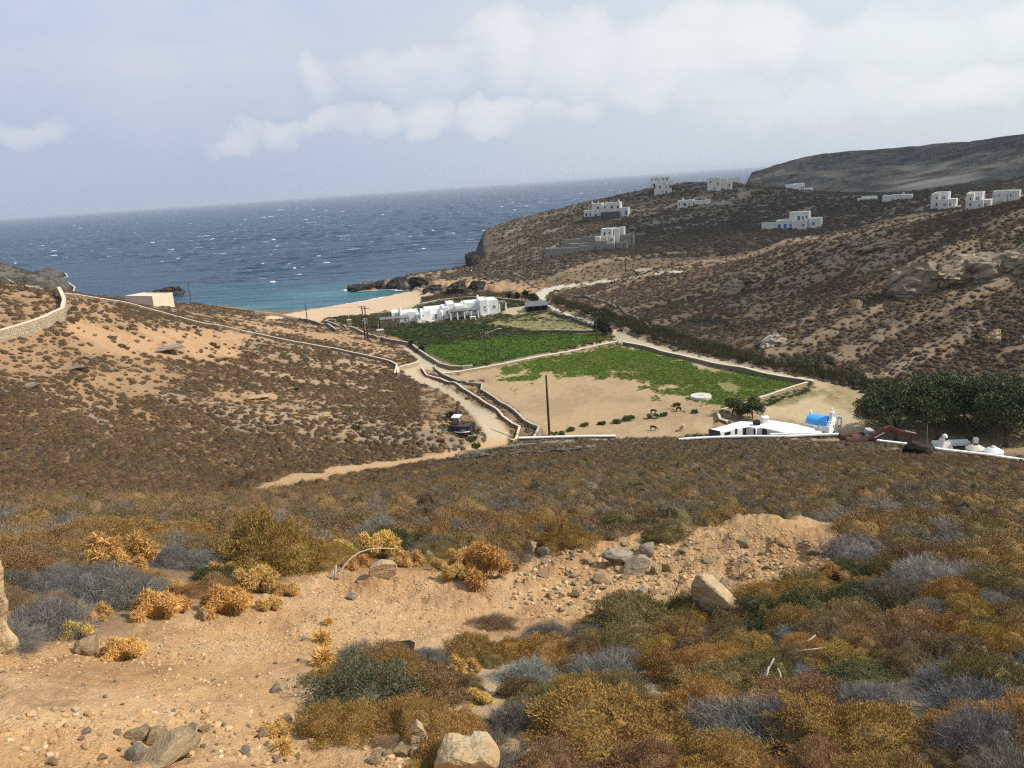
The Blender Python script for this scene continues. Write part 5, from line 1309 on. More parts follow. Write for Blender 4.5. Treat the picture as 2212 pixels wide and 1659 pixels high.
# shed right of the villa
fs = Frame(1160, 672, 4)
sh = empty('garden_shed', fs.o, fs.yaw, 'dark open shed under a flat grey roof right of the villa', 'shed')
x0, x1, zb, zt = fs.rect((1137, 661, 1183, 672)); q = MB(); q.hexa([(x0 - .4, -.4, zt), (x1 + .4, -.4, zt), (x1 + .1, 5, zt + .7), (x0 + .1, 5, zt + .7), (x0 - .4, -.4, zt + .15), (x1 + .4, -.4, zt + .15), (x1 + .1, 5, zt + .85), (x0 + .1, 5, zt + .85)]); q.build('roof', MTHATCH, sh)
q = MB(); q.box(x0, x0 + .2, 0, 4.6, -1, zt - .003); q.box(x1 - .2, x1, 0, 4.6, -1, zt - .003); q.box(x0 + .2, x1 - .2, 4.4, 4.6, -1, zt + .4); q.build('wall', MSTONED, sh)
for k in (.33, .66): q = MB(); x = x0 + (x1 - x0) * k; q.box(x - .1, x + .1, .02, .2, -1, zt - .003); q.build('post', MWOOD, sh)

# ------------------------------------------------------------------ houses on the hills
t5 = lambda X, Y: (1152.1 + .124 * X, 460.8 + .124 * Y)
house('unfinished_house', 'half built two storey house with long bare stone terrace walls on the seaward hill', Frame(1190, 655, -24, tf=t5),
  [(1180, 278, 1372, 640, 4, 7), (1400, 262, 1490, 500, 6, 5), (1490, 240, 1575, 500, 7.5, 3), (1075, 402, 1165, 640, 1.5, 3), (1166, 395, 1285, 475, 2.6, 3), (1310, 400, 1400, 520, 3.5, 2)],
  windows=[(1315, 322, 1336, 356, 4), (1210, 443, 1224, 459, 2.6), (1243, 443, 1257, 459, 2.6), (1345, 448, 1380, 480, 3.5)], doors=[(1227, 328, 1255, 393, 4)],
  stone=[(1085, 482, 1282, 655, 0, 4), (1284, 532, 1405, 640, .5, 3), (1438, 512, 1575, 600, 2, 2), (1580, 490, 1630, 598, 2.2, 1), (195, 605, 785, 685, 0, 1.2), (787, 565, 1072, 660, .3, 1.5), (605, 522, 1070, 575, 4, 2), (830, 408, 1080, 525, 9, .8), (505, 452, 815, 548, 8.4, .6), (1510, 372, 1695, 475, 7, 2), (1705, 340, 1750, 470, 7.3, 1)], smat=MSTONEP)
tC = lambda X, Y: (1097.2 + .3348 * X, 274.3 + .3348 * Y)
house('white_house', 'white house with two small chimneys above a dark stone retaining wall near the cliff top', Frame(630, 592, -20, tf=tC),
  [(490, 540, 556, 582, 0, 5), (541, 496, 604, 582, 1, 6), (604, 500, 632, 570, 1.6, 4), (626, 490, 722, 565, 2.2, 6), (716, 524, 775, 570, 1.6, 5)],
  windows=[(500, 555, 512, 576, 0), (527, 553, 536, 573, 0), (575, 513, 585, 530, 1), (621, 511, 630, 525, 1.6), (664, 509, 677, 525, 2.2), (704, 508, 716, 524, 2.2)], doors=[(756, 541, 771, 567, 1.6, MBLUE), (560, 560, 572, 580, 1)],
  chimneys=[(539, 478, 547, 498, 3), (579, 480, 586, 500, 3), (708, 470, 718, 492, 4)], stone=[(475, 578, 600, 602, -2, 1), (598, 548, 722, 600, -1, 2)])
t6 = lambda X, Y: (1371.5 + .1984 * X, 362.1 + .1984 * Y)
house('white_house', 'white two storey house with bright blue doors and shutters in the middle of the hill', Frame(1700, 668, -27, tf=t6),
  [(1680, 490, 1892, 665, 3, 7), (1535, 580, 1710, 665, .8, 7), (1708, 578, 1862, 665, 0, 7.5), (1893, 556, 2025, 652, 2.5, 6), (1378, 598, 1536, 664, 1.5, .6)],
  windows=[(1685, 612, 1704, 641, .8, MBLUE), (1820, 612, 1843, 641, 0, MBLUE), (1820, 527, 1838, 573, 3, MBLUE), (1858, 523, 1876, 553, 3, MBLUE), (1928, 595, 1960, 623, 2.5, MBLUE)],
  doors=[(1555, 617, 1587, 664, .8, MBLUE), (1620, 613, 1650, 662, .8, MBLUE), (1768, 527, 1800, 574, 3, MBLUE)], chimneys=[(1846, 466, 1858, 492, 6)], stone=[(1170, 618, 1376, 682, 2, .6)], mat=MWD)
house('white_house', 'low white single storey house with round chimney pots on the bare hill', Frame(600, 430, -26, tf=t6),
  [(463, 362, 575, 432, 0, 6), (574, 354, 626, 418, 1.2, 6), (640, 362, 776, 404, 3, 4), (774, 350, 806, 396, 2.6, 5)], windows=[(530, 387, 556, 417, 0), (480, 385, 490, 410, 0)], chimneys=[(510, 328, 527, 362, 2), (534, 342, 541, 362, 2), (768, 330, 783, 352, 4)])
house('white_house', 'tall stack of white cubes with many small windows at the left end of the skyline', Frame(300, 288, -14, tf=t6),
  [(165, 106, 375, 205, 8, 7), (155, 160, 232, 210, 6.5, 5), (330, 142, 416, 195, 6, 5), (230, 186, 368, 288, 1, 6), (210, 236, 276, 292, 0, 4), (366, 222, 400, 270, 1.5, 4)],
  windows=[(183, 128, 194, 146, 8), (221, 124, 230, 139, 8), (241, 124, 250, 139, 8), (302, 118, 313, 140, 8), (343, 117, 359, 137, 8), (265, 195, 279, 230, 1), (334, 207, 346, 223, 1), (303, 255, 314, 271, 1), (336, 252, 351, 276, 1)], doors=[(200, 176, 220, 208, 6.5)], chimneys=[(236, 84, 245, 108, 10)])
house('white_house', 'grey white two storey house with a lower wing on the crest beside the far headland', Frame(860, 248, -24, tf=t6),
  [(787, 116, 926, 252, 0, 8), (927, 122, 1000, 228, 3, 7), (985, 150, 1048, 212, 4, 5), (1004, 112, 1143, 160, 9, 5)], windows=[(818, 142, 833, 164, 0), (896, 165, 911, 186, 0), (864, 220, 880, 233, 0), (1022, 180, 1036, 205, 4)], chimneys=[(803, 100, 814, 118, 3), (836, 100, 846, 118, 3), (868, 98, 879, 118, 3)])
house('white_house', 'small bright white bungalow with a terrace under the far headland', Frame(1750, 243, -12, tf=t6),
  [(1650, 191, 1746, 245, 0, 7), (1738, 176, 1853, 245, .8, 7), (1852, 226, 1940, 245, 0, 5)], windows=[(1672, 217, 1683, 233, 0), (1704, 217, 1716, 231, 0), (1807, 206, 1818, 223, .8), (1830, 206, 1841, 221, .8)], mat=MW)
t7 = lambda X, Y: (1837.8 + .1691 * X, 384 + .1691 * Y)
house('white_house', 'half hidden flat white roof with three chimney pots, leftmost on the right ridge', Frame(210, 290, -24, tf=t7), [(80, 266, 345, 292, 0, 5), (142, 248, 342, 285, 2, 5)], chimneys=[(137, 232, 149, 254, 3), (214, 228, 226, 252, 3), (311, 228, 323, 252, 3)])
house('white_house', 'long low white house with a stepped roof on the right ridge', Frame(600, 296, -30, tf=t7), [(402, 236, 522, 296, 0, 6), (520, 226, 642, 296, .3, 6), (640, 224, 780, 296, 0, 7)], windows=[(523, 272, 541, 291, .3), (590, 268, 618, 291, .3), (648, 266, 667, 287, 0)], chimneys=[(655, 190, 686, 228, 3)], stone=[(812, 286, 955, 300, 0, 2)])
house('white_house', 'white cube house on a grey stone base, second tallest block on the right ridge', Frame(1150, 418, -36, tf=t7),
  [(1020, 212, 1132, 400, 2, 6), (1060, 192, 1246, 300, 4, 6), (1112, 288, 1246, 412, 0, 6), (1246, 268, 1342, 400, 1.5, 4.5), (1244, 372, 1386, 412, .3, 4)],
  windows=[(1092, 245, 1110, 271, 2), (1168, 235, 1210, 276, 4, MBGREY), (1085, 325, 1103, 360, 2), (1184, 328, 1213, 362, 0, MBGREY), (1253, 320, 1281, 362, 1.5, MBGREY)], stone=[(935, 396, 1110, 492, 1, 4), (1110, 414, 1382, 470, .2, 3)])
house('white_house', 'white cube house with a lower front block right of the one on the stone base', Frame(1590, 398, -36, tf=t7),
  [(1468, 200, 1572, 402, 2, 6), (1490, 196, 1682, 300, 4, 6), (1550, 296, 1692, 400, 0, 6), (1690, 280, 1786, 366, 1.5, 5)], windows=[(1522, 252, 1538, 282, 2), (1600, 240, 1643, 288, 4, MBGREY), (1514, 328, 1534, 352, 2), (1625, 335, 1655, 368, 0, MBGREY), (1708, 330, 1735, 355, 1.5, MBGREY)])
house('white_house', 'plain long white house at the right end of the ridge', Frame(1980, 306, -36, tf=t7), [(1808, 176, 2150, 308, 0, 7), (2140, 240, 2280, 282, 1, 5)], windows=[(1822, 220, 1834, 252, 0, MBGREY), (1882, 215, 1900, 234, 0), (2037, 207, 2053, 240, 0)], doors=[(1998, 206, 2009, 300, 0, MBGREY)])
fc = Frame(290, 655, -30, d=222)
house('cream_building', 'windowless cream building half sunk behind the brown hill near the islet', fc, [(272, 641, 331, 668, 0, 6)], mat=MCREAM, sink=4, cat='building', bev=.05)

# ------------------------------------------------------------------ chapel and its outbuildings
tch = lambda X, Y: (1508.7 + .1612 * X, 866.8 + .1612 * Y)
def plan(pts, z):
    out = []
    for X, Y in pts:
        a, t = ray(*tch(X, Y)); d = (z - H) / t; out.append((d * math.sin(a), d * math.cos(a)))
    return out
def flat_block(m, pts, z, zlow=2.5): m.prism(plan(pts, z), zlow, z)
ch0 = plan([(900, 440)], 4.6)[0]
cha = empty('chapel_annex', (ch0[0], ch0[1], 4.2), 0, 'low white flat roofed courtyard buildings beside the chapel', 'building')
m = MB()
flat_block(m, [(135, 378), (295, 412), (648, 338), (770, 356), (850, 300), (720, 272), (560, 264)], 6.4)
flat_block(m, [(792, 352), (850, 353), (1235, 435), (1400, 428), (1420, 345), (1340, 308), (960, 248), (822, 264)], 6.3)
flat_block(m, [(1240, 434), (1530, 425), (1560, 360), (1345, 312)], 6.2)
wob_ = m.build('wall', MW, None, .12); wob_.parent = cha; wob_.matrix_parent_inverse = Matrix.Translation((-ch0[0], -ch0[1], -4.2))
def face_frame(p1, p2, z):
    (xa, ya), (xb, yb) = plan([p1, p2], z)
    fr = Frame.__new__(Frame); fr.tf = tch; fr.o = Vector((xa, ya, 3.8)); fr.yaw = math.atan2(yb - ya, xb - xa); c, n = math.cos(fr.yaw), math.sin(fr.yaw); fr.ux = np.array([c, n, 0]); fr.uy = np.array([-n, c, 0]); return fr
def on_face(parent, fr, b, kind, mat_, arch=False, y=0.0):
    x0, x1, zb, zt = fr.rect(b, y); q = MB()
    zb = min(zb, .3)
    if arch:
        n = 12; r = (x1 - x0) / 2; cx = (x0 + x1) / 2
        poly = [(x1, zb), (x0, zb)] [::-1] + [(cx + r * math.cos(math.pi * k / n), zt - r + r * math.sin(math.pi * k / n)) for k in range(n + 1)]
        V_ = [(x, y - .03, z) for x, z in poly] + [(x, y + .05, z) for x, z in poly]; n_ = len(poly)
        q.add(V_, [tuple(range(n_)), tuple(range(2 * n_ - 1, n_ - 1, -1))] + [(i, (i + 1) % n_, n_ + (i + 1) % n_, n_ + i) for i in range(n_)])
    else: q.box(x0, x1, y - .03, y + .05, zb if kind != 'window' else fr.rect(b, y)[2], zt)
    o = q.build(kind, mat_, None); o.parent = parent
    o.matrix_parent_inverse = parent.matrix_basis.inverted() if parent.type == 'EMPTY' else Matrix()
    o.matrix_basis = Matrix.Translation(fr.o) @ Matrix.Rotation(fr.yaw, 4, 'Z')
    return o
bpy.context.view_layer.update()
f1 = face_frame((295, 412), (648, 338), 6.4); f2 = face_frame((850, 353), (1235, 435), 6.3); f3 = face_frame((648, 338), (770, 356), 6.4)
on_face(cha, f1, (352, 412, 430, 452), 'window', MDARK); on_face(cha, f1, (492, 368, 521, 438), 'window', MDARK); on_face(cha, f1, (595, 356, 640, 455), 'door', MDARK)
on_face(cha, f3, (740, 372, 765, 450), 'door', MDARK); on_face(cha, f2, (852, 366, 922, 460), 'archway', MDARK, True)
f0 = face_frame((135, 378), (295, 412), 6.4)
on_face(cha, f0, (138, 385, 288, 452), 'stone_side', MSTONED)
fch = Frame(900, 300, 0, tf=tch, z=6.3)
x0, x1, zb, zt = fch.rect((866, 216, 944, 300)); q = MB(); q.box(x0, x1, 0, x1 - x0, -.2, zt - .12); q.box(x0 - .08, x1 + .08, -.08, x1 - x0 + .08, zt - .117, zt); c_ = q.build('chimney', MW, None, .03); c_.parent = cha; c_.matrix_parent_inverse = cha.matrix_basis.inverted(); c_.location = fch.o
ft = Frame(795, 330, 0, tf=tch, z=6.35); x0, x1, zb, zt = ft.rect((742, 262, 846, 330)); r_ = (zt - zb) / 2
tk = empty('water_tank', ft.o, 0, 'black ribbed water tank lying on the white annex roof', 'tank'); q = MB()
q.tube([(x0 + .05, r_, r_), (x0 + .15, r_, r_)] + [(x0 + .15 + (x1 - x0 - .3) * k / 12, r_, r_) for k in range(1, 13)] + [(x1 - .05, r_, r_)], [r_ * .6] + [r_ * (.94 if k % 2 else 1.0) for k in range(13)] + [r_ * .6], 20); q.build('barrel', MBLACK, tk, smooth=True)
q = MB(); q.lathe([(.16, 0), (.16, .12), (.05, .14)], 14, ((x0 + x1) / 2, r_, 2 * r_ - .03)); q.build('lid', MBLACK, tk)
# chapel nave with its blue vault, bell gable, gate arch
zsp = 6.55; ZB = zsp - 2.85
A0, B0 = plan([(1428, 292), (1712, 336)], zsp)
ax = Vector((B0[0] - A0[0], B0[1] - A0[1], 0)); LN = ax.length; yawc = math.atan2(ax.y, ax.x)
chp = empty('chapel', (A0[0], A0[1], ZB), yawc, 'tiny white chapel with a bright blue barrel vault and a bell gable with a cross', 'chapel')
Wn = 2.7; q = MB(); q.box(0, LN, 0, Wn, -1.5, 2.85); q.build('nave_wall', MW, chp, .06)
q = MB(); n = 18; rv = Wn / 2
V_ = [(x, rv - rv * math.cos(math.pi * k / n), 2.853 + rv * .80 * math.sin(math.pi * k / n)) for x in (.05, LN - .12) for k in range(n + 1)]
q.add(V_, [(k, k + 1, n + 2 + k, n + 1 + k) for k in range(n)] + [tuple(range(n, -1, -1)), tuple(range(n + 1, 2 * n + 2))]); q.build('barrel_vault', MDOME, chp, smooth=False)
q = MB(); q.box(.1, .35, rv - .12, rv + .12, 2.85 + rv * .75, 2.85 + rv * .8 + .45); q.build('finial', MW, chp)
def arch_slab(m, fr, b, hole, y, th, n=10):
    """upright slab with round head and an arched hole through it"""
    x0, x1, z0, z1 = fr.rect(b, y); h0, h1, k0, k1 = fr.rect(hole, y); R_ = (x1 - x0) / 2; r_ = (h1 - h0) / 2; cx = (x0 + x1) / 2; hx = (h0 + h1) / 2
    out = [(x0, z0)] + [(x0, z1 - R_)] + [(cx - R_ * math.cos(math.pi * k / n), z1 - R_ + R_ * math.sin(math.pi * k / n)) for k in range(1, n)] + [(x1, z1 - R_), (x1, z0)]
    inn = [(h0, k0)] + [(h0, k1 - r_)] + [(hx - r_ * math.cos(math.pi * k / n), k1 - r_ + r_ * math.sin(math.pi * k / n)) for k in range(1, n)] + [(h1, k1 - r_), (h1, k0)]
    N = len(out); V_ = [(p[0], yy, p[1]) for yy in (y, y + th) for L_ in (out, inn) for p in L_]
    Fs = []
    for i in range(N - 1):
        Fs += [(i, i + 1, N + i + 1, N + i), (2 * N + i, 3 * N + i, 3 * N + i + 1, 2 * N + i + 1), (i, 2 * N + i, 2 * N + i + 1, i + 1), (N + i, N + i + 1, 3 * N + i + 1, 3 * N + i)]
    Fs += [(0, N, 3 * N, 2 * N), (N - 1, 3 * N - 1, 4 * N - 1, 2 * N - 1)]
    m.add(V_, Fs)
    return x0, x1, z0, z1
def cross(m, cx, y, z, s_):
    m.box(cx - .09 * s_, cx + .09 * s_, y, y + .18 * s_, z - .1, z + .75 * s_); m.box(cx - .32 * s_, cx - .092 * s_, y + .01, y + .17 * s_, z + .35 * s_, z + .53 * s_); m.box(cx + .092 * s_, cx + .32 * s_, y + .01, y + .17 * s_, z + .35 * s_, z + .53 * s_); m.lathe([(.02, z - .25), (.16 * s_, z - .18), (.16 * s_, z - .02), (.05, z)], 12, (cx, y + .09 * s_, 0))
def slab_yz(m, prof, hole, x, th):
    """end wall with an optional hole, outline given in (y, z), built across the nave axis"""
    N = len(prof); V_ = [(xx, p[0], p[1]) for xx in (x, x + th) for L_ in ((prof, hole) if hole else (prof,)) for p in L_]
    if not hole: m.add(V_, [tuple(range(N)), tuple(range(2 * N - 1, N - 1, -1))] + [(i, (i + 1) % N, N + (i + 1) % N, N + i) for i in range(N)]); return
    Fs = []
    for i in range(N - 1): Fs += [(i, i + 1, N + i + 1, N + i), (2 * N + i, 3 * N + i, 3 * N + i + 1, 2 * N + i + 1), (i, 2 * N + i, 2 * N + i + 1, i + 1), (N + i, N + i + 1, 3 * N + i + 1, 3 * N + i)]
    Fs += [(0, N, 3 * N, 2 * N), (N - 1, 3 * N - 1, 4 * N - 1, 2 * N - 1)]; m.add(V_, Fs)
def gz_(m): m.v = [(x, y, z if z < 2.85 else 2.85 + (z - 2.85) * .76) for x, y, z in m.v]
yc = Wn / 2
q = MB(); slab_yz(q, [(yc - 1.6, -1.5), (yc + 1.6, -1.5), (yc + 1.6, 2.95), (yc + 1.28, 2.95), (yc + 1.28, 3.3), (yc + .98, 3.3), (yc + .98, 3.65), (yc + .70, 3.65), (yc + .70, 3.95), (yc - .70, 3.95), (yc - .70, 3.65), (yc - .98, 3.65), (yc - .98, 3.3), (yc - 1.28, 3.3), (yc - 1.28, 2.95), (yc - 1.6, 2.95)], None, LN + .003, .5); gz_(q); q.build('gable_wall', MW, chp, .04)
nn_ = 10; o_ = [(yc - .48, 3.953), (yc - .48, 4.9)] + [(yc - .48 * math.cos(math.pi * k / nn_), 4.9 + .48 * math.sin(math.pi * k / nn_)) for k in range(1, nn_)] + [(yc + .48, 4.9), (yc + .48, 3.953)]
i_ = [(yc - .22, 4.25), (yc - .22, 4.75)] + [(yc - .22 * math.cos(math.pi * k / nn_), 4.75 + .22 * math.sin(math.pi * k / nn_)) for k in range(1, nn_)] + [(yc + .22, 4.75), (yc + .22, 4.25)]
q = MB(); slab_yz(q, o_, i_, LN + .03, .44); q.box(LN + .035, LN + .465, yc - .47, yc + .47, 3.955, 4.25); gz_(q); q.build('bell_arch', MW, chp)
q = MB(); q.lathe([(.02, 5.36), (.12, 5.42), (.12, 5.55), (.04, 5.6)], 12, (LN + .25, yc, 0)); q.box(LN + .2, LN + .3, yc - .05, yc + .05, 5.58, 6.02); q.box(LN + .21, LN + .29, yc - .2, yc - .053, 5.74, 5.85); q.box(LN + .21, LN + .29, yc + .053, yc + .2, 5.74, 5.85); gz_(q); q.build('cross', MW, chp)
q = MB(); q.lathe([(.15, 4.42), (.12, 4.52), (.07, 4.62), (.02, 4.66)], 12, (LN + .25, yc, 0)); gz_(q); q.build('bell', MBROWNM, chp)
q = MB(); q.box(LN + .48, LN + .53, yc - .32, yc + .32, -.5, 1.75); q.build('door', MDARK, chp)
q = MB(); q.box(LN + .48, LN + .53, yc - .12, yc + .12, 2.35, 2.75); q.build('window', MDARK, chp)
q = MB(); q.box(.4, LN - .3, -2.6, -.003, -1.5, 2.2); q.build('side_room', MW, chp, .08)
q = MB(); q.box(LN - 1.1, LN - .75, -2.64, -2.58, .5, 1.7); q.build('window', MDARK, chp)
q = MB(); q.box(1.0, 1.5, -2.64, -2.58, .9, 1.6); q.build('window', MDARK, chp)
gt = Frame(1885, 402, -18, tf=tch, z=4.4)
ga = empty('gate_arch', gt.o, gt.yaw, 'narrow white gate arch with a cross right of the chapel front', 'arch')
q = MB(); xx = arch_slab(q, gt, (1843, 208, 1926, 402), (1872, 240, 1908, 402), 0, .7); q.build('arch', MW, ga, .03)
q = MB(); cross(q, (xx[0] + xx[1]) / 2, .25, xx[3] + .08, .42); q.build('cross', MW, ga)
q = MB(); x0, x1, zb, zt = gt.rect((1874, 330, 1906, 350)); q.box(x0, x1, .2, .5, zb, zt); q.build('crossbar', MMETAL, ga)
fd = Frame(1560, 350, 0, tf=tch, z=6.25)
dq = MB(); dq.lathe([(.30, 0), (.30, .22), (.22, .26)], 18); do_ = dq.build('roof_vent', MCONC, None); do_.location = fd.o; tag(do_, 'small round grey vent on the white roof below the blue vault', 'vent')

# ------------------------------------------------------------------ oven, domed tanks and bench by the trees
t9 = lambda X, Y: (1837.8 + .1691 * X, 801 + .1691 * Y)
fo_ = Frame(1250, 985, 0, tf=t9, z=4.5)
ov = empty('outdoor_oven', fo_.o, 0, 'white conical bread oven with a hooded chimney behind the long wall', 'oven'); q = MB()
x0, x1, zb, zt = fo_.rect((1165, 835, 1335, 985)); w2 = (x1 - x0) / 2; cx = (x0 + x1) / 2
q.hexa([(x0, 0, -.5), (x1, 0, -.5), (x1, 2.2, -.5), (x0, 2.2, -.5), (cx - w2 * .42, .5, zt * .62), (cx + w2 * .42, .5, zt * .62), (cx + w2 * .42, 1.5, zt * .62), (cx - w2 * .42, 1.5, zt * .62)]); q.build('hood', MW, ov, .1)
q = MB(); q.lathe([(w2 * .42, zt * .6), (w2 * .40, zt * .8), (w2 * .28, zt * .94), (.05, zt)], 18, (cx, 1.0, 0)); q.build('chimney', MW, ov, smooth=True)
q = MB(); q.box(cx - w2 * .28, cx + w2 * .28, .40, .52, zt * .60, zt * .72); q.build('smoke_hole', MDARK, ov)
fb_ = Frame(1270, 985, -5, tf=t9, z=4.5); be = empty('garden_bench', fb_.o, fb_.yaw, 'long whitewashed bench wall in tree shade behind the oven', 'bench')
x0, x1, zb, zt = fb_.rect((1040, 890, 1500, 990), 2.6); q = MB(); q.box(x0, x1, 2.6, 3.0, -.5, zt); q.build('backrest', MW, be, .1); q = MB(); q.box(x0, x1, 1.9, 2.597, -.5, zt * .5); q.build('seat', MW, be, .08)
for (b, col, lab) in (((1480, 935, 1705, 1025), MCONC, 'grey conical cistern with a small black cap left of the white one'), ((1705, 965, 1932, 1060), MW, 'white domed cistern with a knob at the end of the row')):
    f_ = Frame((b[0] + b[2]) / 2, b[3], 0, tf=t9, z=4.4); x0, x1, zb, zt = f_.rect(b); r_ = (x1 - x0) / 2
    c_ = empty('cistern', f_.o, 0, lab, 'cistern'); q = MB(); q.lathe([(r_, -.8), (r_, zt * .35), (r_ * 1.02, zt * .40), (r_ * .6, zt * .72), (r_ * .25, zt * .9), (.05, zt * .95)], 32); q.build('tank', col, c_, smooth=False)
    q = MB(); q.lathe([(r_ * .22, zt * .88), (r_ * .22, zt * 1.02), (r_ * .1, zt * 1.06)], 16); q.build('cap', MBLACK if col is MCONC else MW, c_)
f_ = Frame(1665, 1000, 0, tf=t9, z=4.4); x0, x1, zb, zt = f_.rect((1640, 890, 1690, 1000)); q = MB(); q.box(x0, x1, 1.0, 1.5, -.5, zt); o = q.build('white_pillar', MW, None, .05); o.location = f_.o; tag(o, 'white square pillar behind the grey cistern', 'pillar')
# round concrete well cover in the crop
fw = Frame(1514, 860, 0); x0, x1, zb, zt = fw.rect((1492, 852, 1537, 862)); r_ = (x1 - x0) / 2
we = empty('well_cover', fw.o, 0, 'round pale concrete well cover at the edge of the crop field', 'well'); q = MB(); q.lathe([(r_, -.4), (r_, .42), (r_ * .97, .5)], 36); q.build('slab', MCONC, we); q = MB(); q.box(-.35, .35, -.3, .3, .503, .56); q.build('hatch', MMETAL, we)

# ------------------------------------------------------------------ poles, gate posts, wires
POLETOP = {}
def pole(key, label, base, top, arms=(), group=None, name='utility_pole', mat=MWOOD, r=.13):
    p = G(*base); d = math.hypot(p.x, p.y); a, t = ray(*top); h = H + t * d - p.z
    root = empty(name, p, -math.atan2(p.x, p.y) * 0, label, 'pole', group)
    q = MB(); q.tube([(0, 0, -.6), (0, 0, h * .5), (0, 0, h)], [r * 1.15, r, r * .75], 10); q.build('post', mat, root)
    for zf_, half, ang in arms:
        q = MB(); c, s_ = math.cos(ang), math.sin(ang); z = h * zf_
        q.hexa([(x * c - y * s_, x * s_ + y * c, zz) for zz in (z - .06, z + .06) for x, y in ((-half, r * .8), (half, r * .8), (half, r * .8 + .12), (-half, r * .8 + .12))]); o = q.build('crossarm', mat, root)
        for k in (-.9, -.35, .35, .9):
            i_ = MB(); i_.lathe([(.05, 0), (.07, .06), (.03, .16)], 8, (half * k * c - r * s_, half * k * s_ + r * c, z + .063)); i_.build('insulator', MCONC, o)
    POLETOP[key] = Vector((p.x, p.y, p.z + h - .1)); return root, h
pole('a', 'tall dark bare pole at the edge of the ploughed field, nearest of all poles', (1187, 940), (1175, 811), r=.17)
r1, h1 = pole('b', 'left pole of the pair by the road, carrying a transformer box', (789, 732), (781, 661), [(.97, 1.1, .1)], r=.17)
q = MB(); q.box(.15, .95, -.35, .35, h1 * .45, h1 * .62); q.build('transformer', MMETAL, r1, .04)
pole('c', 'right pole of the pair by the road in front of the beach', (795.5, 734), (787, 663), [(.95, 1.1, .1)], r=.17)
r3, h3 = pole('d', 'lone pole with a lamp arm at the near edge of the upper green field', (1052, 793), (1047.5, 718), [(.99, .8, .2), (.87, .8, .2)])
q = MB(); q.tube([(0, 0, h3 - .3), (1.5, .3, h3 + .1), (2.9, .6, h3 + .45)], .05, 6); la = q.build('lamp_arm', MMETAL, r3); q = MB(); q.box(2.7, 3.6, .45, .75, h3 + .40, h3 + .52); q.build('lamp_head', MMETAL, la, .03)
pole('e', 'pole with two crossarms on the lane beside the dark bushes', (1289.5, 748), (1288, 674), [(.98, 1.4, .05), (.83, 1.1, .05)])
pole('f', 'slim pole standing on the tumbled wall of the right hill', (1323.5, 661), (1322, 604)); pole('g', 'faint pole beyond the pale upper road', (1351.6, 590), (1350, 549)); pole('h', 'faint pole on the dark slope left of the blue shuttered house', (1569, 561), (1568.5, 524))
pole('i', 'thin pole on the shore hill left of the bay', (413, 657), (410, 612)); pole('j', 'thin pole on the beach edge left of the pair', (664.5, 698), (661, 657)); pole('k', 'thin pole on the far left headland slope', (107, 612), (104, 594))
def wire(label, k0, k1, off=(0, 0, 0), sag=.8):
    a, b_ = POLETOP[k0] + Vector(off), POLETOP[k1] + Vector(off); n = 14
    q = MB(); q.tube([a.lerp(b_, i / n) - Vector((0, 0, sag * 4 * (i / n) * (1 - i / n))) for i in range(n + 1)], .022, 4); o = q.build('overhead_wire', MBLACK, None); tag(o, label, 'wire')
wire('wire hanging between the two thin poles left of the beach', 'i', 'j', sag=1.5); wire('wire from the beach edge pole to the pair of poles', 'j', 'b', sag=.7); wire('wire from the pair of poles across the field to the lamp pole', 'c', 'd', sag=1.2); wire('wire from the lamp pole to the pole with two crossarms', 'd', 'e', sag=1.0); wire('wire from the lane pole up to the slim pole on the hill', 'e', 'f', sag=1.0); wire('wire from the slim hill pole to the faint one beyond the road', 'f', 'g', sag=1.2)
def gatepost(label, b, lampx, lampt):
    f_ = Frame((b[0] + b[2]) / 2, b[3], 12); x0, x1, zb, zt = f_.rect(b); w_ = (x1 - x0)
    o = empty('gate_pillar', f_.o, f_.yaw, label, 'gate pillar'); q = MB(); q.box(x0, x1, 0, w_, -.6, zt - .12); q.build('shaft', MSTONE, o, .04); q = MB(); q.box(x0 - .08, x1 + .08, -.08, w_ + .08, zt - .117, zt); q.build('cap', MCOPE, o, .02)
    l0, l1, lb, lt = f_.rect((lampx - .5, lampt, lampx + .5, b[1])); q = MB(); q.tube([(l0, w_ / 2, zt - .02), (l0, w_ / 2, lt - .3)], .05, 8); lp = q.build('lamp', MMETAL, o); q = MB(); q.lathe([(.05, lt - .3), (.14, lt - .2), (.14, lt), (.03, lt + .06)], 10, (l0, w_ / 2, 0)); q.build('lamp_head', MCONC, lp)
gatepost('stone gate pillar with a lamp left of the pair of poles', (750.5, 691, 759.5, 709), 753, 680); gatepost('bigger stone gate pillar with a lamp right of the pair of poles', (815, 713, 829, 732), 818, 703); gatepost('stone gate pillar half hidden behind the pair of poles', (784, 692, 789.5, 716), 786, 689)
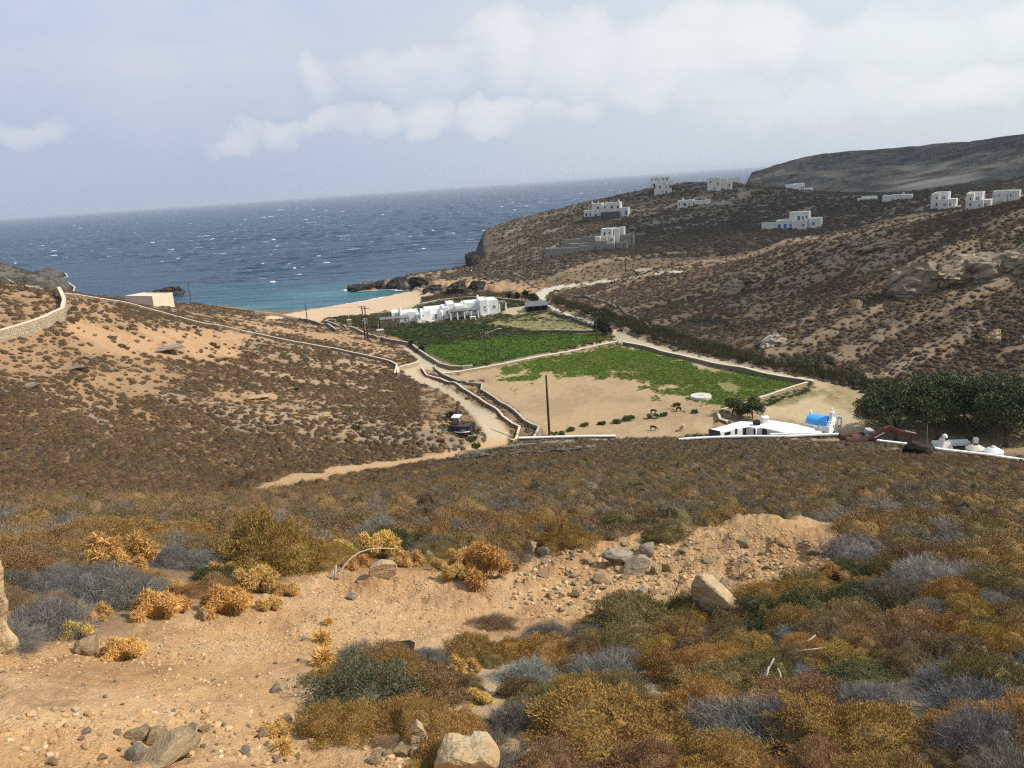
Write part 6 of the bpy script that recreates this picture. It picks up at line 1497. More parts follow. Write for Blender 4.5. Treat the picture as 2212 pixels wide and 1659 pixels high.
# ------------------------------------------------------------------ trees
def leaf_mat(name, c1, c2):
    m, nt, b = new_mat(name)
    r = nd(nt, 'ShaderNodeAttribute', attribute_name='rnd').outputs['Fac']
    lk(nt, ramp(nt, r, [(0, c1), (1, c2)]), b.inputs['Base Color']); b.inputs['Roughness'].default_value = .6; b.inputs['Specular IOR Level'].default_value = .25
    return m
ML_TREE = leaf_mat('evergreen_leaves', (.026, .040, .014), (.105, .120, .042)); ML_OLIVE = leaf_mat('small_tree_leaves', (.035, .055, .016), (.12, .14, .045))
ML_BUSH = leaf_mat('field_bush_leaves', (.085, .105, .035), (.23, .235, .085))
ML_CYP = leaf_mat('dark_conifer_leaves', (.018, .026, .013), (.045, .055, .025)); MBARK = noisy('bark', (.055, .045, .036), (.12, .10, .08), 4, .6, 14)
def tree(name, label, base, crown_c, rx, ry, rz, n, leaf, mat, lean=(0, 0), cat='tree', group=None, zfix=None, trunk=True, seed=1, nclump=46, tr=.28):
    rng = np.random.default_rng(seed)
    if zfix is None: p = G(*base)
    else:
        a, t = ray(*base); d = (zfix - H) / t; p = Vector((d * math.sin(a), d * math.cos(a), zfix))
    root = empty(name, p, 0, label, cat, group)
    c0 = np.array(crown_c)
    cd = unit(rng.normal(size=(nclump, 3))); cd[:, 2] = np.where(cd[:, 2] < -.45, -cd[:, 2] * .5, cd[:, 2])
    cr = rng.uniform(.45, 1.0, nclump); cc = c0 + cd * cr[:, None] * np.array([rx, ry, rz])
    cs = rng.uniform(.16, .34, nclump) * min(rx, rz) * 1.25
    j = rng.integers(0, nclump, n); d = unit(rng.normal(size=(n, 3)) + [0, 0, .25])
    P0 = cc[j] + d * (cs[j] * rng.uniform(.55, 1.08, n) ** .6)[:, None] * np.array([1.15, 1.15, .8])
    dv = unit(d + rng.normal(size=(n, 3)) * .8)
    V, Fq, T = blades(P0, dv, rng.uniform(.7, 1.4, n) * leaf, rng.uniform(.22, .4, n) * leaf, rng, .2, leaf=True)
    # each clump has its own shade of green
    tone = np.clip(rng.uniform(0, 1, nclump)[j] * .55 + rng.uniform(0, .45, n), 0, 1)
    o = quick_mesh('crown', V, Fq, mat, attrs={'rnd': ('FLOAT', np.repeat(tone, 4))}); o.parent = root
    if trunk:
        q = MB(); top = Vector((c0[0] + lean[0] * 0, c0[1], c0[2] - rz * .25))
        b0 = Vector((0, 0, -.4)); mid = Vector((lean[0], lean[1], max(.6, (c0[2] - rz) * .75)))
        q.tube([b0, b0.lerp(mid, .5) + Vector((.08, .05, 0)), mid], [tr * 1.3, tr, tr * .85], 9)
        for k in rng.choice(nclump, 9, replace=False):
            e = Vector(cc[k]); m1 = mid.lerp(e, .5) + Vector(rng.normal(size=3) * .25); q.tube([mid - Vector((0, 0, .1)), m1, e], [tr * .5, tr * .3, tr * .1], 6)
        q.build('trunk', MBARK, root, smooth=True)
    return root
s9 = .0685
tree('broad_tree', 'broad dark evergreen tree at the left end of the grove beside the chapel yard', (1935, 943), (.2, 1, 3.8), 5.6, 4.6, 3.1, 15000, .30, ML_TREE, zfix=4.3, seed=3, nclump=60)
tree('broad_tree', 'tall dark evergreen tree behind the red excavator arm in the middle of the grove', (2025, 944), (-.2, 3.5, 4.3), 4.6, 4.6, 3.3, 14000, .30, ML_TREE, zfix=4.3, seed=8, nclump=54)
tree('broad_tree', 'dark evergreen tree with forked trunk behind the white oven and cisterns', (2092, 944), (.6, 4.0, 4.6), 5.2, 4.6, 3.4, 15000, .30, ML_TREE, zfix=4.3, seed=13, nclump=58)
tree('broad_tree', 'large dark evergreen tree at the right edge behind the white domed cistern', (2172, 958), (1.6, 2.6, 4.8), 5.6, 4.6, 3.5, 16000, .30, ML_TREE, zfix=4.3, seed=21, nclump=60)
tree('broad_tree', 'evergreen tree cut by the right edge, farthest right of the grove', (2245, 952), (1.0, 4, 4.6), 5.2, 5, 3.6, 12000, .32, ML_TREE, zfix=4.3, seed=27, nclump=50)
tree('broad_tree', 'low rounded evergreen filling the back of the grove against the hill', (2000, 890), (0, 0, 2.4), 6.4, 4, 2.3, 11000, .30, ML_TREE, seed=33, nclump=46)
tree('broad_tree', 'evergreen at the back of the grove near the right edge', (2150, 890), (0, 0, 2.4), 7.4, 4, 2.3, 12000, .30, ML_TREE, seed=37, nclump=48)
tree('small_tree', 'small dark tree on the left behind the chapel annex roof', (1582, 898), (.2, 0, 1.7), 1.3, 1.3, 1.2, 4200, .20, ML_OLIVE, seed=41, nclump=24, tr=.1)
tree('small_tree', 'small dark tree on the right behind the chapel annex roof', (1625, 905), (0, 0, 1.7), 1.5, 1.4, 1.6, 5000, .20, ML_OLIVE, seed=43, nclump=26, tr=.1)
tree('bush', 'round green bush joining the two small trees behind the annex', (1604, 900), (0, 0, .8), 1.3, 1.0, .8, 2600, .20, ML_OLIVE, seed=45, nclump=20, trunk=False, cat='bush')
for i, (x, y, w_, h_, lab) in enumerate([(1136, 652, 13, 24, 'tallest dark conifer beside the track above the shed'), (1152, 655, 22, 20, 'wide dark tamarisk just above the shed roof'), (1118, 647, 9, 14, 'thin dark conifer left of the tall one above the shed'), (1100, 646, 7, 11, 'smallest dark conifer behind the right end of the villa'),
                                   (1296, 722, 24, 30, 'dark tall bush beside the pole with two crossarms'), (1310, 722, 22, 22, 'lower dark bush right of the pole with two crossarms'), (889, 750, 9, 15, 'pale leafy shrub by the road bend below the villa'), (912, 762, 7, 16, 'dark thin shrub in the near corner of the upper green field')]):
    p = G(x, y); sc_2 = math.hypot(p.x, p.y) / F
    tree('conifer' if i < 4 else 'tall_bush', lab, (x, y), (0, 0, h_ * sc_2 * .55), w_ * sc_2 / 2, w_ * sc_2 / 2, h_ * sc_2 * .5, 2600, .34, ML_CYP if i != 6 else ML_OLIVE, seed=60 + i, nclump=22, tr=.12, cat='tree' if i < 4 else 'bush')
for i, (x, y, w_, h_, lab) in enumerate([(1232, 930, 16, 9, 'left round bush at the near edge of the ploughed field'), (1262, 921, 14, 9, 'green bush second from the left along the ploughed field edge'), (1300, 917, 12, 9, 'bush in the middle of the ploughed field edge'), (1358, 908, 22, 15, 'largest green bush on the edge of the ploughed field'), (1331, 914, 14, 11, 'green bush touching the left of the largest field edge bush'), (1411, 903, 20, 15, 'dark bush near the lying goat on the field'), (1433, 899, 12, 11, 'small dark bush right of the one near the lying goat'),
                                   (1462, 877, 12, 9, 'green tuft by the pale stones left of the well cover'), (1500, 892, 12, 8, 'small green tuft below the well cover'), (1018, 952, 20, 12, 'round green bush at the right rear of the blue excavator'), (1025, 966, 18, 10, 'green bush by the orange track below the blue excavator'), (640, 843, 10, 7, 'small green bush alone high on the left hill'), (770, 925, 12, 8, 'green bush alone low on the left hill'), (1205, 940, 26, 8, 'bushes at the foot of the tall bare pole'), (1520, 945, 20, 9, 'green bush at the left corner of the chapel annex')]):
    p = G(x, y); sc_2 = math.hypot(p.x, p.y) / F
    tree('bush', lab, (x, y), (0, 0, h_ * sc_2 * .30), w_ * sc_2 * .70, w_ * sc_2 * .5, h_ * sc_2 * .36, 2000, .20, ML_BUSH, seed=80 + i, nclump=9, trunk=False, cat='bush')

# ------------------------------------------------------------------ crops, reeds, garden growth
def fill(poly, cell, dens=None, soft=0.0):
    p = GP(poly); x0, y0 = p.min(0); x1, y1 = p.max(0)
    n = int((x1 - x0) * (y1 - y0) / cell ** 2)
    q = np.c_[RNG.uniform(x0, x1, n), RNG.uniform(y0, y1, n)]
    d = poly_sd(p, q[:, 0], q[:, 1]); k = d > 0
    q = q[k]
    if dens is not None: q = q[RNG.uniform(0, 1, len(q)) < gridval(dens, q[:, 0], q[:, 1])]
    return q
def stuff(name, q, rad, hgt, cols, protos, jit=.2):
    z = zat(q[:, 0], q[:, 1]); n = len(q)
    r = rad[0] + (rad[1] - rad[0]) * RNG.uniform(0, 1, n) ** 1.5
    srk = np.c_[r, r, r * RNG.uniform(hgt[0], hgt[1], n), RNG.uniform(0, 6.28, n), RNG.integers(0, len(protos), n)]
    tone = np.clip(vnoise(q[:, 0] * .22, q[:, 1] * .22, 8) + RNG.normal(0, .22, n), 0, .999)
    ci = (tone * len(cols)).astype(int); c = np.array(cols)[ci] * RNG.uniform(1 - jit, 1 + jit, (n, 1))
    return np.c_[q, z - .03], srk, c
def scat(name, parts, protos):
    scatter(name, np.concatenate([p[0] for p in parts]), np.concatenate([p[1] for p in parts]), np.concatenate([p[2] for p in parts]), protos)
KC = [plant_mesh(f'crop_{i}', 'crop', 90, 200 + i, mp_inst) for i in range(3)]
KRD = [plant_mesh(f'reed_{i}', 'reed', 46, 210 + i, mp_inst) for i in range(3)]
hole = 1 - np.clip(np.maximum.reduce([bumpm for bumpm in [mask([(1548, 828), (1575, 824), (1592, 832), (1600, 842), (1585, 850), (1568, 845), (1552, 838)], .5, .5), mask([(1525, 795), (1545, 792), (1552, 799), (1535, 805)], .4, .4), mask([(1630, 858), (1650, 852), (1655, 860), (1638, 867)], .4, .3)]]) * 1.4, 0, 1)
dcrop = np.clip(M['green1'] * M['soil'] * hole, 0, 1)
scat('green_crop', [stuff('c', fill(SOIL, .30, dcrop), (.24, .44), (.7, 1.1), [(.16, .265, .034), (.19, .295, .040), (.165, .24, .042), (.225, .275, .055)], KC),
                    stuff('c', fill(SOIL, 1.6, sstep(.02, .3, M['green1']) * (1 - M['green1'])), (.14, .26), (.7, 1), [(.15, .18, .05), (.20, .19, .07)], KC)], KC)
GB1 = [(990, 790), (920, 760), (930, 748), (1010, 738), (1100, 728), (1200, 722), (1318, 727), (1312, 736), (1190, 760), (1090, 780), (1021, 793)]
GB0 = [(905, 752), (880, 738), (850, 727), (830, 722), (835, 708), (900, 700), (1000, 697), (1100, 706), (1170, 716), (1293, 717), (1200, 724), (1100, 730), (1010, 740), (930, 750)]
GB2 = [(985, 793), (1050, 780), (1160, 762), (1290, 740), (1312, 736), (1190, 759), (1090, 779), (1021, 793)]
scat('field_greenery', [stuff('c', fill(GB1, .75), (.45, .85), (.7, 1.05), [(.075, .145, .024), (.135, .245, .030), (.16, .285, .032), (.10, .19, .028)], KC), stuff('c', fill(GB0, .85), (.45, .9), (.6, 1.0), [(.045, .065, .022), (.06, .085, .025), (.075, .085, .035)], KC),
                        stuff('c', fill(GB2, .8), (.4, .8), (.7, 1.0), [(.04, .065, .02), (.05, .075, .022)], KC),
                        stuff('c', fill(MEADOW, 1.5), (.3, .6), (.4, .7), [(.14, .14, .055), (.10, .12, .04), (.17, .15, .065)], KC), stuff('c', fill([(1060, 690), (1165, 684), (1240, 694), (1150, 694), (1090, 699)], 1.2), (.4, .7), (.6, 1), [(.05, .08, .025), (.06, .09, .03)], KC)], KC)
gm = 1 - np.clip(M['road'] * 2, 0, 1)
scat('garden_growth', [stuff('c', fill(GARDEN, .95, gm), (.4, .85), (.5, .95), [(.05, .065, .022), (.075, .08, .03), (.11, .095, .04), (.06, .075, .025)], KC),
                       stuff('c', fill([(706, 692), (735, 683), (790, 680), (832, 690), (826, 712), (790, 710), (750, 700)], .9), (.4, .8), (.6, 1.0), [(.075, .075, .03), (.12, .095, .042), (.10, .085, .038)], KC),
                       stuff('c', fill([(1716, 842), (1757, 832), (1766, 836), (1722, 858), (1680, 870), (1640, 885), (1600, 897), (1575, 900), (1600, 884), (1645, 869)], .75), (.35, .7), (.7, 1.1), [(.04, .06, .02), (.055, .08, .022)], KC),
                       stuff('c', fill([(1560, 640), (1700, 640), (1860, 700), (1700, 740)], 9), (.3, .5), (.5, 1), [(.09, .085, .04)], KC)], KC)
RB = [(1192, 655), (1230, 664), (1262, 676), (1290, 688), (1330, 702), (1365, 716), (1435, 742), (1510, 762), (1634, 788), (1750, 812), (1800, 826), (1860, 838), (1940, 850), (1960, 838), (1880, 822), (1800, 806), (1720, 790), (1600, 762), (1500, 736), (1420, 712), (1350, 690), (1300, 672), (1240, 655), (1200, 645)]
GBK = [(1690, 760), (1780, 768), (1850, 790), (1860, 812), (1800, 808), (1730, 795)]
scat('reed_bed', [stuff('c', fill(RB, .62), (.55, 1.0), (1.1, 1.9), [(.085, .075, .035), (.10, .085, .038), (.06, .065, .028), (.045, .055, .022)], KRD),
                  stuff('c', fill([(925, 640), (1000, 630), (1130, 634), (1160, 640), (1110, 646), (1000, 644), (960, 646)], .9), (.5, .9), (.8, 1.4), [(.13, .095, .045), (.09, .08, .035)], KRD),
                  stuff('c', fill([(910, 643), (935, 641), (950, 645), (930, 650), (912, 652)], .7), (.5, .8), (.8, 1.3), [(.10, .085, .04)], KRD)], KRD)
KL = [plant_mesh(f'leafbush_{i}', 'leafy', 260, 230 + i, mp_inst) for i in range(3)]
scat('green_thicket', [stuff('c', fill(GBK, 1.3), (.7, 1.4), (.7, 1.1), [(.04, .05, .02), (.055, .062, .026)], KL), stuff('c', fill([(1480, 690), (1560, 688), (1600, 704), (1540, 716)], 1.4), (.6, 1.1), (.7, 1.0), [(.05, .052, .026)], KL),
                       stuff('c', fill([(1790, 820), (1860, 822), (1960, 835), (2212, 830), (2212, 850), (1960, 862), (1870, 850)], 1.0), (.7, 1.3), (.9, 1.4), [(.035, .05, .018), (.05, .062, .024)], KL)], KL)
DG = [plant_mesh(f'yardgrass_{i}', 'crop', 40, 240 + i, mp_inst) for i in range(2)]
scat('yard_grass', [stuff('c', fill(YARD, .7, np.clip(M['yard'] * (1 - M['trail']) * sstep(-.35, .25, n_mid), 0, 1)), (.18, .42), (.25, .5), [(.17, .15, .06), (.13, .13, .05), (.22, .18, .085)], DG),
                    stuff('c', fill(SOIL, 2.2), (.10, .2), (.5, .9), [(.16, .13, .06), (.10, .10, .04)], DG)], DG)

# ------------------------------------------------------------------ excavators
tz = lambda X, Y: (921.6 + .124 * X, 855.8 + .124 * Y)
fe = Frame(600, 700, -14, tf=tz); fe.o.z += .55
ex = empty('blue_excavator', fe.o, fe.yaw, 'derelict navy blue wheeled excavator with a white striped counterweight beside the dirt road', 'excavator')
def R3(b, y=0): return fe.rect(b, y)
x0, x1, zb, zt = R3((508, 522, 746, 622)); n = 14; q = MB(); st = MB()
def arcslab(m, x0, x1, z0, z1, y_e, bulge, th):
    pts = [(x0 + (x1 - x0) * k / n, y_e - bulge * (1 - (2 * k / n - 1) ** 2)) for k in range(n + 1)]; m.prism(pts + [(x, y + th) for x, y in reversed(pts)], z0, z1)
xm = x0 - .55
arcslab(q, xm, x1, zb + .16, zt, 0, .45, .35); q.box(xm, xm + .2, .352, 2.6, zb + .16, zt); q.box(x1 - .2, x1, .352, 2.2, zb + .16, zt); q.box(xm + .203, x1 - .203, .352, 2.6, zb + .16, zb + .35); q.build('body', MNAVY, ex, .02)
arcslab(st, xm + .2, x1 + .02, zb, zb + .157, -.03, .45, .3); st.build('white_stripe', MW, ex)
# lettering on the counterweight, as strokes standing 2 cm proud
SEG = {'2': 'abged', '0': 'abcdef', '1': 'bc'}
def digits(txt, cx, cz, h, par, mat_):
    w_ = h * .55; m = MB(); t = h * .16
    for i, ch in enumerate(txt):
        ox = cx + (i - (len(txt) - 1) / 2) * (w_ + h * .22)
        yb = lambda x: -.45 * (1 - (2 * (x - xm) / (x1 - xm) - 1) ** 2) - .02
        S_ = {'a': (-w_ / 2, w_ / 2, h / 2 - t, h / 2), 'g': (-w_ / 2, w_ / 2, -t / 2, t / 2), 'd': (-w_ / 2, w_ / 2, -h / 2, -h / 2 + t), 'b': (w_ / 2 - t, w_ / 2, 0, h / 2), 'c': (w_ / 2 - t, w_ / 2, -h / 2, 0), 'f': (-w_ / 2, -w_ / 2 + t, 0, h / 2), 'e': (-w_ / 2, -w_ / 2 + t, -h / 2, 0)}
        for k, sg in enumerate(SEG[ch]):
            a = S_[sg]; y = yb(ox) - .001 * k; m.box(ox + a[0], ox + a[1], y, y + .03, cz + a[2], cz + a[3])
    m.build('lettering', mat_, par)
lx = R3((600, 560, 680, 590)); digits('2000', (lx[0] + lx[1]) / 2, (lx[2] + lx[3]) / 2, .25, ex, MMETAL)
x0, x1, zb, zt = R3((436, 368, 556, 540), .6); cw = x1 - x0
q = MB()
for xx in (x0, x1 - .09):
    for yy in (.6, 1.95): q.box(xx, xx + .09, yy, yy + .09, zb, zt - .15)
q.box(x0 + .092, x1 - .092, .61, .69, zb, zb + (zt - zb) * .30); q.box(x0, x1, .6, 2.04, zb - .1, zb - .003); q.build('cab', MBROWNM, ex)
q = MB(); q.box(x0 - .06, x1 + .06, .52, 2.12, zt - .147, zt); q.build('cab_roof', MW, ex, .03)
for kk, (a, b_, c_, d_) in enumerate(((x0 + .1, x1 - .1, .64, .66), (x0 + .03, x0 + .05, .7, 1.94), (x1 - .05, x1 - .03, .7, 1.94), (x0 + .1, x1 - .1, 1.98, 2.0))):
    q = MB(); q.box(a, b_, c_, d_, zb + (zt - zb) * .32, zt - .16); q.build('cab_window', MGLASSD, ex)
q = MB(); x0, x1, zb, zt = R3((565, 470, 700, 540), .8)
for k in range(11): a = random.uniform(x0, x1 - .3); hh = random.uniform(.1, zt - zb); y = random.uniform(.6, 2); q.box(a, a + random.uniform(.12, .4), y, y + random.uniform(.15, .5), zb - .3, zb + hh)
q.tube([(x1 - .4, 1.0, zb), (x1 - .4, 1.0, zt + .25)], .05, 8); q.build('engine', MBROWNM, ex)
x0, x1, zb, zt = R3((380, 625, 760, 700)); q = MB(); q.box(x0 + .3, x1 - .3, .1, 2.6, .15, .9); q.box(x0 - .1, x1 + .1, .5, .8, .5, .75); q.box(x0 - .1, x1 + .1, 2.1, 2.4, .5, .75); q.build('chassis', MBROWNM, ex)
for wx in (x0 - .05, x1 - .45):
    for wy in (.35, 2.0):
        q = MB(); q.tube([(wx, wy + .28, .12), (wx + .04, wy + .28, .12), (wx + .46, wy + .28, .12), (wx + .5, wy + .28, .12)], [.5, .62, .62, .5], 22); wh = q.build('wheel', MBLACK, ex); q = MB(); q.tube([(wx - .03, wy + .28, .12), (wx + .53, wy + .28, .12)], .28, 14); q.build('rim', MBROWNM, wh)
q = MB(); q.tube([(x0 + .6, 2.7, 1.4), (x0 + .3, 4.6, 3.0), (x0 + .1, 5.6, 2.6)], [.24, .28, .2], 8); q.build('boom', MBROWNM, ex); q = MB(); q.tube([(x0 + .1, 5.5, 2.7), (x0 - .4, 5.2, 1.2)], [.2, .16], 8); q.build('arm', MBROWNM, ex)
q = MB(); x0b, x1b, zbb, ztb = R3((335, 312, 470, 430), 4.6); q.prism([(x0b, 4.6), (x1b, 4.6), (x1b, 5.8), (x0b, 5.8)], zbb, zbb + .12); q.box(x0b, x0b + .08, 4.6, 5.8, zbb + .12, ztb); q.box(x1b - .08, x1b, 4.6, 5.8, zbb + .12, ztb); q.box(x0b, x1b, 5.8, 5.9, zbb, ztb); q.box(x0b + .08, x1b - .08, 4.6, 4.68, zbb + .12, ztb - .2); q.build('bucket', MBROWNM, ex)
def scrap(label, px, py, seed, size, mat_=None):
    p = G(px, py); rng = random.Random(seed); o = empty('scrap_iron', p, 0, label, 'scrap'); q = MB()
    for k in range(9):
        c = Vector((rng.uniform(-1, 1), rng.uniform(-1, 1), rng.uniform(.1, 1))) * size * .5; e = c + Vector((rng.uniform(-1, 1), rng.uniform(-1, 1), rng.uniform(-.5, 1))) * size * .6
        q.tube([c, e], size * rng.uniform(.05, .12), 6)
    q.lathe([(size * .1, 0), (size * .45, .05), (size * .45, .2 * size), (size * .1, .3 * size)], 14, (0, 0, .05)); q.build('frame', mat_ or MBROWNM, o)
scrap('twisted dark scrap iron right of the blue excavator by the road', 1030, 938, 4, 1.1); scrap('dark scrap machine part above the blue excavator at the road edge', 992, 893, 9, 1.0)
p = G(952, 954); o = MB(); o.hexa([(-.6, -.3, 0), (.6, -.3, 0), (.6, .3, .05), (-.6, .3, .05), (-.5, -.3, .35), (.45, -.3, .3), (.5, .25, .38), (-.45, .3, .4)]); o2 = o.build('scrap_metal', MRUSTY, None, .03); o2.location = p; tag(o2, 'red metal panel lying left of the blue excavator', 'scrap')
# red excavator on the brow
fr_ = Frame(260, 900, 0, tf=t9, d=100.5)
rx_ = empty('red_excavator', fr_.o, 0, 'rusty red excavator with its bent arm raised in front of the long white wall', 'excavator')
def A9(X, Y, y=0.0): x, z = fr_.at(X, Y, y); return Vector((x, y, z))
def beam(m, a, b_, w0, w1, th):
    a, b_ = Vector(a), Vector(b_); d = (b_ - a).normalized(); up = Vector((-d.z, 0, d.x))
    m.hexa([a - up * w0 + Vector((0, -th, 0)), b_ - up * w1 + Vector((0, -th, 0)), b_ - up * w1 + Vector((0, th, 0)), a - up * w0 + Vector((0, th, 0)), a + up * w0 + Vector((0, -th, 0)), b_ + up * w1 + Vector((0, -th, 0)), b_ + up * w1 + Vector((0, th, 0)), a + up * w0 + Vector((0, th, 0))])
q = MB(); beam(q, A9(250, 890), A9(440, 745), .32, .30, .25); beam(q, A9(425, 755), A9(505, 725), .30, .26, .24); beam(q, A9(490, 722), A9(590, 765), .26, .22, .23); q.build('boom', MRUSTY, rx_, .03)
q = MB(); beam(q, A9(545, 775, -.05), A9(740, 800, -.05), .20, .14, .16); beam(q, A9(560, 745), A9(720, 785), .14, .10, .14); q.build('arm', MRUSTY, rx_, .02)
q = MB(); q.tube([A9(690, 765, -.3), A9(830, 800, -.3)], .06, 8); q.build('hydraulic_ram', MMETAL, rx_); q = MB(); q.tube([A9(300, 860, -.35), A9(430, 790, -.35)], .07, 8); q.build('hydraulic_ram', MMETAL, rx_)
q = MB(); beam(q, A9(815, 790), A9(790, 870), .22, .26, .2); beam(q, A9(790, 860), A9(735, 965), .28, .18, .22); q.build('breaker', MBROWNM, rx_, .02)
q = MB()
for k, (a, b_, c_) in enumerate((((690, 840), (720, 890), (770, 850)), ((850, 800), (870, 850), (820, 920)), ((660, 830), (690, 870), (730, 830)))): q.tube([A9(*a, -.2), A9(*b_, -.2), A9(*c_, -.2)], .04, 6)
q.build('hose', MBLACK, rx_)
q = MB(); x0, x1, zb, zt = fr_.rect((0, 842, 180, 892), .2); q.box(x0 + .5, x1, .2, 1.6, zb - .4, zt - .12); q.box(x0 + .1, x0 + .5, .4, 1.4, zb - .4, zt - .3); q.build('body', MRUSTY, rx_, .06)
q = MB(); x0, x1, zb, zt = fr_.rect((222, 762, 300, 835), .8); q.box(x0, x1, .8, 2.0, zb - .5, zt); cabr = q.build('cab', MMETAL, rx_, .04); q = MB(); q.box(x0 + .12, x1 - .12, .76, .83, zb + .05, zt - .15); q.build('cab_window', MGLASSD, cabr)
q = MB(); c_ = A9(215, 842); pts = [c_ + Vector((.62 * math.cos(t), .1, .45 * math.sin(t))) for t in np.linspace(0, 6.28, 20)]; q.tube(pts, .05, 6, False); q.build('hose_reel', MBLACK, rx_)
q = MB(); x0, x1, zb, zt = fr_.rect((-60, 885, 300, 930), .3)
for yy in (.1, 1.9):
    q.tube([(x0, yy + .25, .1), (x1, yy + .25, .1)], [.45, .45], 10)
q.build('track', MBROWNM, rx_)
# post and lamp on the tree side
pl_ = Frame(975, 960, 0, tf=t9, z=4.5); q = MB(); x, z = pl_.at(978, 690); q.tube([(0, 0, -.5), (x, 0, z)], .05, 8); o = q.build('thin_post', MREED, None); o.location = pl_.o; tag(o, 'thin pale post standing between the red arm and the white oven', 'post')
p = G(1980, 968); ob = rock('earth_heap', 'dark brown earth heap beside the tip of the red excavator arm', 1985, 984, 54, 36, MR_BURNT, 'heap', .7, 5, sink=.25)

# ------------------------------------------------------------------ goats
def goat(label, px, py, facing, coat, head_down, head_coat=None):
    p = G(px, py); hd = (.62, 0, .28) if head_down else (.66, 0, .92)
    nk = (.52, 0, .52) if head_down else (.54, 0, .78)
    vs = [(0, 0, .62), (-.34, 0, .63), (.34, 0, .64), nk, hd, (hd[0] + .16, 0, hd[2] - .08), (-.45, 0, .72)]
    es = [(0, 1), (0, 2), (2, 3), (3, 4), (4, 5), (1, 6)]; rd = [.17, .155, .16, .085, .075, .045, .03]
    for sx, sy in ((.30, .10), (.30, -.10), (-.32, .10), (-.32, -.10)):
        b = len(vs); k = -.05 if sx < 0 else .02
        vs += [(sx, sy, .46), (sx + k, sy, .24), (sx, sy, .02)]; es += [(2 if sx > 0 else 1, b), (b, b + 1), (b + 1, b + 2)]; rd += [.075, .04, .032]
    for sy in (-1, 1):
        b = len(vs); vs += [(hd[0] - .06, .03 * sy, hd[2] + .08), (hd[0] - .20, .06 * sy, hd[2] + .18)]; es += [(4, b), (b, b + 1)]; rd += [.02, .012]
    me = bpy.data.meshes.new('goat'); me.from_pydata(vs, es, []); o = bpy.data.objects.new('goat', me); COL.objects.link(o)
    o.modifiers.new('skin', 'SKIN'); o.modifiers.new('sub', 'SUBSURF').levels = 1
    for i, v in enumerate(me.skin_vertices[0].data): v.radius = (rd[i], rd[i]); v.use_root = (i == 0)
    dg = bpy.context.evaluated_depsgraph_get(); m2 = bpy.data.meshes.new_from_object(o.evaluated_get(dg)); o.modifiers.clear(); o.data = m2; m2.materials.clear(); m2.materials.append(coat)
    if head_coat:
        m2.materials.append(head_coat)
        for f in m2.polygons: f.material_index = 1 if f.center.x > .47 else 0
    o.location = p; o.rotation_euler = (0, 0, facing); tag(o, label, 'goat')
MG1 = noisy('black_goat_hair', (.015, .013, .012), (.03, .026, .022), 12); MG2 = noisy('brown_goat_hair', (.16, .09, .045), (.24, .14, .08), 12); MG3 = noisy('white_goat_hair', (.6, .55, .48), (.7, .65, .58), 12)
goat('black goat grazing with lowered head on the bare field', 1411, 930, -.35, MG1, True); goat('brown goat with a white head standing right of the grazing black goat', 1472, 931, .9, MG2, False, MG3)
goat('black goat by the dark bush on the field edge', 1411, 894, .2, MG1, True); goat('dark goat with a pale patch near the stones left of the well cover', 1466, 889, .3, MG1, True, MG3)

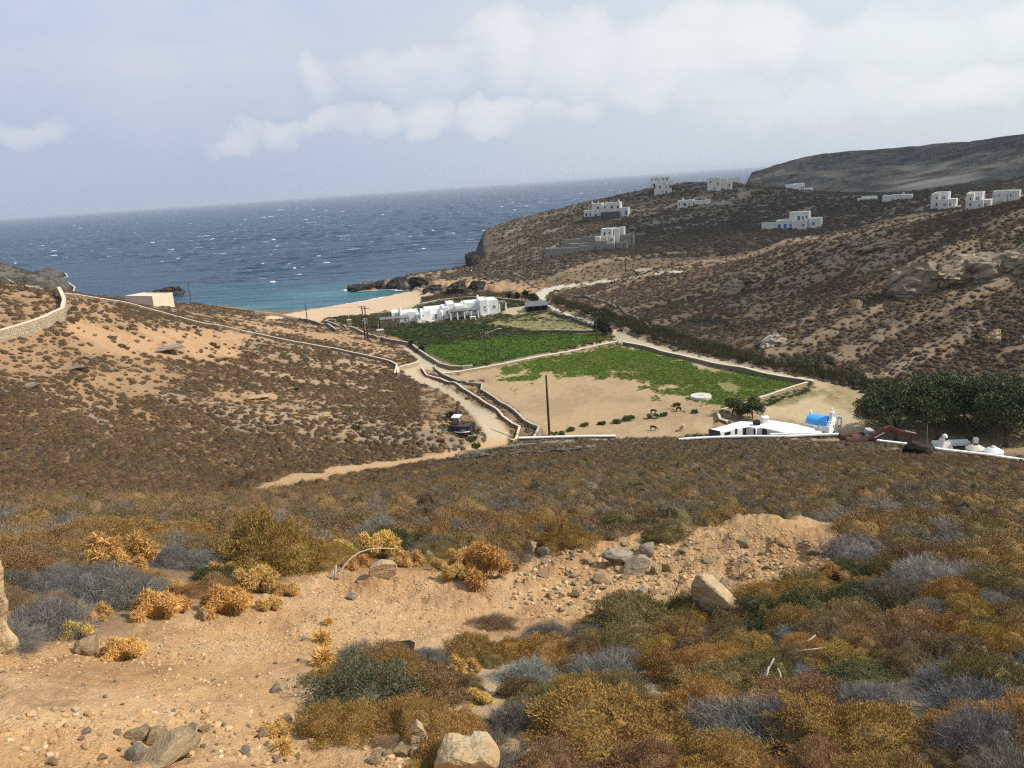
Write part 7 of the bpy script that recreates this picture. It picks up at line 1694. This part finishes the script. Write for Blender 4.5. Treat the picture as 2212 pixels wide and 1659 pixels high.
# ------------------------------------------------------------------ rocks
def rk(*a, **k): return rock(*a, **k)
poly_rock('rock_pillar', 'tall pale rock pillar cut by the left edge', [(-70, 1490), (-70, 1185), (-14, 1196), (2, 1212), (9, 1245), (15, 1285), (24, 1300), (22, 1338), (33, 1372), (37, 1412), (40, 1490)], .7, MR_TAN, 'rock', d=math.hypot(*G(20, 1414)[:2]), seed=4, amp=.05)
poly_rock('slab_boulder', 'large pointed slab boulder leaning on the right of the bare bank', [(1484, 1306), (1488, 1276), (1503, 1246), (1512, 1243), (1530, 1262), (1560, 1288), (1594, 1318), (1594, 1332), (1550, 1330), (1500, 1318)], .26, MR_TAN, 'boulder', yaw=-28, seed=6, amp=.05)
HR = [(945, 1600, 50, 34, MR_GREY, 'grey stone between the upright tan stone and the grey twigs', .8), (1085, 1650, 78, 34, MR_TAN, 'flat tan rock right of the biggest one at the bottom edge', .9), (1040, 1618, 56, 34, MR_GREY, 'grey rock behind the flat one at the bottom edge', .8), (865, 1640, 42, 34, MR_TAN, 'small tan rock left of the biggest one at the bottom edge', .9), (1150, 1660, 70, 26, MR_GREY, 'low grey rock at the right end of the rock pile', .9),
      (865, 1418, 64, 34, MR_BURNT, 'black burnt stone on the bare earth', .8), (912, 1420, 34, 18, MR_GREY, 'pale flat stone right of the black burnt one', .9), (195, 1412, 52, 34, MR_TAN, 'tan stone left of the large thistle clump', .8), (440, 1340, 34, 22, MR_TAN, 'pale stone with a lit top under the grey bush twigs', .8), (930, 1210, 26, 20, MR_GREY, 'round grey stone on the bank edge beside the small golden dome', .8),
      (340, 1608, 44, 30, MR_TAN, 'tan stone left of the bright angular one', .8), (300, 1600, 40, 24, MR_TAN, 'flat pale stone among the scattered rubble at the lower left', .9), (370, 1650, 120, 34, MR_TAN, 'long flat rock plate at the bottom edge on the left', .8), (760, 1295, 24, 16, MR_GREY, 'small dark stone on the smooth bare earth', .8), (598, 1497, 26, 20, MR_GREY, 'lone grey stone on the bare earth left of the sage tuft', .8), (300, 1640, 40, 30, MR_GREY, 'grey stone at the bottom edge left of the long flat plate', .8),
      (1335, 1215, 62, 34, MR_GREY, 'blue grey flat boulder left half on the bare bank', .8), (1370, 1242, 62, 44, MR_GREY, 'blue grey boulder lower right of its flat twin on the bank', .8), (1400, 1200, 40, 30, MR_GREY, 'dark grey stone at the right of the blue grey boulders', .8), (1145, 1195, 42, 30, MR_TAN, 'tan stone under the left foot of the round golden dome', .8), (1300, 1262, 50, 22, MR_TAN, 'pale flat stone below the blue grey boulders', .8), (1245, 1290, 30, 22, MR_TAN, 'small pale stone in the rubble at the centre of the bank', .8), (1440, 1235, 24, 20, MR_TAN, 'pale stone between the boulders and the slab', .8), (1560, 1270, 30, 20, MR_GREY, 'brown stone above the right side of the slab boulder', .8), (1610, 1180, 36, 24, MR_TAN, 'tan stone at the steep left side of the spoil heap', .8), (1760, 1200, 34, 18, MR_TAN, 'flat pale stone on the spoil heap', .8), (1820, 1200, 36, 20, MR_TAN, 'pale stone at the right rim of the bare bank', .8), (485, 1305, 40, 22, MR_TAN, 'flat stone in front of the wide low thistle clump', .8)]
poly_rock('stone', 'upright tan stone at the top of the rock pile on the bottom edge', [(884, 1616), (886, 1582), (902, 1566), (918, 1578), (928, 1600), (918, 1624), (898, 1626)], .16, MR_TAN, seed=9, amp=.02)
poly_rock('stone', 'biggest flat tan rock at the bottom edge', [(930, 1672), (950, 1644), (985, 1630), (1020, 1640), (1045, 1634), (1080, 1656), (1074, 1682), (1000, 1695)], .45, MR_TAN, seed=11, amp=.07)
poly_rock('stone', 'pale square stone block on the top edge of the bare earth', [(795, 1252), (797, 1226), (826, 1216), (858, 1218), (859, 1240), (840, 1252)], .25, MR_TAN, seed=13, amp=.02)
poly_rock('stone', 'bright angular stone on the bare earth near the bottom left', [(386, 1616), (392, 1600), (418, 1594), (434, 1602), (420, 1622), (400, 1624)], .16, MR_TAN, seed=15, amp=.015)
for i, (x, y, w_, h_, mt, lab, dp) in enumerate(HR): rk('stone', lab, x, y, w_, h_, mt, 'stone', dp, i % 11, sub=3, sink=.22)
# loose stones of the rubble, one object each
n_s = 0
zones = [('rubble in the middle of the bare bank', [(1150, 1200), (1500, 1160), (1540, 1230), (1420, 1300), (1200, 1340), (1090, 1300)], 70, (8, 26)), ('stony foot of the bare earth at the lower left', [(180, 1580), (620, 1560), (700, 1650), (100, 1655)], 46, (7, 26)), ('rock pile at the bottom edge', [(820, 1610), (1180, 1640), (1160, 1658), (800, 1658)], 20, (14, 34)), ('smooth bare earth on the left', [(60, 1430), (600, 1330), (1000, 1270), (820, 1420), (560, 1560), (60, 1600)], 34, (5, 12)), ('right end of the bare bank by the spoil heap', [(1560, 1150), (1830, 1190), (1840, 1225), (1640, 1300), (1580, 1240)], 44, (7, 18)), ('stony gap in the scrub at the right edge', [(1950, 1370), (2090, 1440), (2200, 1470), (2200, 1420), (2060, 1360)], 24, (7, 18))]
for lab, poly, cnt, (s0, s1) in zones:
    pa = np.array(poly, float); k = 0
    while k < cnt:
        x = random.uniform(pa[:, 0].min(), pa[:, 0].max()); y = random.uniform(pa[:, 1].min(), pa[:, 1].max())
        if poly_sd(pa, np.array([x]), np.array([y]))[0] < 0: continue
        k += 1; w_ = s0 + (s1 - s0) * random.random() ** 2.2; mt = MR_TAN if random.random() < (.97 if 'smooth' in lab else .84) else MR_GREY
        sz = 'larger' if w_ > (s0 + s1) * .5 else 'small'; L_ = f'{sz} loose {"tan" if mt is MR_TAN else "grey"} stone in the {lab}'
        rk('stone', L_, x, y, w_, w_ * random.uniform(.45, .85), mt, 'stone', random.uniform(.7, 1.2), random.randrange(12), rz=random.uniform(-3, 3), sink=.2, sub=2, group=L_)
# outcrops on the hills
OC = [(1972, 638, 110, 78, MROCK, 'big grey cliff boulder at the left end of the outcrop on the right hill', 1.0), (2060, 618, 110, 74, MROCK, 'second cliff boulder of the outcrop on the right hill', .9), (2140, 600, 110, 70, MROCK, 'dark cliff mass right of the two big boulders on the hill', .9), (2215, 590, 130, 80, MROCK, 'cliff mass at the right edge of the hill outcrop', .9),
      (1580, 636, 66, 38, MROCK, 'lower rock of the small outcrop above the field road', .8), (1618, 614, 70, 40, MROCK, 'rounded brown rock of the small outcrop above the field road', .8), (1668, 748, 70, 40, MR_GREY, 'pale crag low on the right hill above the reeds', .8), (2146, 740, 32, 26, MR_TAN, 'lone pale boulder in the scrub near the grove', .9), (1848, 676, 30, 34, MR_TAN, 'pale upright crag in the middle of the right hill', .7), (1935, 535, 90, 22, MROCK, 'flat rock ledge on the shoulder of the right hill', .6), (1880, 545, 70, 22, MROCK, 'lower rock ledge left of the flat one on the right hill', .6), (1395, 590, 60, 14, MR_GREY, 'pale rock strip beside the end of the upper road', .6)]
for i, (x, y, w_, h_, mt, lab, dp) in enumerate(OC): rk('rock_outcrop', lab, x, y, w_, h_, mt, 'rock', dp, i % 9, rz=.25, sink=.38, sub=4)
SH = [(364, 638, 62, 24, 'low dark islet off the hidden shore by the cream building'), (340, 640, 26, 16, 'small rock at the left end of the low islet'), (775, 628, 60, 18, 'dark rock at the tip of the spit'), (815, 624, 60, 20, 'dark rock second from the tip of the spit'), (860, 618, 60, 22, 'dark rock in the middle of the spit'), (905, 617, 56, 26, 'dark rock where the spit meets the shore'), (935, 632, 50, 26, 'dark rock at the right end of the beach'), (990, 634, 56, 26, 'dark crag above the reeds behind the villa'), (1030, 628, 50, 24, 'second dark crag behind the villa chimney'), (970, 588, 22, 8, 'small surf rock off the cliff foot'), (945, 590, 14, 5, 'smallest surf rock off the cliff foot'), (1022, 575, 40, 44, 'black rock face at the foot of the cliff')]
for i, (x, y, w_, h_, lab) in enumerate(SH):
    a, t = ray(x, y); d = -H / t if i in (0, 1, 9, 10) else None
    o = rk('shore_rock', lab, x, y, w_, h_, MR_DARK, 'rock', .7, i % 9, rz=.1, sink=.25, sub=4)
    if d: s_ = d / F; o.location = (d * math.sin(a), d * math.cos(a), .25); o.scale = (w_ * s_ / 1.5, w_ * s_ / 2.2, h_ * s_ / 1.5)
for i, (x, y, w_, h_, lab) in enumerate([(340, 760, 120, 7, 'long dark edged rock ledge under the bare ground on the left hill'), (470, 778, 60, 7, 'short rock ledge right of the long one on the left hill'), (150, 800, 80, 7, 'rock ledge below the tan wall on the left hill'), (55, 838, 70, 8, 'rock ledge by the left edge of the left hill'), (540, 862, 90, 5, 'flat pale rock sheet in the middle of the left hill'), (452, 876, 50, 7, 'small rock step left of the flat pale sheet'), (700, 900, 46, 8, 'small pale rock sheet low on the left hill')]):
    rk('rock_ledge', lab, x, y, w_, h_, MROCK if i < 4 else MR_TAN, 'rock', .5, i + 1, rz=.05, sink=.42, sub=4)
# gravel: thousands of pebbles nobody could count
mg, nt, b = new_mat('pebbles'); lk(nt, nd(nt, 'ShaderNodeAttribute', attribute_name='col', attribute_type='INSTANCER').outputs['Color'], b.inputs['Base Color'])
KP = []
for i in range(4):
    me = rock_mesh(f'pebble_{i}', 40 + i, mg, 2, .45, 16); KP.append(bpy.data.objects.new(f'pebble_{i}', me))
def pebbles(poly, n, s0, s1, dens=None):
    p = GP(poly); out = []
    c = GP([(np.mean([q[0] for q in poly]), np.mean([q[1] for q in poly]))])[0]
    x0, y0 = p.min(0); x1, y1 = p.max(0); q = np.c_[RNG.uniform(x0, x1, n * 3), RNG.uniform(y0, y1, n * 3)]; q = q[poly_sd(p, q[:, 0], q[:, 1]) > 0][:n]
    if dens is not None: q = q[RNG.uniform(0, 1, len(q)) < dens(q)]
    m = len(q); s = s0 + (s1 - s0) * RNG.uniform(0, 1, m) ** 4
    srk = np.c_[s, s * RNG.uniform(.7, 1.2, m), s * RNG.uniform(.4, .8, m), RNG.uniform(0, 6.28, m), RNG.integers(0, 4, m)]
    base_ = np.array([(.45, .28, .135), (.50, .335, .175), (.38, .23, .115), (.37, .29, .19), (.58, .44, .28)])[RNG.choice(5, m, p=[.42, .25, .2, .07, .06])]
    return np.c_[q, zat(q[:, 0], q[:, 1]) + s * .15], srk, base_ * RNG.uniform(.8, 1.15, (m, 1))
cl = lambda q: np.clip(.25 + 1.6 * (vnoise(q[:, 0] * 1.1, q[:, 1] * 1.1, 5) - .35), .06, 1)
scat('gravel', [pebbles(BANK, 34000, .005, .030, cl), pebbles(zones[0][1], 1500, .008, .07), pebbles([(60, 1540), (640, 1530), (720, 1656), (20, 1656)], 600, .007, .05), pebbles(zones[2][1], 260, .02, .08), pebbles(zones[4][1], 1300, .008, .055), pebbles(zones[5][1], 900, .012, .07),
                pebbles([(930, 915), (975, 905), (985, 945), (940, 950)], 900, .05, .20), pebbles([(1090, 955), (1130, 958), (1110, 970), (1070, 968)], 300, .05, .22), pebbles([(1480, 880), (1430, 875), (1440, 890), (1480, 893)], 60, .1, .3), pebbles([(1380, 1075), (1480, 1075), (1480, 1110), (1380, 1110)], 500, .02, .12)], KP)

# ------------------------------------------------------------------ dry stalks and dead sticks
MSTICK = noisy('bleached_stick', (.40, .34, .27), (.58, .52, .44), 9, .4, 30); MTWIG = noisy('dark_dry_twig', (.07, .055, .042), (.13, .10, .08), 9)
def px3(x, y, d):
    a, t = ray(x, y); return Vector((d * math.sin(a), d * math.cos(a), H + t * d))
def stick(name, label, pts, d, r0, r1, mat_=MSTICK, cat='stick', twigs=0):
    P = [px3(x, y, d + i * .04) for i, (x, y) in enumerate(pts)]; q = MB(); n = len(P); q.tube(P, [r0 + (r1 - r0) * i / (n - 1) for i in range(n)], 7)
    for k in range(twigs):
        i = random.randrange(1, n); b0 = P[i - 1].lerp(P[i], random.random()); e = b0 + Vector((random.uniform(-.25, .25), random.uniform(-.2, .2), random.uniform(.05, .3))); q.tube([b0, (b0 + e) / 2 + Vector((0, 0, .03)), e], [r1 * .9, r1 * .7, r1 * .4], 5)
    return tag(q.build(name, mat_, None, smooth=True), label, cat)
d0 = math.hypot(*G(730, 1252)[:2])
stick('dry_stalk', 'long curved dry stalk bending right over the bare earth behind the square block', [(729, 1254), (733, 1240), (744, 1221), (760, 1204), (777, 1193), (795, 1187), (815, 1184), (852, 1185)], d0, .016, .006)
for i, (a, b_, lab) in enumerate((((722, 1252), (726, 1220), 'short upright dry stub left of the curved stalk'), ((716, 1250), (722, 1228), 'second short stub at the root of the curved stalk'), ((735, 1254), (790, 1246), 'dead leaf strip lying at the root of the curved stalk'), ((738, 1260), (772, 1258), 'lower dead leaf strip at the root of the curved stalk'))): stick('dead_stub', lab, [a, ((a[0] + b_[0]) / 2 + 1, (a[1] + b_[1]) / 2 - 1), b_], d0, .018, .012)
for i, (a, b_, lab) in enumerate((((1648, 1462), (1672, 1422), 'longest white dead stick in the lower right scrub'), ((1646, 1440), (1662, 1428), 'short white stick left of the longest dead one'), ((1652, 1466), (1660, 1440), 'white stick crossing the longest dead one'), ((1686, 1464), (1680, 1444), 'white dead leaf right of the longest stick'), ((1700, 1410), (1790, 1398), 'thin pale stick lying on the grey bush above the white sticks'), ((1735, 1390), (1762, 1372), 'thin upright pale stick above the lying one'))):
    dd = math.hypot(*G(a[0], a[1] + 6)[:2]) - .25; stick('dead_stick', lab, [a, ((a[0] + b_[0]) / 2 + 2, (a[1] + b_[1]) / 2), b_], dd, .012, .007)
for (pts, dd, lab) in ((((1419, 1480), (1440, 1440), (1462, 1400), (1480, 1366), (1490, 1330), (1500, 1300)), 8.1, 'tall dark dead branch rising left of the slab boulder'), (((1432, 1340), (1450, 1300), (1462, 1270), (1475, 1240)), 10.2, 'thin brown dead branch in the rubble above the first one'), (((1985, 1560), (1984, 1500), (1986, 1440)), 7.2, 'thin vertical dead stem near the right edge'), (((1610, 1290), (1600, 1250), (1594, 1218)), 11.3, 'thin dead stem by the spoil heap')):
    stick('dead_branch', lab, pts, dd, .011, .004, MTWIG, 'branch', 12)
for i in range(14):
    x = random.uniform(800, 1560); y = random.uniform(1080, 1150); dd = math.hypot(*G(x, y)[:2])
    L_ = 'thin dead grass stalk standing above the scrub behind the bare bank'
    o = stick('grass_stalk', L_, [(x, y), (x + random.uniform(-6, 6), y - 25), (x + random.uniform(-16, 16), y - random.uniform(45, 70))], dd, .006, .003, MTWIG, 'dead stalk', 7); o['group'] = 'dead stalks above the scrub'
# ------------------------------------------------------------------ unseen clouds added on the sun's side to shade the far and right hills
m_cl, nt, b = new_mat('cloud_white')
nt.nodes.remove(b); out = nt.nodes['Material Output']
tr_ = nd(nt, 'ShaderNodeBsdfTransparent'); df = nd(nt, 'ShaderNodeBsdfDiffuse'); df.inputs[0].default_value = (.9, .9, .92, 1); tl = nd(nt, 'ShaderNodeBsdfTranslucent'); tl.inputs[0].default_value = (.9, .9, .92, 1)
mx = nd(nt, 'ShaderNodeMixShader', i_0=.5); lk(nt, df.outputs[0], mx.inputs[1]); lk(nt, tl.outputs[0], mx.inputs[2])
mx2 = nd(nt, 'ShaderNodeMixShader', i_0=.36); lk(nt, tr_.outputs[0], mx2.inputs[1]); lk(nt, mx.outputs[0], mx2.inputs[2]); lk(nt, mx2.outputs[0], out.inputs[0])
ALT = 560.0
def cloud_over(tx, ty, tz, rx, ry, n, seed):
    rng = random.Random(seed); k = (ALT - tz) / sd_.z; c = Vector((tx, ty, tz)) + sd_ * k
    bm = bmesh.new()
    for i in range(n):
        a = rng.uniform(0, 6.28); q = rng.random() ** .5; r = rng.uniform(.26, .42) * min(rx, ry)
        mtx = Matrix.Translation(c + Vector((rx * q * math.cos(a), ry * q * math.sin(a), rng.uniform(-10, 25)))) @ Matrix.Diagonal((r * rng.uniform(1, 1.5), r, r * .32, 1))
        bmesh.ops.create_icosphere(bm, subdivisions=3, radius=1, matrix=mtx)
    P_ = np.array([v.co[:] for v in bm.verts]); d = fbm(P_[:, 0] * .03, P_[:, 1] * .03 + P_[:, 2] * .02, 4, seed) * 16
    for v, e in zip(bm.verts, d): v.co += Vector((e, e * .6, e * .7))
    me = bpy.data.meshes.new('cloud'); bm.to_mesh(me); bm.free(); me.materials.append(m_cl)
    for p_ in me.polygons: p_.use_smooth = True
    o = bpy.data.objects.new('shade_clouds', me); COL.objects.link(o); o['kind'] = 'structure'
cloud_over(215, 440, 22, 200, 125, 26, 3)
cloud_over(640, 880, 40, 460, 300, 34, 5)
cloud_over(165, 212, 22, 105, 62, 17, 9)
# ------------------------------------------------------------------ sea haze
m_hz, nt, b = new_mat('sea_haze'); nt.nodes.remove(b)
pv = nd(nt, 'ShaderNodeVolumePrincipled'); pv.inputs['Color'].default_value = (.80, .88, 1.0, 1); pv.inputs['Density'].default_value = .000075; pv.inputs['Anisotropy'].default_value = .2
lk(nt, pv.outputs[0], nt.nodes['Material Output'].inputs['Volume'])
q = MB(); q.box(-42000, 42000, -1500, 44000, -9.0, 95.0); o = q.build('haze', m_hz); o['kind'] = 'stuff'
